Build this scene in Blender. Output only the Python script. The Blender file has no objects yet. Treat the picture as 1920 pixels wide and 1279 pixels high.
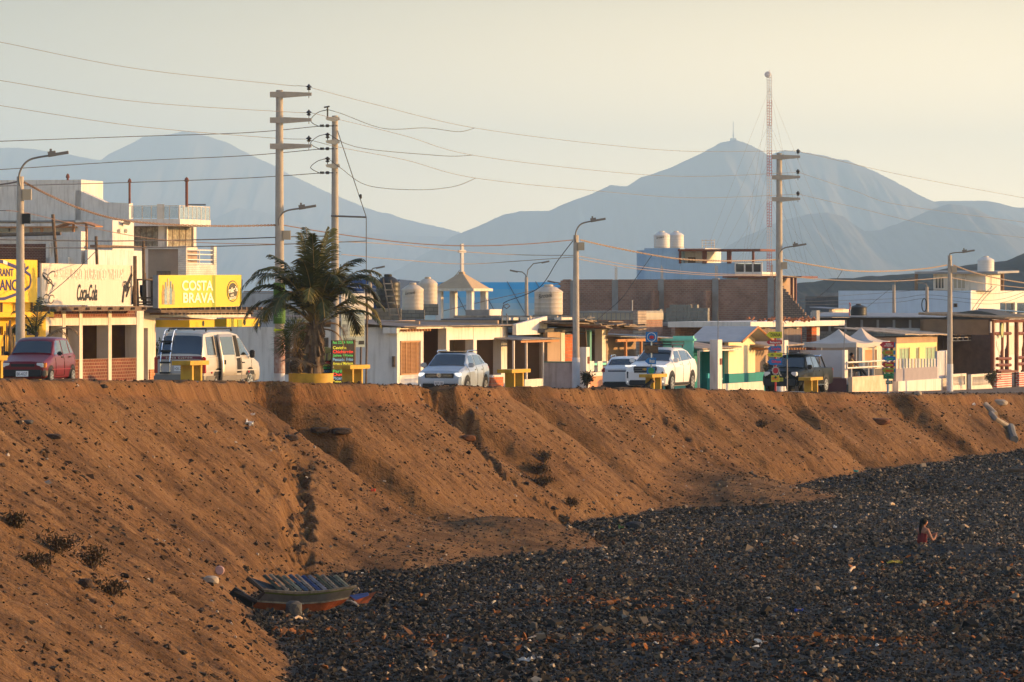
import bpy, math, random, bmesh
import numpy as np
from mathutils import Vector, Matrix
random.seed(7); RNG = np.random.default_rng(7)
C = bpy.context.scene
COL = C.collection
# ------------------------------------------------------------------ camera, sky, sun
F = 10000.0; HX = 960.0; HY = 560.0          # focal length and horizon of the photograph, in its pixels
cam = bpy.data.cameras.new('camera'); co = bpy.data.objects.new('camera', cam); COL.objects.link(co)
co.location = (0, 0, 0); co.rotation_euler = (math.radians(90), 0, 0)
cam.sensor_width = 36; cam.lens = 36*F/1920; cam.shift_y = -(639.5-HY)/1920
cam.clip_start = 1; cam.clip_end = 60000
C.camera = co
SUN_EL = math.radians(8.0); SUN_AZ = math.atan2(1.0, 0.10)      # azimuth clockwise from +Y
w = bpy.data.worlds.new('World'); C.world = w; w.use_nodes = True
nt = w.node_tree; bg = nt.nodes['Background']
sky = nt.nodes.new('ShaderNodeTexSky'); sky.sky_type = 'NISHITA'; sky.sun_disc = False
sky.sun_elevation = SUN_EL; sky.sun_rotation = SUN_AZ
sky.air_density = 1.0; sky.dust_density = 1.5; sky.ozone_density = 1.5
# pale sea mist low over the horizon, brighter towards the sun
geo = nt.nodes.new('ShaderNodeTexCoord'); sep = nt.nodes.new('ShaderNodeSeparateXYZ'); nt.links.new(geo.outputs['Generated'], sep.inputs[0])
mrz = nt.nodes.new('ShaderNodeMapRange'); mrz.interpolation_type = 'SMOOTHSTEP'; mrz.inputs[1].default_value = .22; mrz.inputs[2].default_value = .0; nt.links.new(sep.outputs[2], mrz.inputs[0])
mrx = nt.nodes.new('ShaderNodeMapRange'); mrx.interpolation_type = 'SMOOTHSTEP'; mrx.inputs[1].default_value = -.16; mrx.inputs[2].default_value = .10; nt.links.new(sep.outputs[0], mrx.inputs[0])
cmix = nt.nodes.new('ShaderNodeMix'); cmix.data_type = 'RGBA'; cmix.inputs[6].default_value = (1.8, 1.5, .92, 1); cmix.inputs[7].default_value = (5.9, 4.3, 2.1, 1); nt.links.new(mrx.outputs[0], cmix.inputs[0])
mre = nt.nodes.new('ShaderNodeMapRange'); mre.inputs[1].default_value = 0; mre.inputs[2].default_value = .062; mre.inputs[3].default_value = 3.4; mre.inputs[4].default_value = .78; nt.links.new(sep.outputs[2], mre.inputs[0])
vm = nt.nodes.new('ShaderNodeVectorMath'); vm.operation = 'SCALE'; nt.links.new(cmix.outputs[2], vm.inputs[0]); nt.links.new(mre.outputs[0], vm.inputs['Scale'])
tint = nt.nodes.new('ShaderNodeMix'); tint.data_type = 'RGBA'
nt.links.new(mrz.outputs[0], tint.inputs[0]); zb = nt.nodes.new('ShaderNodeVectorMath'); zb.operation = 'MULTIPLY'; zb.inputs[1].default_value = (1.0, 1.0, 1.2); nt.links.new(sky.outputs[0], zb.inputs[0]); nt.links.new(zb.outputs[0], tint.inputs[6]); nt.links.new(vm.outputs[0], tint.inputs[7]); nt.links.new(tint.outputs[2], bg.inputs[0])
bg.inputs[1].default_value = 0.15
sl = bpy.data.lights.new('sun', 'SUN'); so = bpy.data.objects.new('sun', sl); COL.objects.link(so)
sl.energy = 4.8; sl.angle = math.radians(0.6); sl.color = (1.0, 0.57, 0.21)
sd_ = Vector((math.sin(SUN_AZ)*math.cos(SUN_EL), math.cos(SUN_AZ)*math.cos(SUN_EL), math.sin(SUN_EL)))
so.rotation_euler = sd_.to_track_quat('Z', 'Y').to_euler()
C.view_settings.view_transform = 'Standard'; C.view_settings.look = 'None'
C.view_settings.exposure = 1.05; C.view_settings.gamma = 1.0
C.render.engine = 'CYCLES'
C.cycles.max_bounces = 6; C.cycles.volume_bounces = 1

# ------------------------------------------------------------------ materials
MATS = {}
def rgb(r, g, b): return (r, g, b, 1)
def mat(name, col, rough=0.8, metal=0.0, spec=0.3, var=0.12, vscale=1.5, col2=None, bump=0.0, bscale=20, emit=None, estr=0, streak=0.0, alpha=None, coat=0):
    """plain painted / raw material with large scale colour variation, optional stains and bump"""
    if name in MATS: return MATS[name]
    m = bpy.data.materials.new(name); m.use_nodes = True; N = m.node_tree; p = N.nodes['Principled BSDF']
    p.inputs['Roughness'].default_value = rough; p.inputs['Metallic'].default_value = metal
    p.inputs['Specular IOR Level'].default_value = spec
    if coat: p.inputs['Coat Weight'].default_value = coat; p.inputs['Coat Roughness'].default_value = .06
    tc = N.nodes.new('ShaderNodeTexCoord')
    if var > 0 or col2:
        n = N.nodes.new('ShaderNodeTexNoise'); n.inputs['Scale'].default_value = vscale; n.inputs['Detail'].default_value = 6; n.inputs['Roughness'].default_value = .65
        N.links.new(tc.outputs['Object'], n.inputs['Vector'])
        r = N.nodes.new('ShaderNodeValToRGB'); r.color_ramp.elements[0].position = .3; r.color_ramp.elements[1].position = .72
        c2 = col2 if col2 else tuple(c*(1-var*1.6) for c in col)
        r.color_ramp.elements[0].color = (*c2, 1); r.color_ramp.elements[1].color = (*col, 1)
        N.links.new(n.outputs['Fac'], r.inputs[0]); out = r.outputs[0]
        if streak > 0:
            mp = N.nodes.new('ShaderNodeMapping'); mp.inputs['Scale'].default_value = (3, 3, .35)
            N.links.new(tc.outputs['Object'], mp.inputs[0])
            n2 = N.nodes.new('ShaderNodeTexNoise'); n2.inputs['Scale'].default_value = 1.6; n2.inputs['Detail'].default_value = 5
            N.links.new(mp.outputs[0], n2.inputs['Vector'])
            r2 = N.nodes.new('ShaderNodeValToRGB'); r2.color_ramp.elements[0].position = .5; r2.color_ramp.elements[1].position = .75
            r2.color_ramp.elements[0].color = (1, 1, 1, 1); r2.color_ramp.elements[1].color = (1-streak, 1-streak*1.15, 1-streak*1.3, 1)
            N.links.new(n2.outputs['Fac'], r2.inputs[0])
            mx = N.nodes.new('ShaderNodeMix'); mx.data_type = 'RGBA'; mx.blend_type = 'MULTIPLY'; mx.inputs[0].default_value = 1
            N.links.new(out, mx.inputs[6]); N.links.new(r2.outputs[0], mx.inputs[7]); out = mx.outputs[2]
        N.links.new(out, p.inputs['Base Color'])
    else: p.inputs['Base Color'].default_value = (*col, 1)
    if bump > 0:
        n = N.nodes.new('ShaderNodeTexNoise'); n.inputs['Scale'].default_value = bscale; n.inputs['Detail'].default_value = 4
        N.links.new(tc.outputs['Object'], n.inputs['Vector'])
        b = N.nodes.new('ShaderNodeBump'); b.inputs['Strength'].default_value = 1; b.inputs['Distance'].default_value = bump
        N.links.new(n.outputs['Fac'], b.inputs['Height']); N.links.new(b.outputs[0], p.inputs['Normal'])
    if emit: p.inputs['Emission Color'].default_value = (*emit, 1); p.inputs['Emission Strength'].default_value = estr
    if alpha is not None: p.inputs['Alpha'].default_value = alpha
    MATS[name] = m; return m
def brick(name, c1, c2, mortar, w=.25, h=.1, ms=.012, offset=.5, rough=.9):
    if name in MATS: return MATS[name]
    m = bpy.data.materials.new(name); m.use_nodes = True; N = m.node_tree; p = N.nodes['Principled BSDF']; p.inputs['Roughness'].default_value = rough
    p.inputs['Specular IOR Level'].default_value = .15
    tc = N.nodes.new('ShaderNodeTexCoord'); s = N.nodes.new('ShaderNodeSeparateXYZ'); a = N.nodes.new('ShaderNodeMath'); a.operation = 'ADD'
    c = N.nodes.new('ShaderNodeCombineXYZ'); N.links.new(tc.outputs['Object'], s.inputs[0])
    N.links.new(s.outputs[0], a.inputs[0]); N.links.new(s.outputs[1], a.inputs[1]); N.links.new(a.outputs[0], c.inputs[0]); N.links.new(s.outputs[2], c.inputs[1])
    b = N.nodes.new('ShaderNodeTexBrick'); b.offset = offset
    b.inputs['Scale'].default_value = 1; b.inputs['Brick Width'].default_value = w; b.inputs['Row Height'].default_value = h
    b.inputs['Mortar Size'].default_value = ms; b.inputs['Mortar Smooth'].default_value = .3; b.inputs['Bias'].default_value = 0
    b.inputs['Color1'].default_value = (*c1, 1); b.inputs['Color2'].default_value = (*c2, 1); b.inputs['Mortar'].default_value = (*mortar, 1)
    N.links.new(c.outputs[0], b.inputs['Vector'])
    n = N.nodes.new('ShaderNodeTexNoise'); n.inputs['Scale'].default_value = .9; n.inputs['Detail'].default_value = 7; N.links.new(tc.outputs['Object'], n.inputs['Vector'])
    r = N.nodes.new('ShaderNodeValToRGB'); r.color_ramp.elements[0].position = .25; r.color_ramp.elements[0].color = (.62, .6, .58, 1); r.color_ramp.elements[1].position = .75; r.color_ramp.elements[1].color = (1.1, 1.08, 1.05, 1)
    N.links.new(n.outputs['Fac'], r.inputs[0])
    mx = N.nodes.new('ShaderNodeMix'); mx.data_type = 'RGBA'; mx.blend_type = 'MULTIPLY'; mx.inputs[0].default_value = 1
    N.links.new(b.outputs['Color'], mx.inputs[6]); N.links.new(r.outputs[0], mx.inputs[7]); N.links.new(mx.outputs[2], p.inputs['Base Color'])
    bp = N.nodes.new('ShaderNodeBump'); bp.inputs['Distance'].default_value = .015; bp.invert = True
    N.links.new(b.outputs['Fac'], bp.inputs['Height']); N.links.new(bp.outputs[0], p.inputs['Normal'])
    MATS[name] = m; return m

# ------------------------------------------------------------------ mesh helpers
class MB:
    def __init__(s): s.v = []; s.f = []; s.mi = []; s.m = 0; s.sm = []; s.smooth = False
    def add(s, vs, fs):
        o = len(s.v); s.v += [tuple(v) for v in vs]; s.f += [tuple(i+o for i in f) for f in fs]
        s.mi += [s.m]*len(fs); s.sm += [s.smooth]*len(fs); return s
    def box(s, x0, x1, y0, y1, z0, z1):
        x0, x1 = sorted((x0, x1)); y0, y1 = sorted((y0, y1)); z0, z1 = sorted((z0, z1))
        return s.add([(x0,y0,z0),(x1,y0,z0),(x1,y1,z0),(x0,y1,z0),(x0,y0,z1),(x1,y0,z1),(x1,y1,z1),(x0,y1,z1)],
                     [(0,3,2,1),(4,5,6,7),(0,1,5,4),(1,2,6,5),(2,3,7,6),(3,0,4,7)])
    def obox(s, c, size, rot=(0,0,0)):
        M = Matrix.Translation(Vector(c)) @ (Matrix.Rotation(rot[2],4,'Z') @ Matrix.Rotation(rot[1],4,'Y') @ Matrix.Rotation(rot[0],4,'X'))
        a, b, d = (q/2 for q in size)
        vs = [M @ Vector(p) for p in [(-a,-b,-d),(a,-b,-d),(a,b,-d),(-a,b,-d),(-a,-b,d),(a,-b,d),(a,b,d),(-a,b,d)]]
        return s.add(vs, [(0,3,2,1),(4,5,6,7),(0,1,5,4),(1,2,6,5),(2,3,7,6),(3,0,4,7)])
    def quad(s, a, b, c, d): return s.add([a,b,c,d], [(0,1,2,3)])
    def slab(s, a, b, c, d, t):
        """thick quad: 4 corners, thickness vector t"""
        P = [Vector(p) for p in (a,b,c,d)]; t = Vector(t)
        return s.add([*P, *[p+t for p in P]], [(0,3,2,1),(4,5,6,7),(0,1,5,4),(1,2,6,5),(2,3,7,6),(3,0,4,7)])
    def prism(s, poly, axis, a, b):
        """polygon in a plane extruded along axis from a to b; poly as 2-tuples of the other two axes"""
        def mk(p, q):
            return {'x': (q, p[0], p[1]), 'y': (p[0], q, p[1]), 'z': (p[0], p[1], q)}[axis]
        n = len(poly); vs = [mk(p, a) for p in poly] + [mk(p, b) for p in poly]
        fs = [tuple(range(n)), tuple(range(2*n-1, n-1, -1))] + [(i, i+n, (i+1) % n+n, (i+1) % n) for i in range(n)]
        return s.add(vs, fs)
    def tube(s, pts, r, n=8, cap=True):
        pts = [Vector(p) for p in pts]; rs = r if isinstance(r, (list, tuple)) else [r]*len(pts)
        vs = []; fs = []; up = Vector((0,0,1)); prev = None
        for i, p in enumerate(pts):
            d = (pts[min(i+1, len(pts)-1)]-pts[max(i-1, 0)])
            if d.length < 1e-9: d = Vector((0,0,1))
            d.normalize()
            if prev is None:
                a = d.cross(up) if abs(d.z) < .95 else d.cross(Vector((1,0,0)))
            else: a = prev - d*prev.dot(d)
            a.normalize(); b = d.cross(a); prev = a
            for k in range(n):
                t = 2*math.pi*k/n; vs.append(p+a*(rs[i]*math.cos(t))+b*(rs[i]*math.sin(t)))
        for i in range(len(pts)-1):
            for k in range(n):
                fs.append((i*n+k, i*n+(k+1) % n, (i+1)*n+(k+1) % n, (i+1)*n+k))
        if cap: fs.append(tuple(range(n-1, -1, -1))); fs.append(tuple((len(pts)-1)*n+k for k in range(n)))
        return s.add(vs, fs)
    def lathe(s, prof, c=(0,0,0), n=20, axis='z'):
        vs = []; fs = []
        for (r, z) in prof:
            for k in range(n):
                t = 2*math.pi*k/n; x, y = r*math.cos(t), r*math.sin(t)
                vs.append({'z': (c[0]+x, c[1]+y, c[2]+z), 'y': (c[0]+x, c[1]+z, c[2]+y), 'x': (c[0]+z, c[1]+x, c[2]+y)}[axis])
        for i in range(len(prof)-1):
            for k in range(n):
                q = (i*n+k, i*n+(k+1) % n, (i+1)*n+(k+1) % n, (i+1)*n+k)
                fs.append(q if axis != 'y' else q[::-1])
        fs.append(tuple(range(n-1, -1, -1))); fs.append(tuple((len(prof)-1)*n+k for k in range(n)))
        return s.add(vs, fs)
    def wall(s, x0, x1, z0, z1, y0, y1, holes=()):
        """wall along x with rectangular holes (hx0,hx1,hz0,hz1)"""
        xs = sorted({x0, x1, *[h[i] for h in holes for i in (0, 1)]}); zs = sorted({z0, z1, *[h[i] for h in holes for i in (2, 3)]})
        for i in range(len(xs)-1):
            run = None
            for j in range(len(zs)-1):
                cx, cz = (xs[i]+xs[i+1])/2, (zs[j]+zs[j+1])/2
                hole = any(h[0] < cx < h[1] and h[2] < cz < h[3] for h in holes)
                if not hole: run = (run[0], zs[j+1]) if run else (zs[j], zs[j+1])
                if (hole or j == len(zs)-2) and run:
                    s.box(xs[i], xs[i+1], y0, y1, run[0], run[1]); run = None
        return s
    def build(s, name, mats, parent=None, label=None, smooth=None, sharp=35, kind=None):
        me = bpy.data.meshes.new(name); me.from_pydata(s.v, [], s.f)
        for m in (mats if isinstance(mats, (list, tuple)) else [mats]): me.materials.append(m)
        me.polygons.foreach_set('material_index', s.mi)
        if smooth is None: me.polygons.foreach_set('use_smooth', s.sm)
        elif smooth:
            me.polygons.foreach_set('use_smooth', [True]*len(s.f))
        me.update()
        if smooth: me.set_sharp_from_angle(angle=math.radians(sharp))
        o = bpy.data.objects.new(name, me); COL.objects.link(o)
        if parent: o.parent = parent
        if label: o['label'] = label
        if kind: o['kind'] = kind
        return o
def tag(o, label, cat, group=None):
    o['label'] = label; o['category'] = cat
    if group: o['group'] = group
    return o
def thing(name, label, cat, loc, rotz=0.0, group=None):
    o = bpy.data.objects.new(name, None); COL.objects.link(o); o.location = loc; o.rotation_euler = (0, 0, rotz)
    o.empty_display_size = .3
    return tag(o, label, cat, group)
def copy_thing(root, loc, rotz, label=None, scale=None):
    r = root.copy(); COL.objects.link(r); r.location = loc; r.rotation_euler = (0, 0, rotz)
    if label: r['label'] = label
    if scale: r.scale = (scale,)*3
    for ch in list(root.children):
        c = ch.copy(); COL.objects.link(c); c.parent = r
        for g in list(ch.children):
            d = g.copy(); COL.objects.link(d); d.parent = c
    return r
def text_obj(name, s, m, parent, loc, width, height=None, rot=(math.pi/2, 0, 0), ext=.012, shear=0.0, bold=0.0, label=None):
    cu = bpy.data.curves.new('txt', 'FONT'); cu.body = s; cu.extrude = 0; cu.shear = shear; cu.offset = bold; cu.size = 1
    cu.space_line = .9; cu.align_x = 'CENTER'
    t = bpy.data.objects.new('txt', cu); COL.objects.link(t)
    bpy.context.view_layer.update()
    me = bpy.data.meshes.new_from_object(t.evaluated_get(bpy.context.evaluated_depsgraph_get()))
    bpy.data.objects.remove(t); bpy.data.curves.remove(cu)
    n = len(me.vertices); a = np.zeros(n*3); me.vertices.foreach_get('co', a); a = a.reshape(-1, 3)
    mn, mx = a[:, :2].min(0), a[:, :2].max(0); c = (mn+mx)/2; sx = width/(mx[0]-mn[0]); sy = (height/(mx[1]-mn[1])) if height else sx
    a[:, 0] = (a[:, 0]-c[0])*sx; a[:, 1] = (a[:, 1]-c[1])*sy; a[:, 2] = ext
    me.vertices.foreach_set('co', a.ravel()); me.materials.clear(); me.materials.append(m); me.update()
    o = bpy.data.objects.new(name, me); COL.objects.link(o); o.parent = parent; o.location = loc; o.rotation_euler = rot
    if label: o['label'] = label
    return o

# ------------------------------------------------------------------ noise
def _hash(ix, iy, seed):
    h = (ix.astype(np.int64)*374761393 + iy.astype(np.int64)*668265263 + seed*974634777) & 0xffffffff
    h = ((h ^ (h >> 13))*1274126177) & 0xffffffff
    return ((h ^ (h >> 16)) & 0xffff)/65535.0
def vnoise(x, y, seed=0):
    ix = np.floor(x); iy = np.floor(y); fx = x-ix; fy = y-iy; fx = fx*fx*(3-2*fx); fy = fy*fy*(3-2*fy)
    a = _hash(ix, iy, seed); b = _hash(ix+1, iy, seed); c = _hash(ix, iy+1, seed); d = _hash(ix+1, iy+1, seed)
    return (a*(1-fx)+b*fx)*(1-fy)+(c*(1-fx)+d*fx)*fy
def fbm(x, y, seed=0, oct=4, g=.5):
    t = 0; a = 1; s = 0
    for i in range(oct):
        t = t+a*(vnoise(x*2**i, y*2**i, seed+i*17)-.5); s += a; a *= g
    return t/s*2
def sstep(a, b, x): t = np.clip((x-a)/(b-a), 0, 1); return t*t*(3-2*t)

# ------------------------------------------------------------------ terrain shape: bluff edge (X, Y, edge height, bank height over the road)
LIP = np.array([(-12.6, 60, -1.7, .35), (-13.4, 84, -1.75, .35), (-13.6, 100, -1.8, .35), (-13.8, 115, -1.9, .15), (-13.8, 130, -2.0, .12), (-12.98, 144.3, -2.2, .12), (-11.2, 152.9, -2.38, .12), (-8.1, 166.9, -2.62, .18),
    (-4, 181.8, -2.95, .36), (.3, 197.6, -3.3, .42), (7.5, 219.3, -3.73, .14), (14, 236.4, -4.2, -.05), (22, 257, -4.62, -.03), (32, 282, -4.95, 0), (45, 315, -5.2, 0), (80, 400, -5.5, 0), (400, 1100, -6, 0)], float)
SEG = LIP[1:, :2]-LIP[:-1, :2]; SL = np.hypot(SEG[:, 0], SEG[:, 1]); ARC = np.concatenate([[0], np.cumsum(SL)])
def lipinfo(X, Y):
    X = np.asarray(X, float); Y = np.asarray(Y, float)
    best = np.full(X.shape, 1e18); sd = np.zeros(X.shape); zl = np.zeros(X.shape); bm = np.zeros(X.shape); ar = np.zeros(X.shape)
    for i in range(len(SEG)):
        ax, ay = LIP[i, :2]; ux, uy = SEG[i]/SL[i]
        t = np.clip((X-ax)*ux+(Y-ay)*uy, 0, SL[i]); dx = X-ax-ux*t; dy = Y-ay-uy*t; d2 = dx*dx+dy*dy
        m = d2 < best; k = t/SL[i]
        sg = np.sign(dx*uy-dy*ux); sg = np.where(sg == 0, 1, sg)
        best = np.where(m, d2, best); sd = np.where(m, sg*np.sqrt(d2), sd)
        zl = np.where(m, LIP[i, 2]*(1-k)+LIP[i+1, 2]*k, zl); bm = np.where(m, LIP[i, 3]*(1-k)+LIP[i+1, 3]*k, bm); ar = np.where(m, ARC[i]+t, ar)
    return sd, zl, bm, ar
def arc_at_lip(px):
    k = (px-HX)/F; b = None
    for i in range(len(SEG)):
        for t in np.linspace(0, 1, 60):
            p = LIP[i, :2]+SEG[i]*t; e = abs(p[0]/p[1]-k)
            if b is None or e < b[0]: b = (e, ARC[i]+t*SL[i])
    return b[1]
NOTCH = [(600, 2.2, .8), (1150, 3, .4), (1800, 4, .8), (700, 4, .25), (300, 6, .3), (1890, 5, -1)]
NOTCH = [(arc_at_lip(p), a, b) for p, a, b in NOTCH]
GULLY = [(arc_at_lip(p), a, b) for p, a, b in ((545, 3.0, -2.1), (838, 2.6, -1.4), (985, 1.8, -1.0), (1275, 3.0, -1.0), (1498, 2.0, -1.2), (1700, 4, -1.7), (1868, 2.5, -.8))]
ZB0 = -7.7
def beach(X, Y):
    z = ZB0 + .5*sstep(200, 262, Y) + .35*sstep(-4, -9, X)*sstep(150, 120, Y)
    z = z + .16*fbm(X*.10, Y*.035, 5, 3) + .05*fbm(X*.5, Y*.2, 9, 3)
    a = X*.25+Y*.97                                    # low shingle berms lying across the view
    z = z + .13*np.exp(-((Y-.22*X-158.0)/1.5)**2)*sstep(2, 8, X) + .1*np.exp(-((Y-.1*X-133)/2.5)**2) + .12*np.exp(-((Y+.1*X-118)/3)**2)
    z = z - .26*np.exp(-((X-12.6)/1.3)**2-((Y-162.9)/1.1)**2) + .17*np.exp(-((X-12.5)/3.2)**2-((Y-160.6)/.9)**2)
    return z
def surf(X, Y, detail=True):
    """ground height, and sand (0) or shingle (1)"""
    sd, zl, bm, ar = lipinfo(X, Y)
    off = np.zeros(np.shape(X))
    for a, wd, dp in NOTCH: off = off + dp*np.exp(-((ar-a)/wd)**2)
    for a, wd, dp in GULLY:
        a_ = ar+.35*fbm(sd*.7, ar*0+a, 15, 3); off = off + dp*np.exp(-((np.minimum(a_-a, 0))/wd)**2)*sstep(.45, -.45, a_-a)
    off = off*np.exp(-np.clip(sd, 0, 99)/4.5)*np.exp(np.clip(sd, -99, 0)/3.0)
    if detail: off = off + .35*fbm(ar*.35, sd*.1, 3, 4)*np.exp(-np.abs(sd)/3)
    s = sd - off
    scarp = (.22+.3*np.clip(fbm(ar*.12, ar*0+3, 21, 3)+.4, 0, 1)) if detail else .4
    w_ = np.clip(s, 0, None)
    tanv = .74+.05*fbm(ar*.05, ar*0, 31, 2)-.14*sstep(142, 112, Y)
    drop = scarp*sstep(0, .35, w_) + tanv*np.clip(w_-.2, 0, None)
    road = zl - bm*sstep(-.5, -2.0, s)
    z = np.where(s > 0, zl-drop, road)
    if detail:
        k = sstep(.1, 1.2, s)
        # rills running down the slope, slumps and loose clods
        sk = ar + s*.10
        z = z + k*.05*np.clip(fbm(ar*4.5, s*4.5, 99, 3, .8), -.2, 1)*sstep(-.1, .35, fbm(ar*.3, s*.25, 98, 3))
        z = z + k*(.11*fbm(sk*.55, s*.10, 41, 3) + .11*fbm(sk*2.2, s*.55, 43, 4, .6) + .06*fbm(sk*6, s*2.6, 47, 3, .7))
        rid = 1-np.abs(fbm(sk*1.1+.35*fbm(X*.8, Y*.8, 51), s*.22, 53, 2)); z = z - k*.10*np.clip(rid-.82, 0, 1)*5*.35
        z = z + .03*fbm(X*3, Y*1.2, 61, 4)*sstep(-4, 0, s)
        # upper dark crust line and lumpy top bank
        z = z + .10*fbm(ar*1.3, sd*.8, 71, 4)*sstep(-2.2, -.6, s)*sstep(1.0, 0, s)
    b = beach(X, Y) if detail else beach(X, Y)
    if detail: b = b + .045*fbm(X*2.2, Y*.9, 81, 3)
    # sand apron running out over the shingle
    apron = 1.25*np.exp(-((X+.1)/3.3)**2-((Y-167)/6.5)**2) + .85*np.exp(-((X+3.6)/2.6)**2-((Y-157)/8)**2) + 1.2*np.exp(-((X-8.2)/4.2)**2-((Y-205)/9)**2)
    zm = b-.4+apron; hh = np.clip(.5+.5*(z-zm)/1.1, 0, 1); z2 = np.where(s > 1.5, zm*(1-hh)+z*hh+1.1*hh*(1-hh)*np.clip(apron*2, 0, 1), z)
    kk = .12; d = z2-b; h = np.clip(.5+.5*d/kk, 0, 1); zz = b*(1-h)+z2*h+kk*h*(1-h)
    zz = np.where(s < 0, z, zz)
    return zz, np.where(s > 0, 1-sstep(-.06, .05, d+.05*(fbm(X*1.7, Y*.8, 91, 3) if detail else 0)), 0), s, ar
def gz(X, Y): return float(surf(np.array([X]), np.array([Y]))[0][0])
def hit(px, py, d0=98, d1=400):
    """where the sight line through a photo pixel meets the ground (used once, to measure positions off the photo)"""
    d = np.arange(d0, d1, .08); X = (px-HX)/F*d; z = (HY-py)/F*d
    g = surf(X, d)[0]; k = np.argmax(z <= g)
    return Vector((X[k], d[k], g[k]))
def at(px, inland):
    """ground point on the sight column px, a given distance inland of the bluff edge"""
    d = np.arange(100, 700, .25); sd, *_ = lipinfo((px-HX)/F*d, d); k = np.argmax(-sd >= inland)
    x, y = (px-HX)/F*d[k], d[k]
    s, zl, bm, ar = lipinfo(np.array([x]), np.array([y])); return Vector((x, y, float(zl[0]-bm[0])))
def P(px, py, d): return Vector(((px-HX)/F*d, d, (HY-py)/F*d))
# ------------------------------------------------------------------ the ground: one sheet from behind the camera to the mountains
def mesh_np(name, V, Q, mats, smooth=True, mi=None, attrs=()):
    me = bpy.data.meshes.new(name); me.vertices.add(len(V)); me.vertices.foreach_set('co', np.ascontiguousarray(V, np.float32).ravel())
    n, k = Q.shape; me.loops.add(n*k); me.loops.foreach_set('vertex_index', np.ascontiguousarray(Q, np.int32).ravel())
    me.polygons.add(n); me.polygons.foreach_set('loop_start', np.arange(0, n*k, k, dtype=np.int32)); me.polygons.foreach_set('loop_total', np.full(n, k, np.int32))
    me.polygons.foreach_set('use_smooth', np.full(n, smooth))
    for m in (mats if isinstance(mats, (list, tuple)) else [mats]): me.materials.append(m)
    if mi is not None: me.polygons.foreach_set('material_index', mi.astype(np.int32))
    me.update(calc_edges=True); me.validate()
    for an, av in attrs:
        if av.ndim == 1:
            a = me.attributes.new(an, 'FLOAT', 'POINT'); a.data.foreach_set('value', av.astype(np.float32))
        else:
            a = me.attributes.new(an, 'FLOAT_COLOR', 'POINT'); a.data.foreach_set('color', av.astype(np.float32).ravel())
    o = bpy.data.objects.new(name, me); COL.objects.link(o); return o
ks = np.concatenate([-np.geomspace(.9, .125, 22), np.linspace(-.12, .12, 1250), np.geomspace(.125, .9, 22)])
ys = np.concatenate([np.linspace(-60, 72, 40), np.linspace(74, 100, 120), np.linspace(100.2, 262, 900), np.linspace(262.5, 330, 90), np.geomspace(334, 24000, 90)])
K, D = np.meshgrid(ks, ys); X = K*np.maximum(D, 60); Z, SH, S_, AR = surf(X, D)
far = sstep(340, 700, D); Z = Z*(1-far)-6.5*far
# trampled tracks: rows of footprints pressed into the slope
def track(pts, width, n, depth, size):
    global Z
    P3 = [hit(*p) for p in pts]; L = [0]
    if depth > .1:                                   # the track itself is a worn groove
        y0, y1 = min(q.y for q in P3)-2, max(q.y for q in P3)+2; i0, i1 = np.searchsorted(ys, [y0, y1]); XX = X[i0:i1]; YY = D[i0:i1]; best = np.full(XX.shape, 9.)
        for a, b in zip(P3[:-1], P3[1:]):
            ab = b-a; tt = np.clip(((XX-a.x)*ab.x+(YY-a.y)*ab.y)/(ab.x**2+ab.y**2), 0, 1); best = np.minimum(best, np.hypot(XX-a.x-ab.x*tt, (YY-a.y-ab.y*tt)*.45))
        Z[i0:i1] -= .26*np.exp(-(best/(width*.42))**2)*(1+.5*fbm(XX*2.5, YY*1.2, 12, 3))
    for a, b in zip(P3[:-1], P3[1:]): L.append(L[-1]+(b-a).length)
    r = np.random.default_rng(int(pts[0][0]))
    for _ in range(n):
        t = r.random()*L[-1]; i = max(j for j in range(len(P3)-1) if L[j] <= t); q = P3[i].lerp(P3[i+1], (t-L[i])/(L[i+1]-L[i]))
        x = q.x+(r.random()-.5)*width; y = q.y+(r.random()-.5)*width*1.2; sz = size*(.7+.7*r.random())
        i0, i1 = np.searchsorted(ys, [y-3*sz*1.6, y+3*sz*1.6]); k0, k1 = np.searchsorted(ks, [(x-3*sz)/y, (x+3*sz)/y])
        if i1 <= i0 or k1 <= k0: continue
        xx = X[i0:i1, k0:k1]; yy = D[i0:i1, k0:k1]; rr = ((xx-x)/sz)**2+((yy-y)/(sz*1.5))**2
        Z[i0:i1, k0:k1] -= depth*(.7+.6*r.random())*(np.exp(-rr) - .14*np.exp(-((np.sqrt(rr)-1.6)/.6)**2))
track([(556, 862), (560, 930), (556, 1000), (562, 1064)], .8, 240, .12, .12)
track([(812, 742), (835, 765), (870, 800), (905, 845), (935, 880), (985, 915), (1040, 955), (1090, 985), (1130, 1015)], .75, 340, .12, .12)
track([(490, 790), (530, 830), (545, 870)], 1.6, 80, .09, .14)
track([(1215, 765), (1300, 830), (1370, 880)], .8, 80, .09, .14)
track([(420, 860), (470, 900), (540, 960)], 1.2, 30, .06, .12)
track([(100, 1090), (160, 1130), (230, 1150), (300, 1230), (380, 1260)], 1.0, 60, .08, .15)
track([(640, 900), (700, 980), (760, 1020)], 1.0, 26, .07, .13)
ny, nx = X.shape; idx = np.arange(ny*nx).reshape(ny, nx)
Q = np.stack([idx[:-1, :-1], idx[:-1, 1:], idx[1:, 1:], idx[1:, :-1]], -1).reshape(-1, 4)
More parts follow.
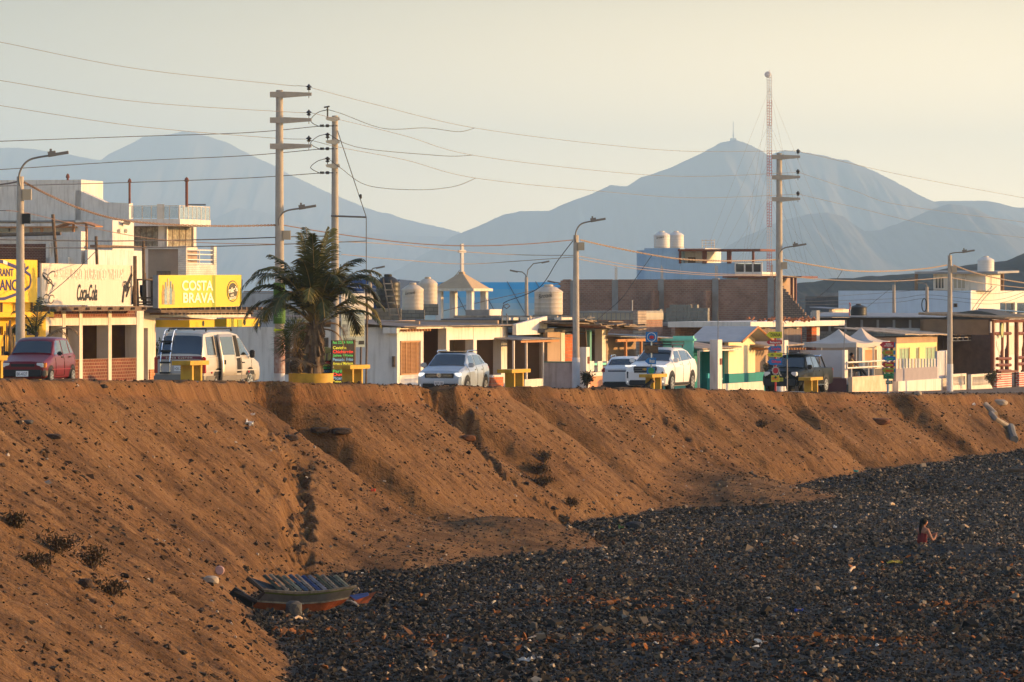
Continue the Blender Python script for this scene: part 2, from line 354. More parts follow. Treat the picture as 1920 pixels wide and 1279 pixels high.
def ground_mat():
    m = bpy.data.materials.new('sandy_ground'); m.use_nodes = True; N = m.node_tree; p = N.nodes['Principled BSDF']; L = N.links.new
    p.inputs['Roughness'].default_value = .95; p.inputs['Specular IOR Level'].default_value = .1
    tc = N.nodes.new('ShaderNodeTexCoord')
    def attr(n): a = N.nodes.new('ShaderNodeAttribute'); a.attribute_name = n; return a
    slope = attr('slope_uv'); sh = attr('shingle'); sd = attr('edge')
    def noise(vec, scale, det=6, rough=.6, sc=(1, 1, 1)):
        mp = N.nodes.new('ShaderNodeMapping'); mp.inputs['Scale'].default_value = sc; L(vec, mp.inputs[0])
        n = N.nodes.new('ShaderNodeTexNoise'); n.inputs['Scale'].default_value = scale; n.inputs['Detail'].default_value = det; n.inputs['Roughness'].default_value = rough
        L(mp.outputs[0], n.inputs['Vector']); return n.outputs['Fac']
    def ramp(f, st):
        r = N.nodes.new('ShaderNodeValToRGB'); e = r.color_ramp.elements
        while len(e) < len(st): e.new(.5)
        for q, (pp, c) in zip(e, st): q.position = pp; q.color = (*c, 1)
        L(f, r.inputs[0]); return r.outputs[0]
    def mix(f, a, b, mode='MIX'):
        x = N.nodes.new('ShaderNodeMix'); x.data_type = 'RGBA'; x.blend_type = mode
        if isinstance(f, float): x.inputs[0].default_value = f
        else: L(f, x.inputs[0])
        for q, i in ((a, 6), (b, 7)):
            if isinstance(q, tuple): x.inputs[i].default_value = (*q, 1)
            else: L(q, x.inputs[i])
        return x.outputs[2]
    uv = slope.outputs['Vector']
    base = ramp(noise(uv, 1.0, 8, .7, (.9, .22, 1)), [(.3, (.112, .055, .022)), (.5, (.215, .11, .042)), (.72, (.295, .165, .072))])
    st = ramp(noise(uv, 1.0, 6, .75, (5.0, .9, 1)), [(.34, (.30, .29, .28)), (.50, (1, 1, 1))])
    base = mix(.75, base, st, 'MULTIPLY')
    pa = ramp(noise(uv, 1.0, 7, .72, (.16, .30, 1)), [(.46, (1, 1, 1)), (.62, (.40, .39, .38))])
    base = mix(.85, base, pa, 'MULTIPLY')
    sp = ramp(noise(uv, 1.0, 3, .6, (17, 6, 1)), [(.33, (.16, .17, .18)), (.42, (1, 1, 1))])
    base = mix(.8, base, sp, 'MULTIPLY')
    sp2 = ramp(noise(uv, 1.0, 2, .5, (26, 12, 1)), [(.70, (0, 0, 0)), (.78, (.25, .2, .16))])
    base = mix(.6, base, sp2, 'ADD')
    # reddish clay right under the edge
    n1 = N.nodes.new('ShaderNodeMath'); n1.operation = 'MULTIPLY_ADD'; L(noise(uv, 1.0, 4, .6, (.35, 1.2, 1)), n1.inputs[0]); n1.inputs[1].default_value = 2.2; L(sd.outputs['Fac'], n1.inputs[2])
    cl = ramp(n1.outputs[0], [(.0, (0, 0, 0)), (.5, (0, 0, 0)), (.62, (1, 1, 1)), (.76, (0, 0, 0))])
    mm = N.nodes.new('ShaderNodeMapRange'); mm.inputs[1].default_value = .1; mm.inputs[2].default_value = 3.2; L(n1.outputs[0], mm.inputs[0])
    clay = ramp(mm.outputs[0], [(.34, (0, 0, 0)), (.42, (.34, .34, .34)), (.46, (.3, .3, .3)), (.54, (0, 0, 0))])
    cn = ramp(noise(uv, 1.0, 3, .5, (.10, .3, 1)), [(.44, (0, 0, 0)), (.56, (1, 1, 1))])
    clay = mix(1.0, clay, cn, 'MULTIPLY')
    base = mix(clay, base, ramp(noise(uv, 1.0, 5, .7, (6, 9, 1)), [(.3, (.13, .052, .02)), (.7, (.36, .15, .05))]))
    shc = ramp(noise(tc.outputs['Object'], 9, 4), [(.3, (.012, .015, .018)), (.7, (.05, .052, .052))])
    base = mix(sh.outputs['Fac'], base, shc)
    # the dusty road surface inland
    rd = N.nodes.new('ShaderNodeMapRange'); rd.inputs[1].default_value = -1.4; rd.inputs[2].default_value = -3.0; L(sd.outputs['Fac'], rd.inputs[0])
    base = mix(rd.outputs[0], base, ramp(noise(tc.outputs['Object'], .8, 8, .7), [(.3, (.13, .1, .078)), (.7, (.24, .195, .15))]))
    L(base, p.inputs['Base Color'])
    b = N.nodes.new('ShaderNodeBump'); b.inputs['Distance'].default_value = .09; b.inputs['Strength'].default_value = .9
    ad = N.nodes.new('ShaderNodeMath'); ad.operation = 'ADD'
    L(noise(uv, 1.0, 5, .7, (12, 2.5, 1)), ad.inputs[0]); L(noise(tc.outputs['Object'], 14, 4), ad.inputs[1]); L(ad.outputs[0], b.inputs['Height']); L(b.outputs[0], p.inputs['Normal'])
    return m
UVv = np.stack([(AR+S_*.10).ravel(), S_.ravel(), np.zeros(X.size), np.ones(X.size)], -1)
g = mesh_np('ground', np.stack([X, D, Z], -1).reshape(-1, 3), Q, ground_mat(), True, attrs=[('shingle', SH.ravel()), ('edge', S_.ravel()), ('slope_uv', UVv)])
g['kind'] = 'structure'

# ------------------------------------------------------------------ mountains behind the town: ridge lines with real foothills in front
def mountain(name, line, D0, depth, seed, m, lab):
    px = np.array([p[0] for p in line], float); py = np.array([p[1] for p in line], float)
    n = 420; q = np.linspace(px[0], px[-1], n); h = np.interp(q, px, py); h = h+ (fbm(q*.03, q*0, seed, 3))*2.2
    ux = (q-HX)/F; H = (HY-h)/F*D0+8
    rows = []; R = 70
    for j in range(R):
        t = j/(R-1)*2-1                                  # -1 foot in front, 0 crest, 1 foot behind
        y = D0 + t*depth; prof = (1-abs(t))**1.15
        g1 = fbm(q*.02+.3*t, t*2.2+q*0, seed+3, 4); g2 = np.abs(fbm(q*.035+.9*t*np.sign(g1), t*1.3+q*0+7, seed+5, 4))
        zz = H*prof*(1+.13*g1*min(1, abs(t)*5)) - H*.05*g2*min(1, abs(t)*6)*(1-abs(t)) - 8
        zz = np.minimum(zz, (HY-h)/F*y - 0 + (0 if t <= 0 else 1e9*0)) if t < 0 else zz
        rows.append(np.stack([ux*D0, np.full(n, y)+0*q, zz], -1))
    V = np.stack(rows, 0); idx = np.arange(R*n).reshape(R, n)
    Qd = np.stack([idx[:-1, :-1], idx[:-1, 1:], idx[1:, 1:], idx[1:, :-1]], -1).reshape(-1, 4)
    o = mesh_np(name, V.reshape(-1, 3), Qd, m, True); o['kind'] = 'structure'; o['label'] = lab; return o
mtn = mat('bare_mountain', (.15, .135, .125), .95, spec=.05, var=.3, vscale=.0012, col2=(.12, .11, .105))
mountain('mountains', [(-260, 268), (-100, 274), (0, 273), (60, 275), (110, 280), (150, 290), (190, 299), (205, 287), (240, 268), (270, 253), (310, 247), (350, 242), (400, 252), (440, 270), (500, 300), (560, 330), (620, 360), (700, 390), (760, 408), (860, 432), (960, 470), (1100, 520)], 21000, 3500, 3, mtn, 'far left range')
mountain('mountains', [(250, 500), (330, 440), (400, 410), (450, 388), (520, 402), (600, 428), (700, 438), (800, 440), (900, 447), (1000, 470), (1150, 520)], 18500, 2500, 13, mtn, 'mid left range')
mountain('mountains', [(640, 556), (700, 532), (760, 497), (800, 472), (850, 440), (900, 421), (940, 403), (975, 393), (1000, 394), (1030, 392), (1080, 370), (1110, 360), (1145, 345), (1175, 345), (1200, 331), (1240, 318), (1280, 300), (1310, 285), (1350, 263), (1375, 256), (1395, 261), (1420, 274), (1440, 289), (1470, 277), (1500, 280), (1540, 287), (1590, 297), (1640, 320), (1690, 345), (1720, 362), (1750, 375), (1800, 374), (1850, 375), (1900, 385), (2000, 400), (2200, 450)], 15500, 3000, 23, mtn, 'peak with mast')
mountain('mountains', [(1160, 530), (1250, 500), (1330, 478), (1400, 440), (1460, 415), (1510, 400), (1550, 396), (1580, 403), (1620, 432), (1650, 430), (1700, 412), (1740, 392), (1780, 377), (1820, 385), (1860, 405), (1920, 425), (2000, 470), (2200, 520)], 11000, 2000, 33, mtn, 'right foothills')
dk = mat('dark_hill', (.085, .068, .052), .95, spec=.05, var=.5, vscale=.02, col2=(.035, .032, .028))
mountain('hills', [(1330, 566), (1400, 550), (1450, 540), (1500, 530), (1560, 521), (1600, 519), (1650, 515), (1720, 510), (1760, 505), (1800, 497), (1850, 492), (1890, 487), (1905, 481), (1930, 468), (2000, 450), (2200, 430)], 1500, 300, 43, dk, 'dark near hill')
# ------------------------------------------------------------------ building frames: x runs along the street front, y inland, z up
AV = 17.0
class Bd:
    def __init__(s, name, label, cat, px, w=None, d=None, ang=AV, group=None, z=None, py=None):
        a = math.radians(ang); s.u = (math.sin(a), math.cos(a)); s.v = (-math.cos(a), math.sin(a))
        if d is None: p = at(px, w)
        else:
            p = Vector(((px-HX)/F*d, d, 0)); _, zl, bm, _ = lipinfo(np.array([p.x]), np.array([p.y])); p.z = float(zl[0]-bm[0])
        if z is not None: p.z = z
        if py is not None: p.z = (HY-py)/F*p.y
        s.o = p; s.rot = math.pi/2-a
        s.root = thing(name, label, cat, p, s.rot, group) if name else None
    def Lp(s, px, W=0):
        k = (px-HX)/F; return (k*(s.o.y+s.v[1]*W)-(s.o.x+s.v[0]*W))/(s.u[0]-k*s.u[1])
    def Wp(s, px, L=0):
        k = (px-HX)/F; return (k*(s.o.y+s.u[1]*L)-(s.o.x+s.u[0]*L))/(s.v[0]-k*s.v[1])
    def D(s, L=0, W=0): return s.o.y+s.u[1]*L+s.v[1]*W
    def h(s, py, L=0, W=0): return (HY-py)/F*s.D(L, W)-s.o.z
    def wpt(s, L, W, h): return Vector((s.o.x+s.u[0]*L+s.v[0]*W, s.o.y+s.u[1]*L+s.v[1]*W, s.o.z+h))
    def fr(s, p0, p1, yt, yb, W=0):
        """photo rectangle lying in the plane W -> (L0, L1, z0, z1)"""
        a, b = s.Lp(p0, W), s.Lp(p1, W); m = (a+b)/2; return a, b, s.h(yb, m, W), s.h(yt, m, W)
WH = mat('white_wall', (.76, .69, .60), .85, var=.12, vscale=.8, streak=.26, bump=.004)
CREAM = mat('cream_wall', (.74, .64, .51), .85, var=.13, vscale=.9, streak=.26)
YEL = mat('yellow_paint', (.78, .43, .012), .6, var=.08, vscale=.8, streak=.12)
YELB = mat('yellow_sign', (.72, .50, .02), .5, var=.06, vscale=.6)
YELT = mat('yellow_bench_paint', (.62, .36, .03), .6, var=.22, vscale=2.5, streak=.15)
GRC = mat('grey_concrete', (.33, .31, .28), .9, var=.2, vscale=1.5, bump=.006, bscale=25)
DKC = mat('dark_concrete', (.16, .15, .14), .9, var=.25, vscale=1.5)
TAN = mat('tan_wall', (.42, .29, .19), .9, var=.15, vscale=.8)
BRN = mat('brown_and_shaded_tan', (.26, .16, .09), .9, var=.2, vscale=.8)  # tan darkened for shaded interiors, also plain brown for doors and chairs
WOOD = mat('weathered_wood', (.20, .13, .08), .8, var=.35, vscale=5)
RWOOD = mat('red_brown_wood', (.22, .065, .03), .6, var=.3, vscale=4)
OWOOD = mat('orange_wood', (.50, .22, .07), .6, var=.2, vscale=4)
GLASS = mat('dark_glass', (.02, .025, .03), .06, spec=.8, var=0)
BLUW = mat('pale_blue_wall', (.36, .52, .68), .85, var=.12, vscale=.6, streak=.12)
TEAL = mat('teal_paint', (.012, .21, .20), .7, var=.1)
MINT = mat('mint_paint', (.22, .68, .50), .7, var=.1)
BRICKD = brick('brick_dark_red', (.22, .075, .045), (.16, .055, .035), (.40, .27, .18), .24, .115, .012)
BRICKW = brick('brick_wall_raw', (.40, .23, .16), (.32, .18, .125), (.36, .29, .23), .26, .13, .014)
BRICKO = brick('brick_orange', (.62, .17, .06), (.45, .12, .045), (.42, .26, .16), .3, .16, .014)
BRICKR = brick('brick_painted', (.62, .05, .03), (.5, .04, .03), (.75, .70, .62), .3, .13, .03)
BLOCK = brick('grey_block', (.27, .25, .2), (.2, .19, .16), (.12, .12, .1), .4, .2, .015)
METAL = mat('galvanised_sheet', (.38, .36, .34), .55, metal=.3, var=.25, vscale=1.2)
STEEL = mat('grey_steel', (.22, .21, .2), .45, metal=.6, var=.1)
def corr(name, b, L0, L1, W0, W1, zf, zb, m, parent, t=.03, wave=.035, step=.19, along='W', lab=None, zf1=None, zb1=None):
    """corrugated sheet roof between the front eave and the back eave"""
    mb = MB(); n = max(4, int(abs(L1-L0)/step)*2); zf1 = zf if zf1 is None else zf1; zb1 = zb if zb1 is None else zb1
    for i in range(n):
        a = L0+(L1-L0)*i/n; c = L0+(L1-L0)*(i+1)/n; ka = i/n; kc = (i+1)/n
        za = wave*(i % 2); zc = wave*((i+1) % 2)
        mb.slab((a, W0, zf+(zf1-zf)*ka+za), (c, W0, zf+(zf1-zf)*kc+zc), (c, W1, zb+(zb1-zb)*kc+zc), (a, W1, zb+(zb1-zb)*ka+za), (0, 0, t))
    return mb.build(name, m, parent, lab)
def shutter(b, p0, p1, yt, yb, W, parent, m, slats=24, name='shutter', proud=.05):
    a, c, z0, z1 = b.fr(p0, p1, yt, yb, W); mb = MB()
    mb.box(a, a+.06, W-proud, W, z0, z1); mb.box(c-.06, c, W-proud, W, z0, z1); mb.box(a, c, W-proud+.003, W, z0, z0+.06); mb.box(a, c, W-proud+.003, W, z1-.06, z1)
    n = 4
    for i in range(1, n): x = a+(c-a)*i/n; mb.box(x-.03, x+.03, W-proud, W, z0, z1)
    for i in range(slats): z = z0+(z1-z0)*(i+.5)/slats; mb.obox(((a+c)/2, W-.02, z), (c-a-.04, .045, .012), (.6, 0, 0))
    return mb.build(name, m, parent)
def window(mb_frame, x0, x1, z0, z1, y, parent, fm, gm=None, mull=1, t=.05, name='window'):
    f = MB(); f.box(x0, x1, y-.04, y+.03, z1-t, z1); f.box(x0, x1, y-.04, y+.03, z0, z0+t); f.box(x0, x0+t, y-.038, y+.03, z0+t, z1-t); f.box(x1-t, x1, y-.038, y+.03, z0+t, z1-t)
    for i in range(1, mull+1): q = x0+(x1-x0)*i/(mull+1); f.box(q-t/2, q+t/2, y-.036, y+.03, z0+t, z1-t)
    w_ = f.build(name, fm, parent); g_ = MB(); g_.box(x0+.02, x1-.02, y, y+.02, z0+.02, z1-.02); g_.build('pane', gm or GLASS, w_); return w_
def swindow(W0, W1, z0, z1, x, parent, fm, gm=None, mull=1, t=.06, name='window'):
    """window in a wall that faces -x (the shaded side walls)"""
    f = MB(); f.box(x-.04, x+.03, W0, W1, z1-t, z1); f.box(x-.04, x+.03, W0, W1, z0, z0+t); f.box(x-.038, x+.03, W0, W0+t, z0+t, z1-t); f.box(x-.038, x+.03, W1-t, W1, z0+t, z1-t)
    for i in range(1, mull+1): q = W0+(W1-W0)*i/(mull+1); f.box(x-.036, x+.03, q-t/2, q+t/2, z0+t, z1-t)
    w_ = f.build(name, fm, parent); g_ = MB(); g_.box(x-.02, x-.005, W0+.02, W1-.02, z0+.02, z1-.02); g_.build('pane', gm or GLASS, w_); return w_

# ---- 1 yellow restaurant, far left
b = Bd('restaurant_building', 'bright yellow restaurant front with dark windows at the left edge behind the red car', 'restaurant', -90, 12.6); R = b.root
L1 = b.Lp(86); zc = b.h(597, L1*.7); zt = b.h(567, L1*.7); z612 = b.h(612, L1*.8)
holes = []
for p0, p1 in ((-60, -30), (-22, 6), (11, 35), (50, 74)): holes.append((b.Lp(p0), b.Lp(p1), b.h(629, b.Lp(p0)), b.h(612, b.Lp(p0))))
m_ = MB(); m_.wall(0, L1, 0, zt, 0, .25, holes); m_.box(0, .25, .25, 6, 0, zt); m_.build('wall', YEL, R)
for hh in holes: window(None, hh[0], hh[1], hh[2], hh[3], .12, R, WOOD)
m_ = MB(); m_.box(-.5, b.Lp(101, -.9), -.9, -.002, zc+.05, zc+.22); m_.build('canopy', YEL, R)
m_ = MB(); m_.box(0, L1, .26, 6, zt-.2, zt-.05); m_.build('roof', GRC, R)
# its billboard
NAVY = mat('navy_paint', (.03, .028, .12), .5, var=0)
bb = Bd('billboard', 'yellow restaurant billboard with navy lettering and a fish outline, left edge', 'billboard', 70, None, b.D(L1, .3)-1.2, 14, z=b.o.z); R = bb.root
xl = bb.Lp(-75); z0 = bb.h(567, -2); z1 = bb.h(487, -2)
m_ = MB(); m_.box(xl, 0, 0, .08, z0, z1); m_.build('panel', mat('yellow_panel', (.80, .50, .02), .5, var=.05, streak=.12), R)
m_ = MB()
for i in range(5): x = xl*(i+.15)/5; m_.box(x-.04, x+.04, .083, .16, z0-.5, z1-.1)
m_.build('frame', WOOD, R)
def onb(px, py): L = bb.Lp(px); return (L, -.012, bb.h(py, L))
lt = [((-40, 25), (503, 518), 'RESTAURANT'), ((-16, 44), (524, 545), 'BLANCO')]
for (p0, p1), (y0, y1), s_ in lt:
    a, c = onb(p0, (y0+y1)/2), onb(p1, (y0+y1)/2); text_obj('lettering', s_, NAVY, R, ((a[0]+c[0])/2, -.004, (a[2]+c[2])/2), c[0]-a[0], bb.h(y0, c[0])-bb.h(y1, c[0]), bold=.02)
def ribbon(b_, pts, wd, m, R, name='painted_line', off=-.006, W=0):
    mb = MB(); Pt = [Vector((b_.Lp(px, W), 0, 0)) for px, _ in pts]; Pt = [Vector((p.x, W+off, b_.h(q[1], p.x, W))) for p, q in zip(Pt, pts)]
    for i, (p, q) in enumerate(zip(Pt[:-1], Pt[1:])):
        d = (q-p).normalized(); n = Vector((-d.z, 0, d.x))*wd/2; e = d*wd*.2; o = Vector((0, -.0006*i, 0)); mb.quad(p-e-n+o, q+e-n+o, q+e+n+o, p-e+n+o)
    return mb.build(name, m, R)
ribbon(bb, [(-50, 505), (-10, 489), (5, 491), (30, 501), (46, 509)], .12, NAVY, R, off=-.014)
ribbon(bb, [(42, 492), (46, 498), (44, 503)], .1, NAVY, R, off=-.024); ribbon(bb, [(44, 507), (52, 501)], .1, NAVY, R, off=-.03); ribbon(bb, [(45, 508), (56, 516), (57, 527), (55, 537), (40, 548), (8, 560), (-40, 562)], .1, NAVY, R, off=-.018)
ribbon(bb, [(5, 491), (12, 493.5)], .12, WH, R, off=-.03)

# ---- 2 brick and white terrace building with the drinks billboard
b = Bd('restaurant_building', 'white framed restaurant with brick parapets and open bays under the soft drink billboard', 'restaurant', 84, 12.4); R = b.root; NB = b
cols = [(84, 90), (116, 122), (147.5, 153.5), (202, 208), (255, 268)]; ztp = b.h(578, 4); zb1 = b.h(596, 4); zb0 = b.h(610, 4); zr = b.h(676, 4)
cl = [(b.Lp(p), b.Lp(q)) for p, q in cols]; Le = cl[-1][1]
for a, c in cl:
    m_ = MB(); m_.box(a, c, -.03, .42, 0, ztp+.03); m_.build('column', CREAM, R)
m_ = MB(); m_.box(0, Le, -.012, .40, zb0, zb1); m_.build('beam', CREAM, R)
for i in range(4):
    a, c = cl[i][1], cl[i+1][0]
    if i > 0: m_ = MB(); m_.box(a, c, 0, .2, 0, zr); m_.build('parapet', BRICKD, R); m_ = MB(); m_.box(a, c, -.02, .24, zr, zr+.05); m_.build('parapet_cap', BRICKD, R)
    m_ = MB(); m_.box(a, c, .01, .3, zb1, ztp); m_.build('brick_band', BRICKD, R)
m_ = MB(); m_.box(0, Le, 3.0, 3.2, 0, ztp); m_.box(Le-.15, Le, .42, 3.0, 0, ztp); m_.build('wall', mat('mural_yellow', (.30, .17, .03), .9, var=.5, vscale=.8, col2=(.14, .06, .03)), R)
m_ = MB(); m_.box(0, Le, .42, 3.2, zb0+.1, zb1); m_.build('roof', GRC, R)
mu = mat('mural_dark', (.03, .035, .03), .9, var=0); mr = mat('mural_red', (.35, .04, .02), .9, var=0)
for px, py, ww, hh_ in ((163, 643, .25, .5), (172, 644, .25, .55), (183, 649, .6, .1), (222, 645, .9, .22), (230, 637, .8, .1), (228, 662, .18, .35), (216, 665, .12, .2)):
    L = b.Lp(px, 2.99); z = b.h(py, L, 2.99); m_ = MB(); m_.lathe([(.001, 0), (1, .001), (1, .01), (.001, .011)], n=10, axis='y'); m_.v = [(x*ww/2*1.6+L, 2.975+y, zz*hh_/2+z) for x, y, zz in m_.v]; m_.build('mural', mu, R)
a, c, z0, z1 = b.fr(157, 186, 611, 619, 2.99); text_obj('mural', 'Rella', mr, R, ((a+c)/2, 2.98, z0+.05), c-a, .3)
# drinks billboard on the roof
PAN = mat('faded_cream_panel', (.70, .59, .46), .55, var=.07, vscale=.6, streak=.12); BLK = mat('black_paint', (.02, .02, .02), .5, var=0)
bb = Bd('billboard', 'faded cream soft drink billboard on the brick and white restaurant roof', 'billboard', 78, None, b.D(0, -.1)-1.0, 17, z=b.o.z); R = bb.root
Lc = bb.Lp(250); z00, z01, z10, z11 = bb.h(572, 0), bb.h(493.5, 0), bb.h(572.5, Lc), bb.h(498, Lc)
m_ = MB(); m_.prism([(0, z00), (Lc*.98, z10), (Lc, z11), (0, z01)], 'y', 0, .07); m_.build('panel', PAN, R)
m_ = MB(); m_.box(-.2, Lc+.3, -.35, .3, z00-.22, z00-.05)
for i in range(9): x = Lc*i/8; m_.tube([(x, -.5, z00-.13), (x, .7, z00-.13)], .05, 6)
m_.build('timber_deck', WOOD, R)
for px, y0, y1, tl in ((252, 480, 572, .0),):
    L = bb.Lp(px, -.1); m_ = MB(); m_.tube([(L, -.12, bb.h(y1+6, L)), (L+tl, -.12, bb.h(y0, L))], .07, 7); m_.build('post', WOOD, R)
def btext(bb, s_, p0, p1, y0, y1, m, name='lettering', **k):
    L0, L1 = bb.Lp(p0), bb.Lp(p1); mL = (L0+L1)/2
    return text_obj(name, s_, m, bb.root, (mL, -.004, (bb.h(y0, mL)+bb.h(y1, mL))/2), L1-L0, bb.h(y0, mL)-bb.h(y1, mL), **k)
btext(bb, 'Coca‑Cola'.replace('‑', '-'), 144, 182, 533, 564, BLK, shear=.35, bold=.02)
ribbon(bb, [(147, 562), (153, 558), (158, 560), (166, 557), (172, 559)], .06, BLK, bb.root, off=-.02)
GHO = mat('ghost_letters', (.75, .65, .53), .5, var=0)
btext(bb, 'RESTAURANT TURISTICO "NELLA"', 103, 232, 503, 524, GHO, bold=.01)
def curve(bb, c, rx, ry, a0, a1, wd, m, off=-.006, rot=0):
    pts = []
    for i in range(15):
        t = math.radians(a0+(a1-a0)*i/14); x, y = rx*math.cos(t), -ry*math.sin(t); pts.append((c[0]+x*math.cos(rot)-y*math.sin(rot), c[1]+x*math.sin(rot)+y*math.cos(rot)))
    ribbon(bb, pts, wd, m, bb.root, off=off)
for c, rx, ry, a0, a1, rot in (((95, 520), 6, 13, 20, 330, .5), ((86, 519), 4, 9, 0, 340, -.7), ((92, 540), 6, 16, -10, 200, .1), ((87, 560), 6, 8, 0, 300, 0), ((96, 561), 5, 8, 30, 360, .3)):
    curve(bb, c, rx, ry, a0, a1, .035, BLK, rot=rot)
ribbon(bb, [(79, 515), (101, 537)], .04, BLK, bb.root, off=-.02); ribbon(bb, [(90, 530), (84, 570)], .03, BLK, bb.root, off=-.024)
for pts, wd in ((([(246, 515), (243, 522), (238, 534), (235, 545)]), .14), (([(233, 535), (231, 550), (229, 566)]), .12), ([(241, 540), (236, 556)], .1)): ribbon(bb, pts, wd, BLK, bb.root, off=-.03)
curve(bb, (233, 533), 3, 5, 0, 360, .05, BLK, off=-.05); curve(bb, (239, 534), 3, 5, 0, 360, .05, BLK, off=-.06)

# ---- 3 cream entrance and terrace with the yellow awnings
b = Bd('restaurant_terrace', 'cream restaurant entrance beside the van with timber rafters over yellow awnings', 'restaurant', 268.5, 12.4); R = b.root
La = b.Lp(292); Lb = b.Lp(470); zt = b.h(581, 2); zd = b.h(615, 1)
m_ = MB(); m_.wall(0, La, 0, zt, 0, .3, [(b.Lp(269.2), b.Lp(277.5), 0, zd)]); m_.build('wall', CREAM, R)
m_ = MB(); m_.box(b.Lp(269.3), b.Lp(277.3), .9, 1.0, 0, zd); m_.build('door', TAN, R)
m_ = MB(); m_.box(La, Lb, 0, .2, b.h(596, 4), b.h(583, 4)); m_.build('beam', CREAM, R)
m_ = MB(); m_.box(b.Lp(279), La, -.05, -.003, 0, b.h(692, 2)); m_.build('brick_plinth', brick('stone_cladding', (.62, .25, .11), (.5, .22, .1), (.66, .38, .2), .34, .09, .015), R)
for i in range(20):
    L = .3+i*(Lb)/20; m_ = MB(); m_.box(L, L+.1, -.55, 1.6, b.h(583, 4)+.02, b.h(583, 4)+.14); m_.build('rafter', WOOD, R)
m_ = MB(); m_.box(0, Lb, 1.6, 6.2, zt+.02, zt+.12); m_.build('roof', GRC, R)
# the two awnings
def awning(pc, ps, pe, yt, yb, label, dd):
    w_ = Bd('awning', label, 'awning', pc, None, dd, 17, group='yellow awnings over the restaurant terrace'); R = w_.root; W1 = w_.Wp(ps); L1 = w_.Lp(pe); z0, z1 = w_.h(yb), w_.h(yt)
    m_ = MB(); m_.slab((0, 0, z1), (L1, 0, w_.h(yt, L1)+.0), (L1, W1, w_.h(yt-3, L1)+.05), (0, W1, w_.h(yt-3)+.05), (0, 0, .02)); m_.build('cover', mat('sun_faded_cover', (.45, .22, .08), .8), R)
    m_ = MB(); m_.box(0, L1, 0, .03, z0, z1-.003); m_.box(0, .03, .03, W1, z0, z1-.003); m_.build('valance', YELB, R)
    m_ = MB(); m_.lathe([(.001, 0), (.11, .001), (.11, .012), (.001, .013)], n=14, axis='y'); q = w_.Lp((pc+pe)/2+2); m_.v = [(x+q, y-.014, z+(z0+z1)/2) for x, y, z in m_.v]; m_.build('emblem', BLK, R)
    return w_
dd = b.D(La+.5, -1.6)
awning(355.5, 282, 402, 600, 614, 'left yellow awning box above the van roof, with the long shaded side', dd)
w2 = awning(425, 402, 488, 598, 613, 'yellow awning box with a green stripe, right one beside the palm', dd+10)
L_ = w2.Lp(445); m_ = MB(); m_.box(L_, L_+.5, -.02, -.003, w2.h(613, L_), w2.h(599, L_)); m_.build('green_stripe', mat('olive_band', (.25, .30, .02), .6, var=0), w2.root)
# yellow billboard
bb = Bd('billboard', 'bright yellow billboard with white lettering and bottle pictures above the awnings', 'billboard', 297, None, b.D(La, 0)-1.2, 34, z=b.o.z); R = bb.root
Lc = bb.Lp(453); z0, z1, z2, z3 = bb.h(578, 0), bb.h(516, 0), bb.h(574.5, Lc), bb.h(515.5, Lc)
m_ = MB(); m_.prism([(0, z0), (Lc, z2), (Lc, z3), (0, z1)], 'y', 0, .05); m_.build('panel', YELB, R)
m_ = MB(); m_.prism([(0, z0), (0, z1), (-.05, z1), (-.05, z0)], 'y', -.02, .22); m_.build('side_panel', GRC, R)
m_ = MB(); m_.box(-.3, Lc+.3, -.35, .5, z0-.16, z0-.06)
for i in range(22): x = Lc*i/21; m_.box(x, x+.06, -.5, .4, z0-.24, z0-.17)
m_.build('timber_deck', WOOD, R)
WL = mat('white_letters', (.85, .82, .62), .5, var=0)
btext(bb, 'COSTA', 341, 399, 526, 545, WL, bold=.022); btext(bb, 'BRAVA', 343, 401, 549, 568, WL, bold=.022)
m_ = MB(); x = bb.Lp(398); m_.box(x, bb.Lp(404), -.004, -.001, bb.h(576, x), bb.h(516, x)); m_.build('green_stripe', mat('olive_band', (.25, .30, .02), .6, var=0), R)
bc = [(.55, .3, .1), (.3, .45, .5), (.75, .6, .4), (.2, .35, .4), (.6, .45, .15)]
for i in range(5):
    L = bb.Lp(306+4.6*i); zc = bb.h(571, L); hh_ = (.72, .82, .95, .85, .75)[i]; m_ = MB(); m_.prism([(L-.085, zc), (L+.085, zc), (L+.085, zc+hh_*.6), (L+.035, zc+hh_*.78), (L+.035, zc+hh_), (L-.035, zc+hh_), (L-.035, zc+hh_*.78), (L-.085, zc+hh_*.6)], 'y', -.012-i*.002, -.006); m_.build('bottle_picture', mat('bottle%d' % i, bc[i], .5, var=.4, vscale=8), R)
def disc(R, L, y, z, rx, rz, m, name, t=.006):
    m_ = MB(); m_.lathe([(.001, 0), (1, .0), (1, t), (.001, t)], n=22, axis='y'); m_.v = [(x*rx+L, y-yy, zz*rz+z) for x, yy, zz in m_.v]; return m_.build(name, m, R)
L = bb.Lp(436); zc = bb.h(546, L); disc(R, L, 0, zc, .36, .40, BLK, 'emblem'); disc(R, L, -.007, zc, .32, .36, YELB, 'emblem'); disc(R, L, -.015, zc, .28, .31, BLK, 'emblem')
text_obj('lettering', "mike's", WL, R, (L-.02, -.026, zc+.06), .55, .2, rot=(math.pi/2, -.15, 0), bold=.03)
text_obj('lettering', 'HARD\nLEMONADE', WL, R, (L-.06, -.026, zc-.2), .4, .2, rot=(math.pi/2, -.15, 0), bold=.02)
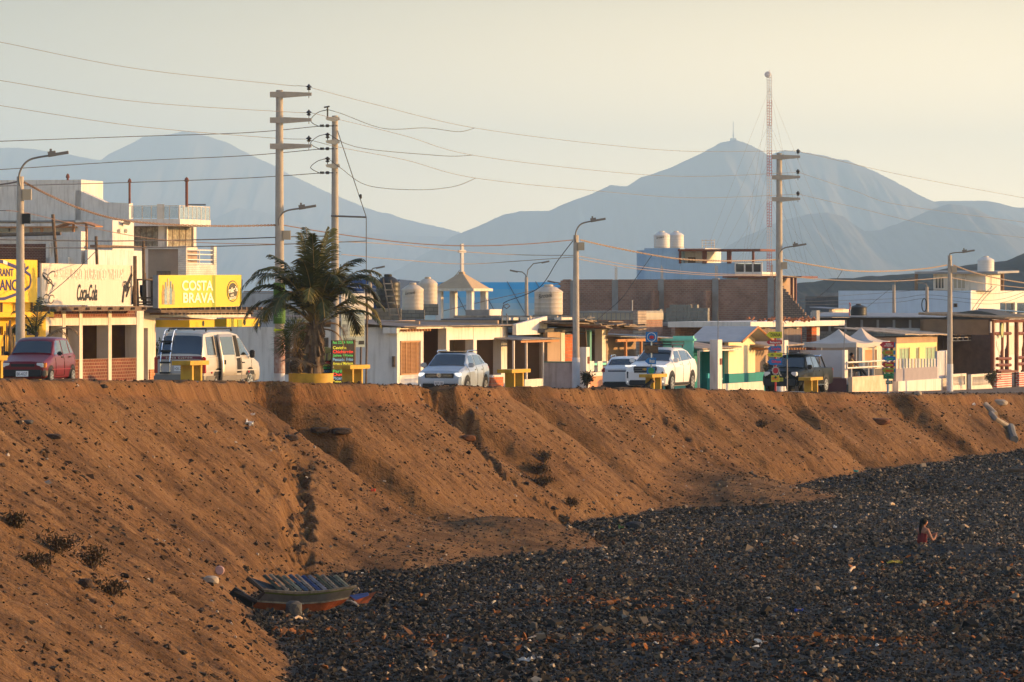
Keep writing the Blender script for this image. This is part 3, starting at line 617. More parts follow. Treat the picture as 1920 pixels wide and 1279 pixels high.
# timber scaffold between the two boards
sc = Bd('timber_scaffold', 'dark timber scaffold between the two roof billboards', 'scaffold', 256, None, b.D(0, .6), 17); m_ = MB(); LL = sc.Lp(292)
for px, y0, y1 in ((258, 524, 574), (270, 450, 572), (272, 512, 572), (286, 520, 572)):
    L = sc.Lp(px); m_.tube([(L, 0, sc.h(y1, L)), (L-.08, 0, sc.h(y0, L))], .06, 7)
for y in (526, 560, 568, 573): m_.box(0, LL, -.08, .05, sc.h(y, LL/2), sc.h(y-3, LL/2))
m_.build('frame', WOOD, sc.root)
m_ = MB()
for i in range(9): m_.obox((.3+LL*random.random()*.8, .5, sc.h(548+10*random.random(), 1)), (.8, .1, .3), (0, random.random()-.5, random.random()))
m_.build('stored_clutter', mat('dark_clutter', (.04, .04, .05), .8, var=.4), sc.root)

# ---- 4 white corner house with the carport bays (centre)
b = Bd('house', 'low white corner house with slatted shutter and carport bays behind the silver crossover', 'house', 744.5, 12.6); R = b.root; H4 = b
zg = -.15; W7 = b.Wp(286); zt0 = b.h(613, 8)
m_ = MB(); m_.box(0, .2, 0, W7, zg, b.h(613)-.02); m_.build('side_wall', WH, R)
Lr = b.Lp(794); a, c, z0, z1 = b.fr(750, 789, 639, 703)
m_ = MB(); m_.wall(.2, Lr, zg, b.h(614, 2)-.02, 0, .2, [(a, c, z0, z1)]); m_.build('wall', WH, R)
shutter(b, 750, 789, 639, 703, .08, R, mat('tan_shutter', (.50, .27, .12), .6, var=.15), 26)
m_ = MB(); m_.box(a, c, .16, .19, z0, z1); m_.build('shutter_backing', BRN, R)
cols = [(836, 842), (887, 893), (939, 950)]
for p, q in cols: m_ = MB(); m_.box(b.Lp(p), b.Lp(q), -.02, .36, zg, b.h(613, b.Lp(p))); m_.build('column', WH, R)
for (p, q) in ((842, 887), (893, 939)):
    l0, l1 = b.Lp(p), b.Lp(q); m_ = MB(); m_.box(l0, l1, 0, .3, b.h(637, (l0+l1)/2), b.h(612.5, (l0+l1)/2)); m_.build('fascia', WH, R)
l0 = b.Lp(781, -.3); l1 = b.Lp(836); m_ = MB(); m_.box(l0, l1, -.3, .3, b.h(615.5, l1), b.h(611.5, l1)); m_.build('fascia', WH, R)
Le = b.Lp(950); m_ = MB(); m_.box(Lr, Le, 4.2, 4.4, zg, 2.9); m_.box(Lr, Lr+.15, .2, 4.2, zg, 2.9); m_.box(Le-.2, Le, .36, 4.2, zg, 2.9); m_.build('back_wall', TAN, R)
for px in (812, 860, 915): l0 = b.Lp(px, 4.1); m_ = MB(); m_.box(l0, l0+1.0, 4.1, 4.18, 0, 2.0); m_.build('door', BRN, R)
m_ = MB()
for i in range(9): x = .1+i*Lr/9; m_.box(x, x+.08, -.4, .02, b.h(621, 2), b.h(617, 2))
m_.build('rafter_ends', OWOOD, R)
zf = b.h(614.5, .5); m_ = MB(); m_.box(-.35, .2, -.1, .5, b.h(625), b.h(614)); m_.build('beam_end', WH, R)
corr('roof', b, -.4, Le+.1, -.45, b.Wp(455), zf+.02, zf+.62, mat('dusty_roof_sheet', (.38, .30, .24), .9, var=.35, vscale=1.2, bump=.02, bscale=6), R, zf1=b.h(612, Le)+.03, zb1=b.h(612, Le)+.22)
for px in (515, 552, 600):        # brown louvred windows on the shaded side wall
    w0, w1 = b.Wp(px+30 if px < 600 else px+16), b.Wp(px); swindow(w0, w1, b.h(702, 0, w0), b.h(633, 0, w0), 0, R, WOOD, mat('brown_louvre', (.10, .065, .04), .7, var=.3, vscale=9), 2)
m_ = MB(); w0 = b.Wp(741); m_.box(-.08, -.002, w0, w0+.12, b.h(688), b.h(668)); m_.build('meter_box', WOOD, R)
# low brick front wall at its right end
fw = Bd('garden_wall', 'short orange brick wall with white coping beside the silver crossover', 'wall', 921, 11.0); Lx = fw.Lp(944)
m_ = MB(); m_.box(0, Lx, 0, .2, -.1, fw.h(707, 1)); m_.build('wall', BRICKO, fw.root); m_ = MB(); m_.box(-.05, Lx+.05, -.05, .25, fw.h(707, 1), fw.h(703, 1)); m_.build('coping', WH, fw.root)
# grey upper block behind with clerestory windows
b = Bd('building', 'grey concrete building with a clerestory window strip behind the palm', 'building', 640, None, 262); R = b.root
W1 = b.Wp(440); m_ = MB(); m_.box(0, 5, 0, W1, 0, b.h(603)); m_.box(0, 5, 0, W1, b.h(577), b.h(550)); m_.box(.15, 5, .1, W1, b.h(603), b.h(577)); m_.build('wall', mat('grey_plaster', (.48, .47, .45), .9, var=.15, streak=.25), R)
for i in range(7):
    w0 = W1*(i+.05)/7; swindow(w0, w0+W1/7-.05, b.h(602), b.h(578), .12, R, STEEL, mat('cream_pane', (.45, .38, .27), .6), 1, t=.05)
b = Bd('shed', 'brown corrugated shed roof above the grey building left of the palm', 'shed', 560, None, 300); R = b.root; W1 = b.Wp(450)
m_ = MB(); m_.box(0, 4, 0, W1, 0, b.h(562)); m_.build('wall', GRC, R); m_ = MB()
for i in range(8): m_.slab((-.3, -.2, b.h(566-2.6*i)), (-.3, W1, b.h(566-2.6*i)), (-.1, W1, b.h(564-2.6*i)), (-.1, -.2, b.h(564-2.6*i)), (.2, 0, 0))
m_.build('roof', mat('rusty_slats', (.26, .15, .10), .8, var=.4, vscale=3), R); m_ = MB(); w0 = b.Wp(460); m_.box(-.4, -.35, w0, w0+.2, 0, b.h(524)); m_.build('corner_post', BLUW, R)
# ---- 5 the low houses right of the centre
b = Bd('house', 'low tan house with a pale sheet awning and a white wedge shaped wall', 'house', 951.5, 12.9); R = b.root
l0, l1 = 0, b.Lp(1018); Lw0, Lw1 = b.Lp(968, 0), b.Lp(1026, 0)
m_ = MB(); m_.prism([(l1, 0), (Lw1, 0), (Lw1, b.h(593, Lw1)), (Lw0, b.h(608, Lw0)), (Lw0, b.h(628.5, Lw0)), (l1, b.h(627, l1))], 'y', 0, .18); m_.build('wedge_wall', WH, R)
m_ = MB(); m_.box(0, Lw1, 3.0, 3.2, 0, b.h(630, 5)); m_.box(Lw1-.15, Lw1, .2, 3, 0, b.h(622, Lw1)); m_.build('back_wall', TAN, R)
corr('awning_sheet', b, -.1, l1+.4, -.7, 2.8, b.h(637, 4), b.h(630, 4), METAL, R, zf1=b.h(636, l1), zb1=b.h(628, l1))
m_ = MB(); m_.box(-.1, l1+.3, -.66, -.6, b.h(640, 4)-.03, b.h(637.5, 4)); m_.build('eave_beam', OWOOD, R)
for px in (962, 986, 1017): L = b.Lp(px, -.6); m_ = MB(); m_.box(L, L+.12, -.64, -.56, 0, b.h(639, L)); m_.build('post', CREAM, R)
m_ = MB(); m_.box(b.Lp(984, -1), b.Lp(1018, -1), -1, -.8, 0, b.h(708, 5)); m_.build('step_wall', CREAM, R)
b = Bd('house', 'tan and orange brick house front with ragged plank roof behind the middle lamp post', 'house', 1026.5, 12.9); R = b.root
L0, L1, L2, L3, L4 = [b.Lp(p) for p in (1027, 1051, 1058, 1086, 1140)]
m_ = MB(); m_.box(0, L1, 0, .2, 0, b.h(622, 2)); m_.build('wall', TAN, R); m_ = MB(); m_.box(L1, L2, -.03, .3, 0, b.h(624, L1)); m_.build('column', CREAM, R)
m_ = MB(); m_.box(L2, L3, 0, .2, 0, b.h(627, L3)); m_.build('brick_wall', BRICKO, R)
m_ = MB(); m_.box(L3, L4, 2.6, 2.8, 0, 2.6); m_.build('back_wall', BRN, R)
m_ = MB(); m_.box(L3+.3, b.Lp(1098, 2.5), 2.5, 2.59, 0, 2.0); m_.build('door', RWOOD, R)
L = b.Lp(1104, -.3); m_ = MB(); m_.box(L, L+.3, -.35, -.2, 0, b.h(619, L)); m_.build('post', mat('sea_green_paint', (.12, .33, .27), .6), R)
L = b.Lp(1127, -.3); m_ = MB(); m_.box(L, b.Lp(1137, -.3), -.35, .0, 0, b.h(617, L)); m_.build('column', CREAM, R)
m_ = MB(); rr = random.Random(3)
for i in range(24):
    a = i/24; L = L4*a; z = b.h(607+6*a, L); m_.obox((L+.4, -.3+rr.random()*.5, z-.05+rr.random()*.16), (1.3, 2.6+rr.random(), .06), (rr.uniform(-.06, .06), rr.uniform(-.08, .08), rr.uniform(-.3, .3)))
m_.build('plank_roof', mat('grey_planks', (.34, .25, .17), .85, var=.5, vscale=3), R)
m_ = MB()
for i in range(12): m_.obox((rr.random()*L4*.8, .8+rr.random()*2, b.h(603, 3)+.12), (.7, .35, .12), (0, 0, rr.uniform(-.3, .3)))
m_.build('roof_stones', CREAM, R, kind='stuff')
m_ = MB(); m_.box(-.4, L4+.3, 0, 3, b.h(612, 4)-.25, b.h(612, 4)-.08); m_.build('roof', DKC, R)
# its yard wall, gate pillar and balustrade
y = Bd('garden_wall', 'pale lavender yard wall facing left, beside the middle lamp post', 'wall', 1083, 11.2); m_ = MB(); W1 = y.Wp(1020); m_.box(0, .15, 0, W1, -.1, y.h(680)); m_.build('wall', mat('lavender_plaster', (.60, .55, .55), .9, var=.2, streak=.3), y.root); m_ = MB(); m_.box(-.03, .18, 0, W1, y.h(680), y.h(678)); m_.build('coping', mat('sea_green_paint', (.12, .33, .27), .6), y.root)  # lavender tint puts the wall's shade into the plaster colour
y = Bd('gate_pillar', 'white gate pillar with a meter box right of the middle lamp post', 'pillar', 1099, 10.6); m_ = MB(); m_.box(0, y.Lp(1105.5), 0, y.Wp(1087), -.1, y.h(651)); m_.build('pillar', WH, y.root); m_ = MB(); L = y.Lp(1101.5); m_.box(L, y.Lp(1104), -.04, -.002, y.h(682, L), y.h(669, L)); m_.build('meter_box', RWOOD, y.root)
y = Bd('garden_wall', 'orange garden wall with white balustrade and mint rails beside the small white car', 'wall', 1106, 10.8); Lx = y.Lp(1166)
m_ = MB(); m_.box(0, Lx, 0, .2, -.1, y.h(704, 3)); m_.build('base', mat('orange_plaster', (.62, .27, .13), .85, var=.12), y.root)
m_ = MB(); m_.box(0, Lx, -.02, .22, y.h(704, 3), y.h(697, 3)); m_.build('coping', WH, y.root)
for px in (1106, 1121, 1138, 1155): L = y.Lp(px); m_ = MB(); m_.box(L, L+.7, 0, .2, y.h(697, L), y.h(677.5, L)); m_.build('pillar', WH, y.root)
for p, q in ((1109, 1121), (1128, 1138)): m_ = MB(); m_.box(y.Lp(p), y.Lp(q), .03, .15, y.h(684, 3), y.h(680, 3)); m_.build('rail', MINT, y.root)

b = Bd('house', 'tan house with corrugated porch roof on orange posts behind the white off-roader', 'house', 1138.5, 13.2); R = b.root; Le = b.Lp(1252)
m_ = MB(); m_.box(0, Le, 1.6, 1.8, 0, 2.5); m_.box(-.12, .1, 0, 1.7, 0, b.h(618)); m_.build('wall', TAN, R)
corr('roof', b, -.2, Le+.2, -.7, 3.0, b.h(631, 4), b.h(621, 4), METAL, R, zf1=b.h(635, Le), zb1=b.h(628, Le))
m_ = MB(); m_.box(0, Le, -.5, -.4, b.h(640, 4), b.h(635, 4)); m_.build('eave_beam', OWOOD, R)
for px in (1172, 1201, 1230): L = b.Lp(px, -.45); m_ = MB(); m_.box(L, L+.18, -.5, -.4, 0, b.h(637, L)); m_.build('post', OWOOD, R)

b = Bd('house', 'small yellow and teal house with a grey gabled roof, right of the white off-roader', 'house', 1366, 12.2); R = b.root
Lg = b.Lp(1416); W1 = b.Wp(1250); zE = b.h(637, 1); zA = b.h(614, Lg/2); zt = b.h(700, 2)
m_ = MB(); m_.box(0, Lg, 0, .2, zt, zE); m_.prism([(0, zE), (Lg, zE), (Lg/2, zA-.1)], 'y', 0, .18); m_.build('wall', mat('pale_yellow_wall', (.80, .68, .42), .85, var=.06, streak=.08), R)
m_ = MB(); m_.box(-.02, b.Lp(1437), -.03, .22, -.1, zt); m_.build('teal_plinth', TEAL, R)
m_ = MB(); m_.box(-.15, -.02, .2, W1, -.1, b.h(655, 0)); m_.build('side_wall', TEAL, R)
m_ = MB()
for s_ in (0, 1):
    x0 = -.55 if s_ == 0 else Lg+.55; m_.slab((x0, -.8, zE-.12), (Lg/2, -.8, zA), (Lg/2, W1*.62, zA), (x0, W1*.62, zE-.12), (0, 0, .06))
m_.build('roof', mat('grey_roof_sheet', (.42, .41, .40), .7, var=.12, vscale=2), R)
m_ = MB(); m_.tube([(-.55, -.82, zE-.1), (Lg/2, -.82, zA+.02), (Lg+.55, -.82, zE-.1)], .06, 5); m_.build('bargeboard', OWOOD, R)
m_ = MB(); w0 = b.Wp(1330); m_.box(-.3, -.16, .3, w0, b.h(652), b.h(645)); m_.build('eave_board', CREAM, R)
mb_ = Bd('house', 'mint green flat fronted porch with dark teal interior behind the white off-roader', 'house', 1299, 11.6); R = mb_.root; W1 = mb_.Wp(1243)
m_ = MB(); m_.box(0, .2, 0, W1, 0, mb_.h(636)); m_.box(-.1, .3, -.1, W1+.1, mb_.h(639), mb_.h(635)); m_.box(-.02, .22, -.02, W1-.5, mb_.h(635), mb_.h(630)); m_.build('wall', MINT, R)
L = mb_.Lp(1331, .8); m_ = MB(); m_.box(.2, L+2.4, 1.4, 1.5, 0, 2.3); m_.build('back_wall', TEAL, R); m_ = MB(); m_.slab((.2, -.3, mb_.h(655, 2)), (L+2, -.3, mb_.h(653, 4)), (L+2, 1.6, mb_.h(644, 4)), (.2, 1.6, mb_.h(645, 2)), (0, 0, .06)); m_.build('roof', mat('dusty_roof_sheet', (.38, .30, .24), .9), R)
m_ = MB(); m_.box(.2, L+2, -.34, -.26, mb_.h(658, 4), mb_.h(655, 4)); m_.box(mb_.Lp(1309, -.3), mb_.Lp(1311, -.3), -.34, -.26, 0, mb_.h(657, 2)); m_.build('frame', CREAM, R)
y = Bd('gate_pillar', 'tall white gate pillar with a brown meter box between the mint porch and the yellow house', 'pillar', 1346, 10.4); m_ = MB(); m_.box(0, y.Lp(1354), 0, y.Wp(1331), -.1, y.h(637)); m_.build('pillar', WH, y.root); m_ = MB(); L = y.Lp(1349.5); m_.box(L, y.Lp(1352.5), -.04, -.002, y.h(684, L), y.h(672, L)); m_.build('meter_box', RWOOD, y.root)
m_ = MB(); L = y.Lp(1350); m_.tube([(L, .1, y.h(637)), (L, .1, y.h(600)), (L-.1, .1, y.h(582))], .02, 5); m_.build('conduit', STEEL, y.root)
y = Bd('garden_wall', 'low white garden wall with a turquoise seat in front of the yellow and teal house', 'wall', 1355, 10.6); Lx = y.Lp(1432); m_ = MB(); m_.box(0, Lx, 0, .2, -.1, y.h(718, 3)); m_.build('wall', CREAM, y.root)
m_ = MB(); a = y.Lp(1356); m_.box(a, y.Lp(1367), .3, .8, y.h(712, 1), y.h(709, 1)); m_.box(a, a+.1, .3, .8, 0, y.h(712, 1)); m_.box(a, y.Lp(1367), .75, .85, y.h(709, 1), y.h(700, 1)); m_.build('seat', mat('turquoise_paint', (.05, .42, .42), .6), y.root)

# ---- 6 recess, brick house with the white slab, front wall
b = Bd('house', 'brown porch recess with rough plank eave between the yellow house and the black pickup', 'house', 1417, 12.4); R = b.root; Le = b.Lp(1490)
m_ = MB(); m_.box(0, Le, 1.4, 1.6, 0, 2.6); m_.build('wall', TAN, R); m_ = MB(); m_.slab((-.3, -.5, b.h(652, 2)), (Le, -.5, b.h(647, Le)), (Le, 1.6, b.h(638, Le)), (-.3, 1.6, b.h(641, 2)), (0, 0, .08)); m_.build('roof', mat('dusty_roof_sheet', (.38, .30, .24), .9), R)
m_ = MB()
for i in range(14): x = Le*i/14; m_.box(x, x+.12, -.7, .4, b.h(656, x), b.h(652, x))
m_.build('rafter_ends', OWOOD, R)
b = Bd('house', 'brick house with a white roof slab and grey shade cloth behind the black pickup', 'house', 1387, None, 286); R = b.root
Le = b.Lp(1565); m_ = MB(); m_.box(0, Le, -.6, 4, b.h(612, Le/2), b.h(602, Le/2)); m_.build('roof_slab', WH, R)
m_ = MB(); m_.box(0, Le*.95, 3.6, 3.8, 0, b.h(612, Le/2)); m_.build('wall', BRICKW, R)
for p, q, mm, nm in ((1494, 1499, WH, 'column'), (1500, 1503, BRICKO, 'brick_pier'), (1522, 1531, BRICKO, 'brick_pier'), (1531, 1537, WH, 'column')):
    m_ = MB(); m_.box(b.Lp(p), b.Lp(q), 0, .3, 0, b.h(612, b.Lp(p))-.003); m_.build(nm, mm, R)
m_ = MB(); m_.box(b.Lp(1531), b.Lp(1537), 0, .3, b.h(602, Le/2), b.h(582, b.Lp(1531))); m_.build('parapet_stub', GRC, R)
m_ = MB(); a = b.Lp(1412); q = b.Lp(1494); n = 24
for i in range(n): x0 = a+(q-a)*i/n; x1 = a+(q-a)*(i+1)/n; m_.slab((x0, -.25+.06*(i % 2), b.h(660, x0)), (x1, -.25+.06*((i+1) % 2), b.h(660, x1)), (x1, -.25+.06*((i+1) % 2), b.h(616+1.2*math.sin(i), x1)), (x0, -.25+.06*(i % 2), b.h(616+1.2*math.sin(i-1), x0)), (0, .02, 0))
m_.build('shade_cloth', mat('shade_cloth_brown', (.22, .17, .15), .9, var=.2), R)
m_ = MB(); x = b.Lp(1507); m_.box(x, b.Lp(1522), 1.0, 1.1, 0, b.h(616, x)); m_.build('door', BRN, R)
y = Bd('garden_wall', 'long grey blue yard wall with a white end post behind the black pickup', 'wall', 1579, 10.6); m_ = MB(); W1 = y.Wp(1500); m_.box(0, .15, 0, W1, y.h(707), y.h(657)); m_.build('wall', mat('shade_blue_plaster', (.50, .52, .54), .9, var=.08), y.root)  # grey blue plaster colour holds the wall's shade
m_ = MB(); m_.box(-.02, .17, .02, W1, -.2, y.h(707)); m_.build('plinth', TAN, y.root); m_ = MB(); m_.box(-.05, y.Lp(1584.5), -.15, .0, -.2, y.h(656.5)); m_.build('end_post', WH, y.root)
m_ = MB(); m_.tube([(.1, -.07, y.h(657)), (.2, -.07, y.h(630)), (.35, -.07, y.h(608)), (.5, -.07, y.h(606)), (.62, -.07, y.h(611))], .02, 5); m_.build('conduit', STEEL, y.root)
y = Bd('gate_pillar', 'slim white pillar with a bent conduit just left of the black pickup cab', 'pillar', 1471, 10.6); m_ = MB(); m_.box(0, y.Lp(1478), 0, .25, -.1, y.h(638)); m_.build('pillar', WH, y.root); m_ = MB(); L = y.Lp(1473); m_.tube([(L, .1, y.h(638)), (L+.03, .1, y.h(606)), (L+.2, .1, y.h(602)), (L+.5, .1, y.h(607))], .02, 5); m_.build('conduit', STEEL, y.root)

# ---- 7 terrace with the seated man, pavilion tents
b = Bd('terrace', 'raised terrace with a cream front wall and white pipe railing where the man sits', 'terrace', 1598, 9.6); R = b.root; TR = b
Le = b.Lp(1680); z1 = b.h(706, 2); zfl = z1-.05
m_ = MB(); m_.box(0, Le, 0, .2, -.3, z1); m_.build('front_wall', mat('stained_cream', (.72, .58, .42), .9, var=.35, vscale=1.3, col2=(.5, .33, .2)), R)
m_ = MB(); m_.box(.05, Le, .2, 6, -.2, zfl-.35); m_.build('floor', DKC, R)
m_ = MB(); m_.box(-.12, 0, .3, 1.8, -.3, z1-.06); m_.build('gate', mat('maroon_metal', (.09, .03, .035), .6), R)
m_ = MB(); zr1, zr0 = b.h(679.5), b.h(690)
Lr = b.Lp(1591); m_.tube([(Lr, .1, zr0), (Lr, .1, zr1), (Le, .1, zr1)], .045, 8); m_.tube([(Lr, .1, zr0), (Le, .1, zr0)], .045, 8)
for px in (1600, 1632, 1662): L = b.Lp(px); m_.tube([(L, .1, z1), (L, .1, zr0)], .035, 6)
L = b.Lp(1631); m_.tube([(L, .1, zr0), (L, .1, zr1)], .03, 6); m_.build('railing', WH, R)
hb_ = Bd('house', 'cream house front with a tan shutter behind the terrace railing', 'house', 1617, 14.8); R = hb_.root; Le = hb_.Lp(1684); W1 = hb_.Wp(1530)
a, c, z0, z1 = hb_.fr(1622, 1644, 656, 691)
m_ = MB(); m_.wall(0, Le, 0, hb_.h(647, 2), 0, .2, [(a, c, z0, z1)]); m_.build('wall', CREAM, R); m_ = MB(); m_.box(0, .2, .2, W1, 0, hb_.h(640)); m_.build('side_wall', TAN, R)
m_ = MB(); m_.box(a, c, .08, .12, z0, z1); m_.build('shutter', mat('tan_shutter', (.50, .27, .12), .6), R); m_ = MB(); m_.box(-.02, Le, -.03, -.002, 0, hb_.h(692, 2)); m_.build('plinth', DKC, R)
TENT = mat('tent_cloth', (.56, .48, .41), .85, var=.12, vscale=1)
def tent(px, dd, pk, eL, eC, eR, label):
    t = Bd('pavilion_tent', label, 'tent', eC[0], None, dd, 24, group='pavilion tents on the terrace'); R = t.root
    W1 = t.Wp(eL[0]); L1 = t.Lp(eR[0]); L1 = min(L1, 4.0); z0 = t.h(eC[1]); zc = t.h(pk[1], L1/2, W1/2)
    n = 8; v = []; f = []
    m_ = MB(); C0 = [(0, 0), (L1, 0), (L1, W1), (0, W1)]
    for i in range(4):
        A = Vector((*C0[i], z0)); B_ = Vector((*C0[(i+1) % 4], z0)); T = Vector((L1/2, W1/2, zc)); g = []
        for a in range(n+1):
            for c_ in range(n+1):
                s_ = a/n; k = c_/n; p = A.lerp(B_, k).lerp(T, s_); sag = -.22*math.sin(math.pi*s_)*1.0*(1-.2*math.sin(math.pi*k)) - .07*math.sin(math.pi*k)*(1-s_); g.append((p.x, p.y, p.z+sag))
        fs = [(a*(n+1)+c_, a*(n+1)+c_+1, (a+1)*(n+1)+c_+1, (a+1)*(n+1)+c_) for a in range(n) for c_ in range(n)]; m_.add(g, fs)
        bz = [(A.lerp(B_, k/n)) for k in range(n+1)]; g = [(p.x, p.y, p.z-.07*math.sin(math.pi*k/n)) for k, p in enumerate(bz)]+[(p.x, p.y, p.z-.24-.05*math.sin(math.pi*k/n)) for k, p in enumerate(bz)]
        m_.add(g, [(k, k+n+1, k+n+2, k+1) for k in range(n)])
    m_.build('canopy', TENT, R, smooth=True, sharp=25)
    for q in C0: m_ = MB(); m_.tube([(q[0]*.98+.02, q[1]*.98+.02, -.1), (q[0]*.98+.02, q[1]*.98+.02, z0)], .03, 6); m_.build('pole', CREAM, R)
tent(0, 277, (1571, 617), (1505, 642), (1606, 642), (1640, 640), 'grey white pavilion tent above the seated man, left one')
tent(0, 290, (1603, 614), (1560, 640), (1637, 640), (1669, 640), 'grey white pavilion tent behind and to the right of the nearer one')

# ---- 8 yellow house with picket fence, terrace with balusters
b = Bd('house', 'small yellow house with pale green curtains and a dusty plank roof behind the signpost', 'house', 1681, 14.4); R = b.root; Le = b.Lp(1757); zt = b.h(643, 4)
hs = [b.fr(1686, 1706, 652, 691), b.fr(1717, 1724, 651, 700), b.fr(1735, 1756, 650, 691)]
m_ = MB(); m_.wall(0, Le, 0, zt, 0, .2, hs); m_.build('wall', mat('butter_wall', (.80, .62, .28), .85, var=.06), R)
for i, q in enumerate(hs): window(None, *q, .1, R, CREAM, mat('green_curtain', (.33, .46, .30), .8, var=.2, vscale=6), 2)
m_ = MB(); m_.box(Le, b.Lp(1864), 2.6, 2.8, 0, 2.6); m_.build('back_wall', BRN, R); m_ = MB(); m_.box(Le, b.Lp(1864), 2.55, 2.598, 0, .8); m_.build('dado', GRC, R)
m_ = MB(); m_.box(-.1, Le, -.02, 3, b.h(643, 4)+.002, b.h(632, 4)); m_.build('fascia', TAN, R)
Lx = b.Lp(1864); m_ = MB(); n = 30; rr = random.Random(5)
for i in range(n):
    x0 = -.5+(Lx+.5)*i/n; x1 = -.5+(Lx+.5)*(i+1.05)/n; zf_ = b.h(629+3*max(0, (i/n-.5)), x0); m_.slab((x0, -.6, zf_+rr.random()*.04), (x1, -.6, zf_+rr.random()*.04), (x1, 3.4, zf_+.35+rr.random()*.05), (x0, 3.4, zf_+.35+rr.random()*.05), (0, 0, .06))
m_.build('plank_roof', mat('pale_planks', (.55, .43, .31), .85, var=.4, vscale=3), R)
m_ = MB(); z0, z1 = b.h(640.5, 10), b.h(633, 10); a = b.Lp(1785, -.5)
m_.box(a, Lx, -.56, -.5, z0, z0+.05); m_.box(a, Lx, -.56, -.5, z1-.05, z1)
for i in range(11): x = a+(Lx-a)*i/10; m_.box(x-.08, x+.08, -.555, -.505, z0, z1)
m_.build('valance', CREAM, R)
for px in (1822, 1863): L = b.Lp(px, -.4); m_ = MB(); m_.box(L, L+.2, -.45, -.33, 0, z0); m_.build('post', mat('sea_green_paint', (.12, .33, .27), .6), R)
y = Bd('picket_fence', 'low wall with pale pickets and a lavender panel in front of the small yellow house', 'fence', 1680, 10.2); R = y.root; Le = y.Lp(1771); La = y.Lp(1757)
m_ = MB(); m_.box(0, Le, 0, .15, y.h(713, 4), y.h(690, 4)); m_.build('panel', mat('lavender_panel', (.32, .28, .29), .9, var=.1), R)
m_ = MB(); m_.box(La, Le, -.01, .14, y.h(713, 4), y.h(658, Le)); m_.build('side_panel', mat('lavender_plaster', (.60, .55, .55), .9), R)
for i in range(13): x = La*(i+.2)/13; m_ = MB(); m_.box(x, x+La/26, .03, .08, y.h(690, 4), y.h(672.5, x)); m_.build('picket', mat('grey_pickets', (.5, .47, .45), .8), R)
m_ = MB(); m_.box(0, Le+.2, -.12, .2, -.3, y.h(713, 4)); m_.build('base', WH, R); m_ = MB(); m_.box(Le, y.Lp(1776.5), -.1, .3, y.h(713, 4), y.h(657, Le)); m_.build('end_post', WH, R)
y = Bd('balustrade', 'cream balustrade of short turned posts beside the right lamp post', 'balustrade', 1784, 10.4); R = y.root
for p, q in ((1784, 1812), (1821, 1862)):
    a, c = y.Lp(p), y.Lp(q); z0, z1, z2, z3 = [y.h(v, (a+c)/2) for v in (728, 722, 706, 701)]
    m_ = MB(); m_.box(a, c, 0, .2, -.3, z1); m_.box(a, c, 0, .2, z2, z3); m_.box(a, a+.3, 0, .2, z1, z2); m_.box(c-.3, c, 0, .2, z1, z2); m_.build('frame', CREAM, R)
    n = int((c-a-.6)/.28); m_ = MB()
    for i in range(n): m_.lathe([(.05, 0), (.08, .12), (.045, .3), (.05, z2-z1)], (a+.45+i*.28, .1, z1), 8)
    m_.build('balusters', CREAM, R)
# ---- 9 bamboo restaurant at the right edge
b = Bd('restaurant_building', 'rustic timber restaurant with tied white curtains and red painted brick at the right edge', 'restaurant', 1860, 12.6); R = b.root; Le = b.Lp(1960)
zt = b.h(599, 3)
for px in (1861, 1878, 1888, 1906, 1918): L = b.Lp(px); m_ = MB(); m_.tube([(L, 0, -.1), (L, 0, zt)], .13, 8); m_.build('post', RWOOD, R)
m_ = MB()
for yy in (602, 625, 672, 684, 695):
    m_.tube([(b.Lp(1862 if yy < 660 else 1868), -.05, b.h(yy, 3)), (b.Lp(1893 if yy > 610 else 1960), -.05, b.h(yy, 6))], .09, 8)
for yy in (625, 670, 682): m_.tube([(b.Lp(1907), -.05, b.h(yy, 9)), (b.Lp(1960), -.05, b.h(yy, 9))], .09, 8)
m_.build('rails', RWOOD, R)
CUR = mat('white_curtain', (.74, .68, .60), .9, var=.06)
def curtain(p0, p1, yt, yb, tie=None, W=.05):
    m_ = MB(); n = 16; mz = 10; g = []
    for j in range(mz+1):
        t = j/mz; y_ = yt+(yb-yt)*t; f_ = 1 if tie is None else (1-.82*math.exp(-((t-tie)/.18)**2)) if t < tie else .18+.4*(t-tie)
        for i in range(n+1):
            k = (i/n-.5)*f_+.5; px = p0+(p1-p0)*k; L = b.Lp(px); g.append((L, W+.07*math.sin(i*1.9)*f_, b.h(y_, L)))
    m_.add(g, [(j*(n+1)+i, (j+1)*(n+1)+i, (j+1)*(n+1)+i+1, j*(n+1)+i+1) for j in range(mz) for i in range(n)])
    o = m_.build('curtain', CUR, R, smooth=True, sharp=80)
curtain(1859, 1868, 603, 624); curtain(1877, 1886, 603, 624); curtain(1870, 1887, 627, 694, .6); curtain(1861, 1872, 626, 696, .3); curtain(1907, 1917, 604, 624); curtain(1906, 1926, 627, 694, .5)
m_ = MB(); m_.box(b.Lp(1890), b.Lp(1905), .1, .15, b.h(665, 6), b.h(611, 6)); m_.build('blind', CREAM, R)
m_ = MB(); m_.box(0, Le, 4, 4.2, 0, zt); m_.box(0, .1, .2, 4.2, b.h(628), zt); m_.build('wall', BRN, R)
for p, q in ((1869, 1897), (1911, 1960)): m_ = MB(); m_.box(b.Lp(p, -.3), b.Lp(q, -.3), -.3, -.1, -.2, b.h(699, 4)); m_.build('brick_parapet', BRICKR, R)
m_ = MB(); m_.box(b.Lp(1866), b.Lp(1898), -.35, 0, b.h(698.5, 4), b.h(695, 4)); m_.build('coping', RWOOD, R)
m_ = MB(); n = 40
for i in range(n): x0 = -.4+(Le+.4)*i/n; m_.tube([(x0, -.9, zt+.1), (x0, 4.2, zt+.35)], .07, 5)
m_.build('cane_roof', mat('dry_cane', (.40, .28, .17), .9, var=.3, vscale=4), R)
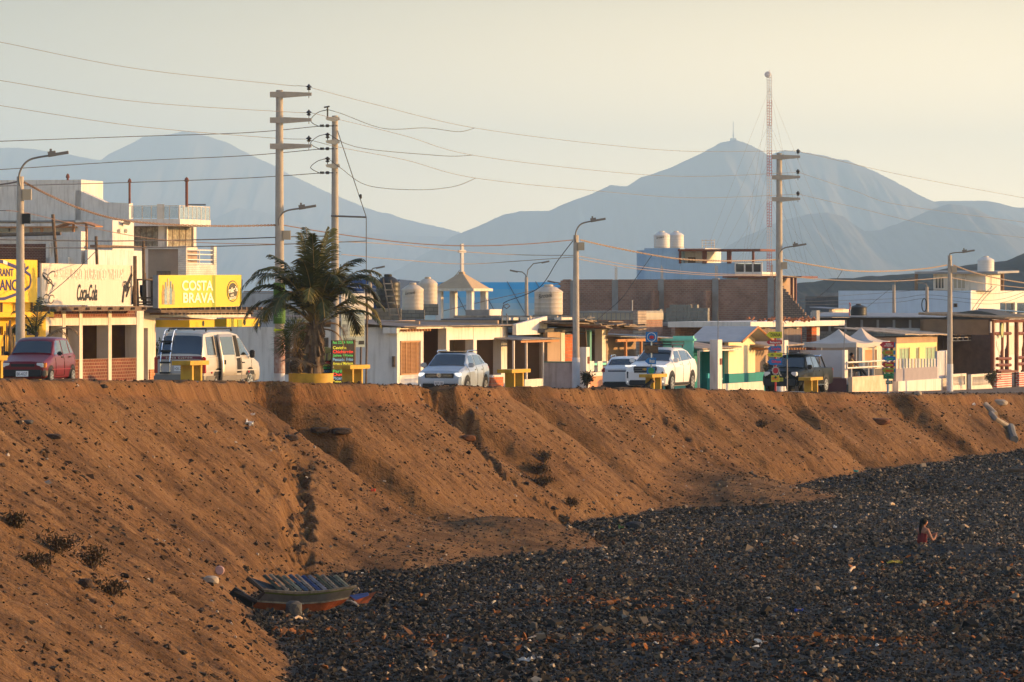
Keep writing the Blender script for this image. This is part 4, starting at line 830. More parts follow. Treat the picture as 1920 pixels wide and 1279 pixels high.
L = b.Lp(1873.5); m_ = MB(); z0, z1 = b.h(633, L), b.h(606, L); m_.prism([(L-.15+.9*math.cos(t)*.4, (z0+z1)/2+(z1-z0)/2*math.sin(t)) for t in np.linspace(0, 2*math.pi, 16)[:-1]], 'y', -.22, -.16); m_.build('surfboard_sign', mat('sunflower_board', (.75, .42, .04), .5, col2=(.1, .4, .25), var=.3, vscale=1.6), R)
ns = Bd('shack', 'brown sheet walled shack with a dark domed tarpaulin roof left of the curtained restaurant', 'shack', 1859, 14.0); R = ns.root; W1 = ns.Wp(1768)
m_ = MB(); m_.box(0, .15, 0, W1, 0, ns.h(599)); m_.build('wall', mat('brown_sheet', (.30, .20, .15), .85, var=.3, vscale=1.2), R)
m_ = MB(); g = []; n = 20
for i in range(n+1):
    t = i/n; w_ = W1*(1.02*t-.35*(1-t)); z = ns.h(599)+.5*math.sin(math.pi*t)**.8; g += [(-.3, w_, z), (3, w_, z+.1)]
m_.add(g, [(2*i, 2*i+1, 2*i+3, 2*i+2) for i in range(n)]+[tuple(2*i for i in range(n+1))]); m_.build('tarpaulin', mat('dark_tarpaulin', (.10, .10, .09), .7, var=.3), R)
# ---- 10 second row: long low roof, brick compound, blue and white blocks
b = Bd('warehouse', 'long low dark building with grey roof edge behind the tents', 'warehouse', 1800, None, 332); R = b.root; W1 = b.Wp(1528)
m_ = MB(); m_.box(0, 3, 0, W1, 0, b.h(596)); m_.build('wall', mat('dark_panels', (.12, .085, .06), .9, var=.2), R); m_ = MB(); m_.slab((-.5, -.4, b.h(596)), (-.5, W1+.3, b.h(595)), (4, W1+.3, b.h(588)), (4, -.4, b.h(590)), (0, 0, .06)); m_.build('roof', METAL, R)
m_ = MB()
for i in range(9): w0 = W1*i/9; m_.box(-.05, -.002, w0, w0+.15, 0, b.h(600))
m_.build('posts', GRC, R); m_ = MB(); m_.box(-.12, -.06, .0, W1, 0, b.h(622)); m_.build('block_base', BLOCK, R)
RB = mat('steel_bars', (.12, .09, .08), .6, var=0)
def rebar(b_, x, y, z, m, n=4, h=.9):
    for i in range(n): m.tube([(x+.1*(i % 2), y+.1*(i//2), z-.1), (x+.1*(i % 2)+.02, y+.1*(i//2), z+h*(.8+.2*random.random()))], .014, 4)
b = Bd('brick_compound', 'large unfinished brick wall with grey concrete columns behind the middle houses', 'building', 1507, None, 332, ang=20); R = b.root
# the wall faces left: from px 1507 (near) leftwards it recedes inland
W1 = b.Wp(1055); H_ = [b.h(524, 0, 0), b.h(524, 0, W1)]
Wc = [b.Wp(p) for p in (1446, 1342, 1240, 1154, 1076)]
w0 = b.Wp(1453); st = 15
pts = [(w0, -.2), (w0, b.h(520, 0, w0))]
for i in range(st): pts += [(w0-(w0-b.Wp(1522))*(i+.4)/st, b.h(520+(82*i/st), 0, 0)), (w0-(w0-b.Wp(1522))*(i+.4)/st, b.h(520+(82*(i+1)/st), 0, 0))]
pts += [(b.Wp(1522), -.2)]
m_ = MB(); m_.prism(pts, 'x', 0, .18); m_.build('stepped_wall', brick('honeycomb_brick', (.36, .25, .18), (.28, .2, .15), (.14, .11, .09), .26, .13, .02), R)
pr = Wc[0]
segs = []
for i, wc in enumerate(Wc):
    m_ = MB(); m_.box(-.04, .24, wc-.18, wc+.22, 0, b.h(521+1.2*i, 0, wc)); rebar(b, .05, wc-.05, b.h(521+1.2*i, 0, wc), m_, 4, .9); m_.build('concrete_column', GRC, R)
ed = [w0]+[c for wc in Wc for c in (wc-.18, wc+.22)]+[W1]
for i in range(0, len(ed)-1):
    if i % 2 == 0 and ed[i+1] > ed[i]: m_ = MB(); m_.box(0, .18, ed[i], ed[i+1], 0, b.h(524, 0, ed[i+1])); m_.build('brick_wall', BRICKW, R)
m_ = MB(); n = 14
for i in range(n): z1 = b.h(526+(60)*i/n, 0, W1); m_.box(.0, .18, W1, W1+.15+.12*(i % 2)+.5*(i/n)**2, b.h(526+60*(i+1)/n, 0, W1), z1)
m_.build('toothed_edge', BRICKW, R)
# returns sticking towards the street
for px, yt in ((1236, 545), (1334, 545)): wv = b.Wp(px); m_ = MB(); m_.box(-1.1, -.045, wv, wv+.18, 0, b.h(yt, 0, wv)); m_.build('return_wall', BRICKW, R)
b = Bd('block_stack', 'stack of grey concrete blocks in front of the large brick wall', 'blocks', 1327, None, 302, py=604); R = b.root; m_ = MB(); rr = random.Random(9)
bs = .195; cols_ = int(b.Wp(1248)/bs/1.05)
for i in range(cols_):
    for j in range(rr.choice([5, 5, 5, 5, 4]) if i > 1 else 4): o_ = rr.uniform(-.03, .03); m_.box(o_, .4+o_, i*bs*1.05, i*bs*1.05+bs, j*.2, j*.2+.19)
m_.build('blocks', mat('cinder_block', (.26, .25, .21), .95, var=.15, vscale=8), R)
b2 = Bd('block_stack', 'smaller uneven stack of blocks left of the big block stack', 'blocks', 1252, None, 303, py=606); m_ = MB()
for i in range(9):
    for j in range(rr.choice([1, 2, 3, 4])): m_.box(rr.uniform(-.1, .1), .35, i*.21, i*.21+.19, j*.2, j*.2+.19)
m_.build('blocks', mat('cinder_block', (.26, .25, .21), .95), b2.root)
b2 = Bd('brick_pile', 'loose orange bricks and rubble lying on the long white roof slab', 'bricks', 1440, None, 290, py=601.5); m_ = MB()
for i in range(46): m_.obox((rr.choice([1, 4, 6, 9])+rr.gauss(0, 1.0), rr.uniform(-.6, 1.5), rr.random()**2*.16), (.24, .12, .08), (rr.random(), rr.random(), rr.random()*3))
m_.build('bricks', mat('loose_brick', (.45, .17, .08), .9, var=.3, vscale=9), b2.root, kind='stuff')
b = Bd('building', 'low block building with a strip window and stub pillar in front of the brick wall', 'building', 1187, None, 288); R = b.root; W1 = b.Wp(1083)
m_ = MB(); m_.box(0, 6, 0, W1, 0, b.h(600)); m_.build('wall', BRICKW, R); m_ = MB(); m_.box(-.05, 6, -.05, W1, b.h(600)+.002, b.h(583)-.12); m_.build('window_strip', mat('cream_pane', (.45, .38, .27), .6, var=.2, vscale=3), R)
m_ = MB(); m_.box(-.1, 6.1, .0, W1, b.h(583)-.12, b.h(583)); 
for i in range(12): m_.box(-.09, -.052, W1*(i+.5)/12, W1*(i+.5)/12+.05, b.h(600), b.h(583)-.12)
m_.build('frame', GRC, R); m_ = MB(); m_.box(-.12, b.Lp(1202), -.3, -.02, 0, b.h(583)); m_.build('stub_pillar', brick('pale_block', (.5, .4, .3), (.4, .32, .25), (.3, .25, .2), .3, .15, .02), R)
m_ = MB(); m_.tube([(.2, .1, b.h(583)), (.2, .1, b.h(563))], .03, 5); m_.build('pipe', CREAM, R)
b = Bd('building', 'low brick and concrete terrace roofs stepping down below the block stacks', 'building', 1400, None, 294); R = b.root; W1 = b.Wp(1190)
m_ = MB(); m_.box(0, 5, 0, W1, 0, b.h(612)); m_.build('wall', BRICKW, R); m_ = MB(); m_.box(-.1, 5, -.1, W1, b.h(612)+.002, b.h(606)); m_.build('slab', GRC, R)
b = Bd('building', 'dark grey rooftops with roof timbers behind the white corner house', 'building', 1062, None, 262); R = b.root; W1 = b.Wp(830)
m_ = MB(); m_.box(0, 5, 0, W1, 0, b.h(601)); m_.build('wall', BLOCK, R); m_ = MB(); m_.slab((-.3, -.3, b.h(601)+.01), (-.3, W1, b.h(601)+.01), (4, W1, b.h(596)), (4, -.3, b.h(597)), (0, 0, .06)); m_.build('roof', mat('slate_roof', (.16, .15, .14), .8, var=.3), R)
m_ = MB()
for i in range(7): w_ = W1*rr.random(); m_.obox((.6+rr.random()*2, w_, b.h(597)+.08), (.15, 2+rr.random()*2, .1), (0, 0, rr.uniform(-.4, .4)))
m_.build('roof_timbers', mat('pale_planks', (.55, .43, .31), .85), R)
b2 = Bd('parapet_block', 'white parapet block on the rooftops right of the church tower', 'parapet', 919, None, 288, py=597); m_ = MB(); m_.box(0, b2.Lp(941), 0, .2, 0, b2.h(580)); m_.build('lit_side', WH, b2.root); m_ = MB(); m_.box(-.2, 0, 0, b2.Wp(875), 0, b2.h(581)); m_.build('shade_grey_side', GRC, b2.root)  # grey on the left face paints the shade of the white block
# blue building with roof terrace
b = Bd('apartment_building', 'pale blue building with a red roofed terrace and two water tanks on top', 'building', 1384, None, 470); R = b.root
Wa, Wb = b.Wp(1276), b.Wp(1208); Wc_ = b.Wp(1192)
m_ = MB(); m_.box(0, 8, 0, Wa, 0, b.h(493)); m_.build('lower_wall', BLUW, R)
m_ = MB(); m_.box(0, 8, Wa, Wb, 0, b.h(465)); m_.box(.3, 8, Wb, Wc_, 0, b.h(469)); m_.box(-.06, 0, Wa, Wa+.12, 0, b.h(464)); m_.build('tall_wall', BLUW, R)
m_ = MB(); m_.box(1.5, 7, b.Wp(1314), Wa, b.h(493), b.h(465)); m_.build('stair_room', WH, R)
m_ = MB(); m_.box(1.44, 1.499, b.Wp(1296), b.Wp(1282), b.h(493), b.h(482)); m_.build('door', BRN, R)
m_ = MB(); m_.box(-.5, 5, b.Wp(1428), Wa+.1, b.h(471), b.h(467)); m_.build('terrace_roof', RWOOD, R)
for px in (1277, 1321, 1325, 1367, 1371, 1414): wv = b.Wp(px); m_ = MB(); m_.box(-.1, .15, wv, wv+.18, b.h(494) if px < 1400 else b.h(508), b.h(471)); m_.build('post', RWOOD, R)
W0_ = b.Wp(1430); W2_ = b.Wp(1379); m_ = MB(); m_.box(-.2, 6, W0_, W2_, b.h(517), b.h(510)); m_.box(-.2, -.1, W0_, W2_, b.h(494), b.h(492))
for t in (0, .32, .62, .97): m_.box(-.2, -.1, W0_+(W2_-W0_)*t, W0_+(W2_-W0_)*t+.12, b.h(510), b.h(494))
m_.build('balcony', WH, R); m_ = MB(); m_.box(-.12, -.1, W0_+.15, W2_, b.h(510), b.h(495)); m_.build('balcony_glass', mat('dark_glass', (.02, .025, .03), .06), R); m_ = MB(); m_.box(0, 8, W0_-1, W0_, 0, b.h(517)); m_.box(0, 8, W0_, -.01, 0, b.h(518)); m_.build('base_wall', TAN, R)
m_ = MB(); m_.box(-1, 5, b.Wp(1508), b.Wp(1360), b.h(521), b.h(518)); m_.build('lower_roof', RWOOD, R)
for px in (1487, 1494): m_ = MB(); wv = b.Wp(px); m_.box(-.2, 0, wv, wv+.2, 0, b.h(520)); m_.build('lower_post', RWOOD, R)
m_ = MB()
for px in (1300, 1307, 1318, 1323): wv = b.Wp(px); m_.tube([(3, wv, b.h(465)), (3, wv, b.h(448))], .03, 4)
for yy in (450, 455, 460): m_.tube([(3, b.Wp(1324), b.h(yy)), (3, b.Wp(1299), b.h(yy))], .03, 4)
m_.build('roof_railing', CREAM, R)
# white block at the right with a long side wall painted blue for its shade
b = Bd('apartment_building', 'long pale blue walled building with an open upper floor and water tank at the right', 'building', 1820, None, 372); R = b.root; W1 = b.Wp(1572); LW = mat('shade_blue_wall', (.52, .62, .72), .85, var=.06, streak=.06)
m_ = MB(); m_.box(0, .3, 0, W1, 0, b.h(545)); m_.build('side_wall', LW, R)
Le = b.Lp(1960); hs = [b.fr(1874, 1903, 567, 586), b.fr(1907, 1940, 567, 586)]
hs = [(b.Lp(1874-50), b.Lp(1903-50+2), b.h(586, 8), b.h(567, 8)), (b.Lp(1907-50), b.Lp(1960-20), b.h(586, 12), b.h(567, 12))]
m_ = MB(); m_.wall(.3, Le, 0, b.h(545, 8), 0, .3, [(b.Lp(1875), b.Lp(1903), b.h(590, 12), b.h(567, 12)), (b.Lp(1907), b.Lp(1950), b.h(590, 14), b.h(567, 14))]); m_.build('wall', WH, R)
window(None, b.Lp(1875), b.Lp(1903), b.h(590, 12), b.h(567, 12), .15, R, WH, mull=1); window(None, b.Lp(1907), b.Lp(1950), b.h(590, 14), b.h(567, 14), .15, R, WH, mull=1)
m_ = MB(); m_.box(.3, Le, .3, W1, b.h(547), b.h(545)-.05); m_.build('deck', GRC, R)
swindow(b.Wp(1795), b.Wp(1788), b.h(576), b.h(569), 0, R, WOOD, mull=0)
m_ = MB(); zr = b.h(513.5, 4); m_.slab((1.5, b.Wp(1715, 1.5), zr), (1.5, -1.6, zr), (9, -1.6, zr+.1), (9, b.Wp(1715, 1.5), zr+.1), (0, 0, .15)); m_.build('roof', METAL, R)
m_ = MB(); q = b.Wp(1720, 1.6); m_.box(1.6, 1.8, q, q+.2, b.h(545), zr); m_.build('post', BRN, R); m_ = MB(); m_.box(4, 4.2, -1.5, -1.3, b.h(545), zr+.03); m_.build('post', BRN, R)
w0, w1 = b.Wp(1876-5, 2), b.Wp(1750, 2); w2 = b.Wp(1843, 2)
m_ = MB(); m_.box(2, 2.2, w2, w1, b.h(545), zr); m_.build('room_side', CREAM, R); m_ = MB(); m_.box(2, 7, w2-.2, w2, b.h(545), zr); m_.build('room_front', WH, R)
for p, q in ((1753, 1771), (1787, 1811)): swindow(b.Wp(q, 2), b.Wp(p, 2), b.h(542), b.h(520), 2.0, R, WH, mat('cream_pane', (.45, .38, .27), .6) if p > 1780 else GLASS, 2)
b2 = Bd('solar_awning', 'small blue sheet awning in front of the right white building', 'awning', 1862, None, 345); m_ = MB(); L = b2.Lp(1940); m_.slab((0, 0, b2.h(581)), (L, 0, b2.h(587, L)), (L, 1, b2.h(586, L)), (0, 1, b2.h(580)), (0, 0, .06)); m_.build('sheet', mat('blue_sheet', (.06, .16, .36), .5), b2.root)
m_ = MB(); m_.tube([(L*.5, .4, b2.h(597, 3)), (L*.5, .4, b2.h(584, L*.5))], .04, 5); m_.build('post', STEEL, b2.root)
b = Bd('building', 'dark grey block house on the rise left of the long blue walled building', 'building', 1572, None, 400); m_ = MB(); m_.box(0, 5, 0, b.Wp(1510), 0, b.h(556)); m_.build('wall', DKC, b.root); m_ = MB(); m_.box(-.05, 5, -.05, b.Wp(1540), b.h(556), b.h(549)); m_.build('parapet', GRC, b.root)
b = Bd('shed', 'small pale shed with corrugated eave above the long low dark building', 'shed', 1560, None, 345); R = b.root; m_ = MB(); m_.box(0, b.Lp(1592), 0, .2, 0, b.h(580, 2)); m_.box(0, .2, 0, b.Wp(1520), 0, b.h(585)); m_.build('wall', CREAM, R); corr('roof', b, -.3, 3, -.2, b.Wp(1520), b.h(580), b.h(577), METAL, R)
# upper left: white hillside building with roof terrace
b = Bd('apartment_building', 'three storey white and blue shaded building with a glass railed roof terrace, upper left', 'building', 313, None, 405); R = b.root
W1 = b.Wp(205); Lc = b.Lp(368); zs1, zs0, zf = b.h(411), b.h(424), b.h(464)
m_ = MB(); m_.box(.2, Lc, .0, W1, 0, zf); m_.build('lower_storey', WH, R)
q0, q1 = b.Wp(296), b.Wp(251)
m_ = MB(); m_.box(0, .2, 0, q0, zf, zs0); m_.build('corner_pier', WH, R); m_ = MB(); m_.box(0, .2, q1, W1, zf, zs0); m_.build('wall', WH, R); swindow(q0, q1, zf, zs0, .1, R, WOOD, mat('striped_curtain', (.42, .36, .25), .8, var=.5, vscale=4), 3)
a, c = b.Lp(315), b.Lp(363); m_ = MB(); m_.box(0, a, -.002, .2, zf, zs0); m_.build('corner_pier', WH, R); m_ = MB(); m_.box(c, Lc, -.002, .2, zf, zs0); m_.build('wall', WH, R); window(None, a, c, zf, zs0, .15, R, BRN, mat('striped_curtain', (.42, .36, .25), .8), 3)
S0 = b.Lp(333, -1.6); S1 = b.Lp(388, -1.2)
m_ = MB(); m_.box(-1.2, S1, -1.5, W1, zs0, zs1); m_.build('roof_slab', WH, R)
m_ = MB(); zr = b.h(387)
n = 7
for i in range(n+1): x = -1.15+(S1+1.1)*i/n; m_.box(x, x+.06, -1.45, -1.4, zs1, zr)
for i in range(6): y_ = -1.4+(W1-1)*i/5; m_.box(-1.15, -1.1, y_, y_+.06, zs1, zr)
m_.box(-1.15, S1, -1.46, -1.39, zr, zr+.05); m_.box(-1.16, -1.09, -1.4, W1-2, zr, zr+.05); y_ = b.Wp(302, -1.1); m_.box(-1.18, -1.05, y_-.25, y_+.3, zs1, zr+.15); m_.build('railing', CREAM, R)
m_ = MB(); m_.box(-1.1, S1-.05, -1.43, -1.42, zs1+.06, zr-.02); m_.box(-1.13, -1.12, -1.35, W1-2.2, zs1+.06, zr-.02); gm = mat('rail_glass', (.35, .45, .48), .1, spec=.6, var=0, alpha=.45); m_.build('glass', gm, R)
# lower balcony in front
b2 = Bd('apartment_building', 'cream balcony storey with white pipe rails below the glass railed terrace', 'building', 349, None, 385); R = b2.root
zf = b2.h(516, 1); L1 = b2.Lp(406); W1 = b2.Wp(275); W2 = b2.Wp(334)
m_ = MB(); m_.box(0, L1, 0, .25, 0, b2.h(496, 3)); m_.box(0, b2.Lp(351.5), 0, .25, b2.h(496), b2.h(461)); m_.box(b2.Lp(401), L1, 0, .25, b2.h(496, 3), b2.h(461, L1)); m_.build('balcony_wall', brick('white_tile', (.78, .72, .62), (.74, .68, .58), (.6, .53, .45), .5, .14, .02), R)
m_ = MB(); m_.box(0, .25, .25, W2, 0, b2.h(461)); m_.build('balcony_side', brick('white_tile', (.78, .72, .62), (.74, .68, .58), (.6, .53, .45), .5, .14, .02), R)
m_ = MB(); a, c = b2.Lp(351.5), b2.Lp(401)
for yy in (469, 477, 487, 494): m_.box(a, c, .1, .16, b2.h(yy+1, 3), b2.h(yy-1, 3))
m_.box((a+c)/2-.05, (a+c)/2+.05, .09, .17, b2.h(496, 3), b2.h(468, 3)); m_.build('railing', WH, R)
m_ = MB(); m_.box(.3, 4, W2, W1, 0, b2.h(467)); m_.build('tan_wall', TAN, R); m_ = MB(); m_.box(.1, 4, W2, W1+.2, b2.h(467), b2.h(462)); m_.build('tan_slab', CREAM, R)
swindow(b2.Wp(320, .3), b2.Wp(294, .3), b2.h(560), b2.h(508), .3, R, WOOD, BRN, 2)
# large blue-shaded house at the far left
b = Bd('apartment_building', 'tall plain house with sloping stair wall and chimney poles at the upper left edge', 'building', 242, None, 420); R = b.root
Wq = b.Wp(141); W1 = b.Wp(-70); L2 = b.Lp(249)
m_ = MB(); m_.prism([(0, 0), (Wq, 0), (Wq, b.h(357, 0, Wq)), (b.Wp(150), b.h(357)), (b.Wp(198), b.h(379)), (0, b.h(381))], 'x', 0, L2); m_.build('stair_wall', WH, R)
m_ = MB(); m_.box(0, 6, Wq, W1, 0, b.h(337, 0, Wq)); m_.box(0, 1.2, Wq-.5, Wq, 0, b.h(337, 0, Wq)); m_.build('wall', WH, R)
m_ = MB(); z_ = b.h(413); m_.box(-1.5, -.002, b.Wp(250, -1.5), b.Wp(-70), z_-.12, z_); m_.build('canopy_slab', GRC, R)
b = Bd('apartment_building', 'white house with lit wall lamps and slatted gate below the stair wall, upper left', 'building', 211, None, 396); R = b.root
Le = b.Lp(251); m_ = MB(); m_.box(0, Le, 0, 3, 0, b.h(414, 3)); m_.build('wall', WH, R); W1 = b.Wp(-70)
m_ = MB(); m_.box(.5, 3, 3, W1, 0, b.h(418)); m_.build('back_wall', WH, R); q0, q1 = b.Wp(205, .4), b.Wp(160, .4)
m_ = MB()
for i in range(16): y_ = q0+(q1-q0)*i/16; m_.box(.38, .44, y_, y_+.08, b.h(466), b.h(432))
m_.build('slatted_gate', BRN, R); m_ = MB(); m_.box(.445, .49, q0, q1, b.h(466), b.h(432)); m_.build('gate_backing', DKC, R)
for px in (221, 234): L = b.Lp(px); m_ = MB(); m_.lathe([(.05, 0), (.12, .1), (.12, .25), (.05, .32)], (L, -.12, b.h(437, L)), 8); m_.build('wall_lamp', CREAM, R)
L = b.Lp(228); m_ = MB(); m_.obox((L, -.4, b.h(418, L)), (.9, .5, .1), (.2, .2, .5)); m_.build('spotlight', STEEL, R)
m_ = MB(); q = b.Wp(-60, -1); m_.box(-.6, .45, b.Wp(140, -.6), q, b.h(427), b.h(424)); m_.build('pergola_beam', OWOOD, R)
for px in (60, 80): wv = b.Wp(px, -.5); m_ = MB(); m_.box(-.5, -.35, wv, wv+.2, b.h(440), b.h(427)); m_.build('pergola_post', OWOOD, R)
m_ = MB(); m_.box(.2, .49, b.Wp(16, .2), b.Wp(-60, .2), b.h(434), b.h(424)); m_.build('window', GLASS, R)
pg = Bd('pergola', 'small orange timber pergola on the upper left house terrace', 'pergola', 164, None, 384); R = pg.root
z1, z0 = pg.h(420), pg.h(470)
m_ = MB(); m_.obox((0, .7, z1+.05), (1.6, 1.5, .12)); m_.obox((-.1, 1.7, z1-.05), (1.5, .9, .1), (-.35, 0, 0)); m_.obox((-.1, -.45, z1-.05), (1.5, 1.0, .1), (.3, 0, 0)); m_.build('roof', OWOOD, R)
for y_ in (0, 1.0): m_ = MB(); m_.box(-.1, .05, y_, y_+.15, z0, z1); m_.build('post', OWOOD, R)
b = Bd('terrace', 'white stepped terrace walls with a brick recess above the restaurant billboards', 'building', 152, None, 372); R = b.root
m_ = MB(); L = b.Lp(160); W1 = b.Wp(95); m_.box(0, L, 0, .2, 0, b.h(434)); m_.box(0, .3, .2, W1, 0, b.h(435)); m_.build('tall_wall', WH, R)
m_ = MB(); m_.box(0, 3, W1, b.Wp(-70), b.h(457), b.h(441)); m_.build('wall', WH, R); m_ = MB(); m_.box(-.02, 3, b.Wp(93), b.Wp(-70), b.h(520), b.h(457)-.003); m_.build('brick_recess', BRICKD, R)
m_ = MB(); m_.box(-.4, -.05, b.Wp(130, -.2), b.Wp(88, -.2), 0, b.h(482)); m_.box(-.4, -.05, b.Wp(94.5, -.2), b.Wp(88, -.2), 0, b.h(455)); m_.build('lit_wall', WH, R)
m_ = MB(); LL = b.Lp(270, -.5); m_.box(0, LL, -.5, -.3, 0, b.h(470, 8)); m_.build('front_wall', WH, R); m_ = MB(); m_.box(L, LL, -.7, -.35, b.h(466, 10), b.h(461.5, 10)); m_.build('timber_beam', WOOD, R)
m_ = MB(); m_.tube([(-1, b.Wp(114, -1), b.h(438)), (-1, b.Wp(-70, -1), b.h(442))], .13, 8); m_.build('log_beam', WOOD, R)
# navy shade roof and blue striped hall behind the church
b = Bd('hall', 'wide blue shade hall with tensioned dark cables behind the church tower', 'hall', 1080, None, 350); R = b.root
hm = bpy.data.materials.new('banded_tarpaulin'); hm.use_nodes = True; N = hm.node_tree; p_ = N.nodes['Principled BSDF']; p_.inputs['Roughness'].default_value = .7
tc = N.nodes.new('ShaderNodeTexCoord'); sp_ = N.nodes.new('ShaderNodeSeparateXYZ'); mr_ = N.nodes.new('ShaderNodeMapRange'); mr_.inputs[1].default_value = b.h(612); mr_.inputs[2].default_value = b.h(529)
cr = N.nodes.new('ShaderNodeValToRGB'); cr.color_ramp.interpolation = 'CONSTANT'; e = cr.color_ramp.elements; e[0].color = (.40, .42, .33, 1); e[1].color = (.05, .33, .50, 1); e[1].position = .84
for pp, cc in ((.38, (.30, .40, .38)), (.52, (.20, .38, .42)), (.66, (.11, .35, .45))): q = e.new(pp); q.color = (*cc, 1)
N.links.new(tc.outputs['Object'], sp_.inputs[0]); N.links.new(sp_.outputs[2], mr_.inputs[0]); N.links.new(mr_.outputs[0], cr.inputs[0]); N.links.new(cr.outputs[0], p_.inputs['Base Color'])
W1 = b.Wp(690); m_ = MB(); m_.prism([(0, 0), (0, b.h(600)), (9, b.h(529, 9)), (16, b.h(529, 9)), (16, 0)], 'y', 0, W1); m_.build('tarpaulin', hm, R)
m_ = MB()
for i in range(7): m_.tube([(9, W1*(.1+.14*i), b.h(529, 9)+.04), (0, W1*(.1+.14*i)-4.2, b.h(600)+.06)], .025, 4)
m_.build('cables', BLK, R)
b = Bd('hall', 'navy blue tarpaulin shelter behind the palm and the black water tank', 'shelter', 722, None, 330); R = b.root; W1 = b.Wp(600); m_ = MB(); m_.prism([(0, 0), (0, b.h(560)), (3, b.h(524, 3)), (8, b.h(528, 3)), (8, 0)], 'y', 0, W1); m_.build('tarpaulin', mat('navy_tarpaulin', (.012, .05, .15), .6, var=.25, vscale=.6), R)
m_ = MB()
for i in range(4): m_.box(-.12, -.03, W1*(.05+i*.25), W1*(.05+i*.25)+.06, b.h(600), b.h(530+7*i)); m_.tube([(-.1, 0, b.h(536+7*i)), (-.1, W1, b.h(528+7*i))], .025, 4)
m_.build('poles', CREAM, R)
# ------------------------------------------------------------------ vehicles: x is forward, y left, z up, origin on the ground at the middle of the wheelbase
TYRE = mat('tyre_rubber', (.018, .017, .016), .85, var=.2); ALLOY = mat('alloy_rim', (.55, .54, .52), .3, metal=.8, var=0); CHROME = mat('chrome', (.7, .7, .7), .15, metal=1, var=0)
PLAST = mat('black_plastic', (.018, .018, .02), .55, var=0); SEAM = mat('panel_gap', (.01, .01, .01), .8, var=0); LAMP = mat('clear_lamp', (.55, .58, .6), .15, spec=.8, var=0)
TAIL = mat('red_lamp', (.35, .008, .006), .2, spec=.7, var=0); AMB = mat('amber_lamp', (.75, .22, .02), .25, var=0); LIT = mat('lit_headlamp', (.9, .9, .9), .2, var=0, emit=(1, .93, .8), estr=.4)
CGL = mat('car_glass', (.015, .02, .024), .04, spec=1.0, var=0, coat=.5); PLATE = mat('number_plate', (.75, .76, .74), .5, var=0); INK = mat('plate_ink', (.03, .03, .04), .6, var=0)
def paint(name, c, metal=.0): return mat(name, c, .36, metal=metal, spec=.35, var=.03, vscale=2, coat=.2)
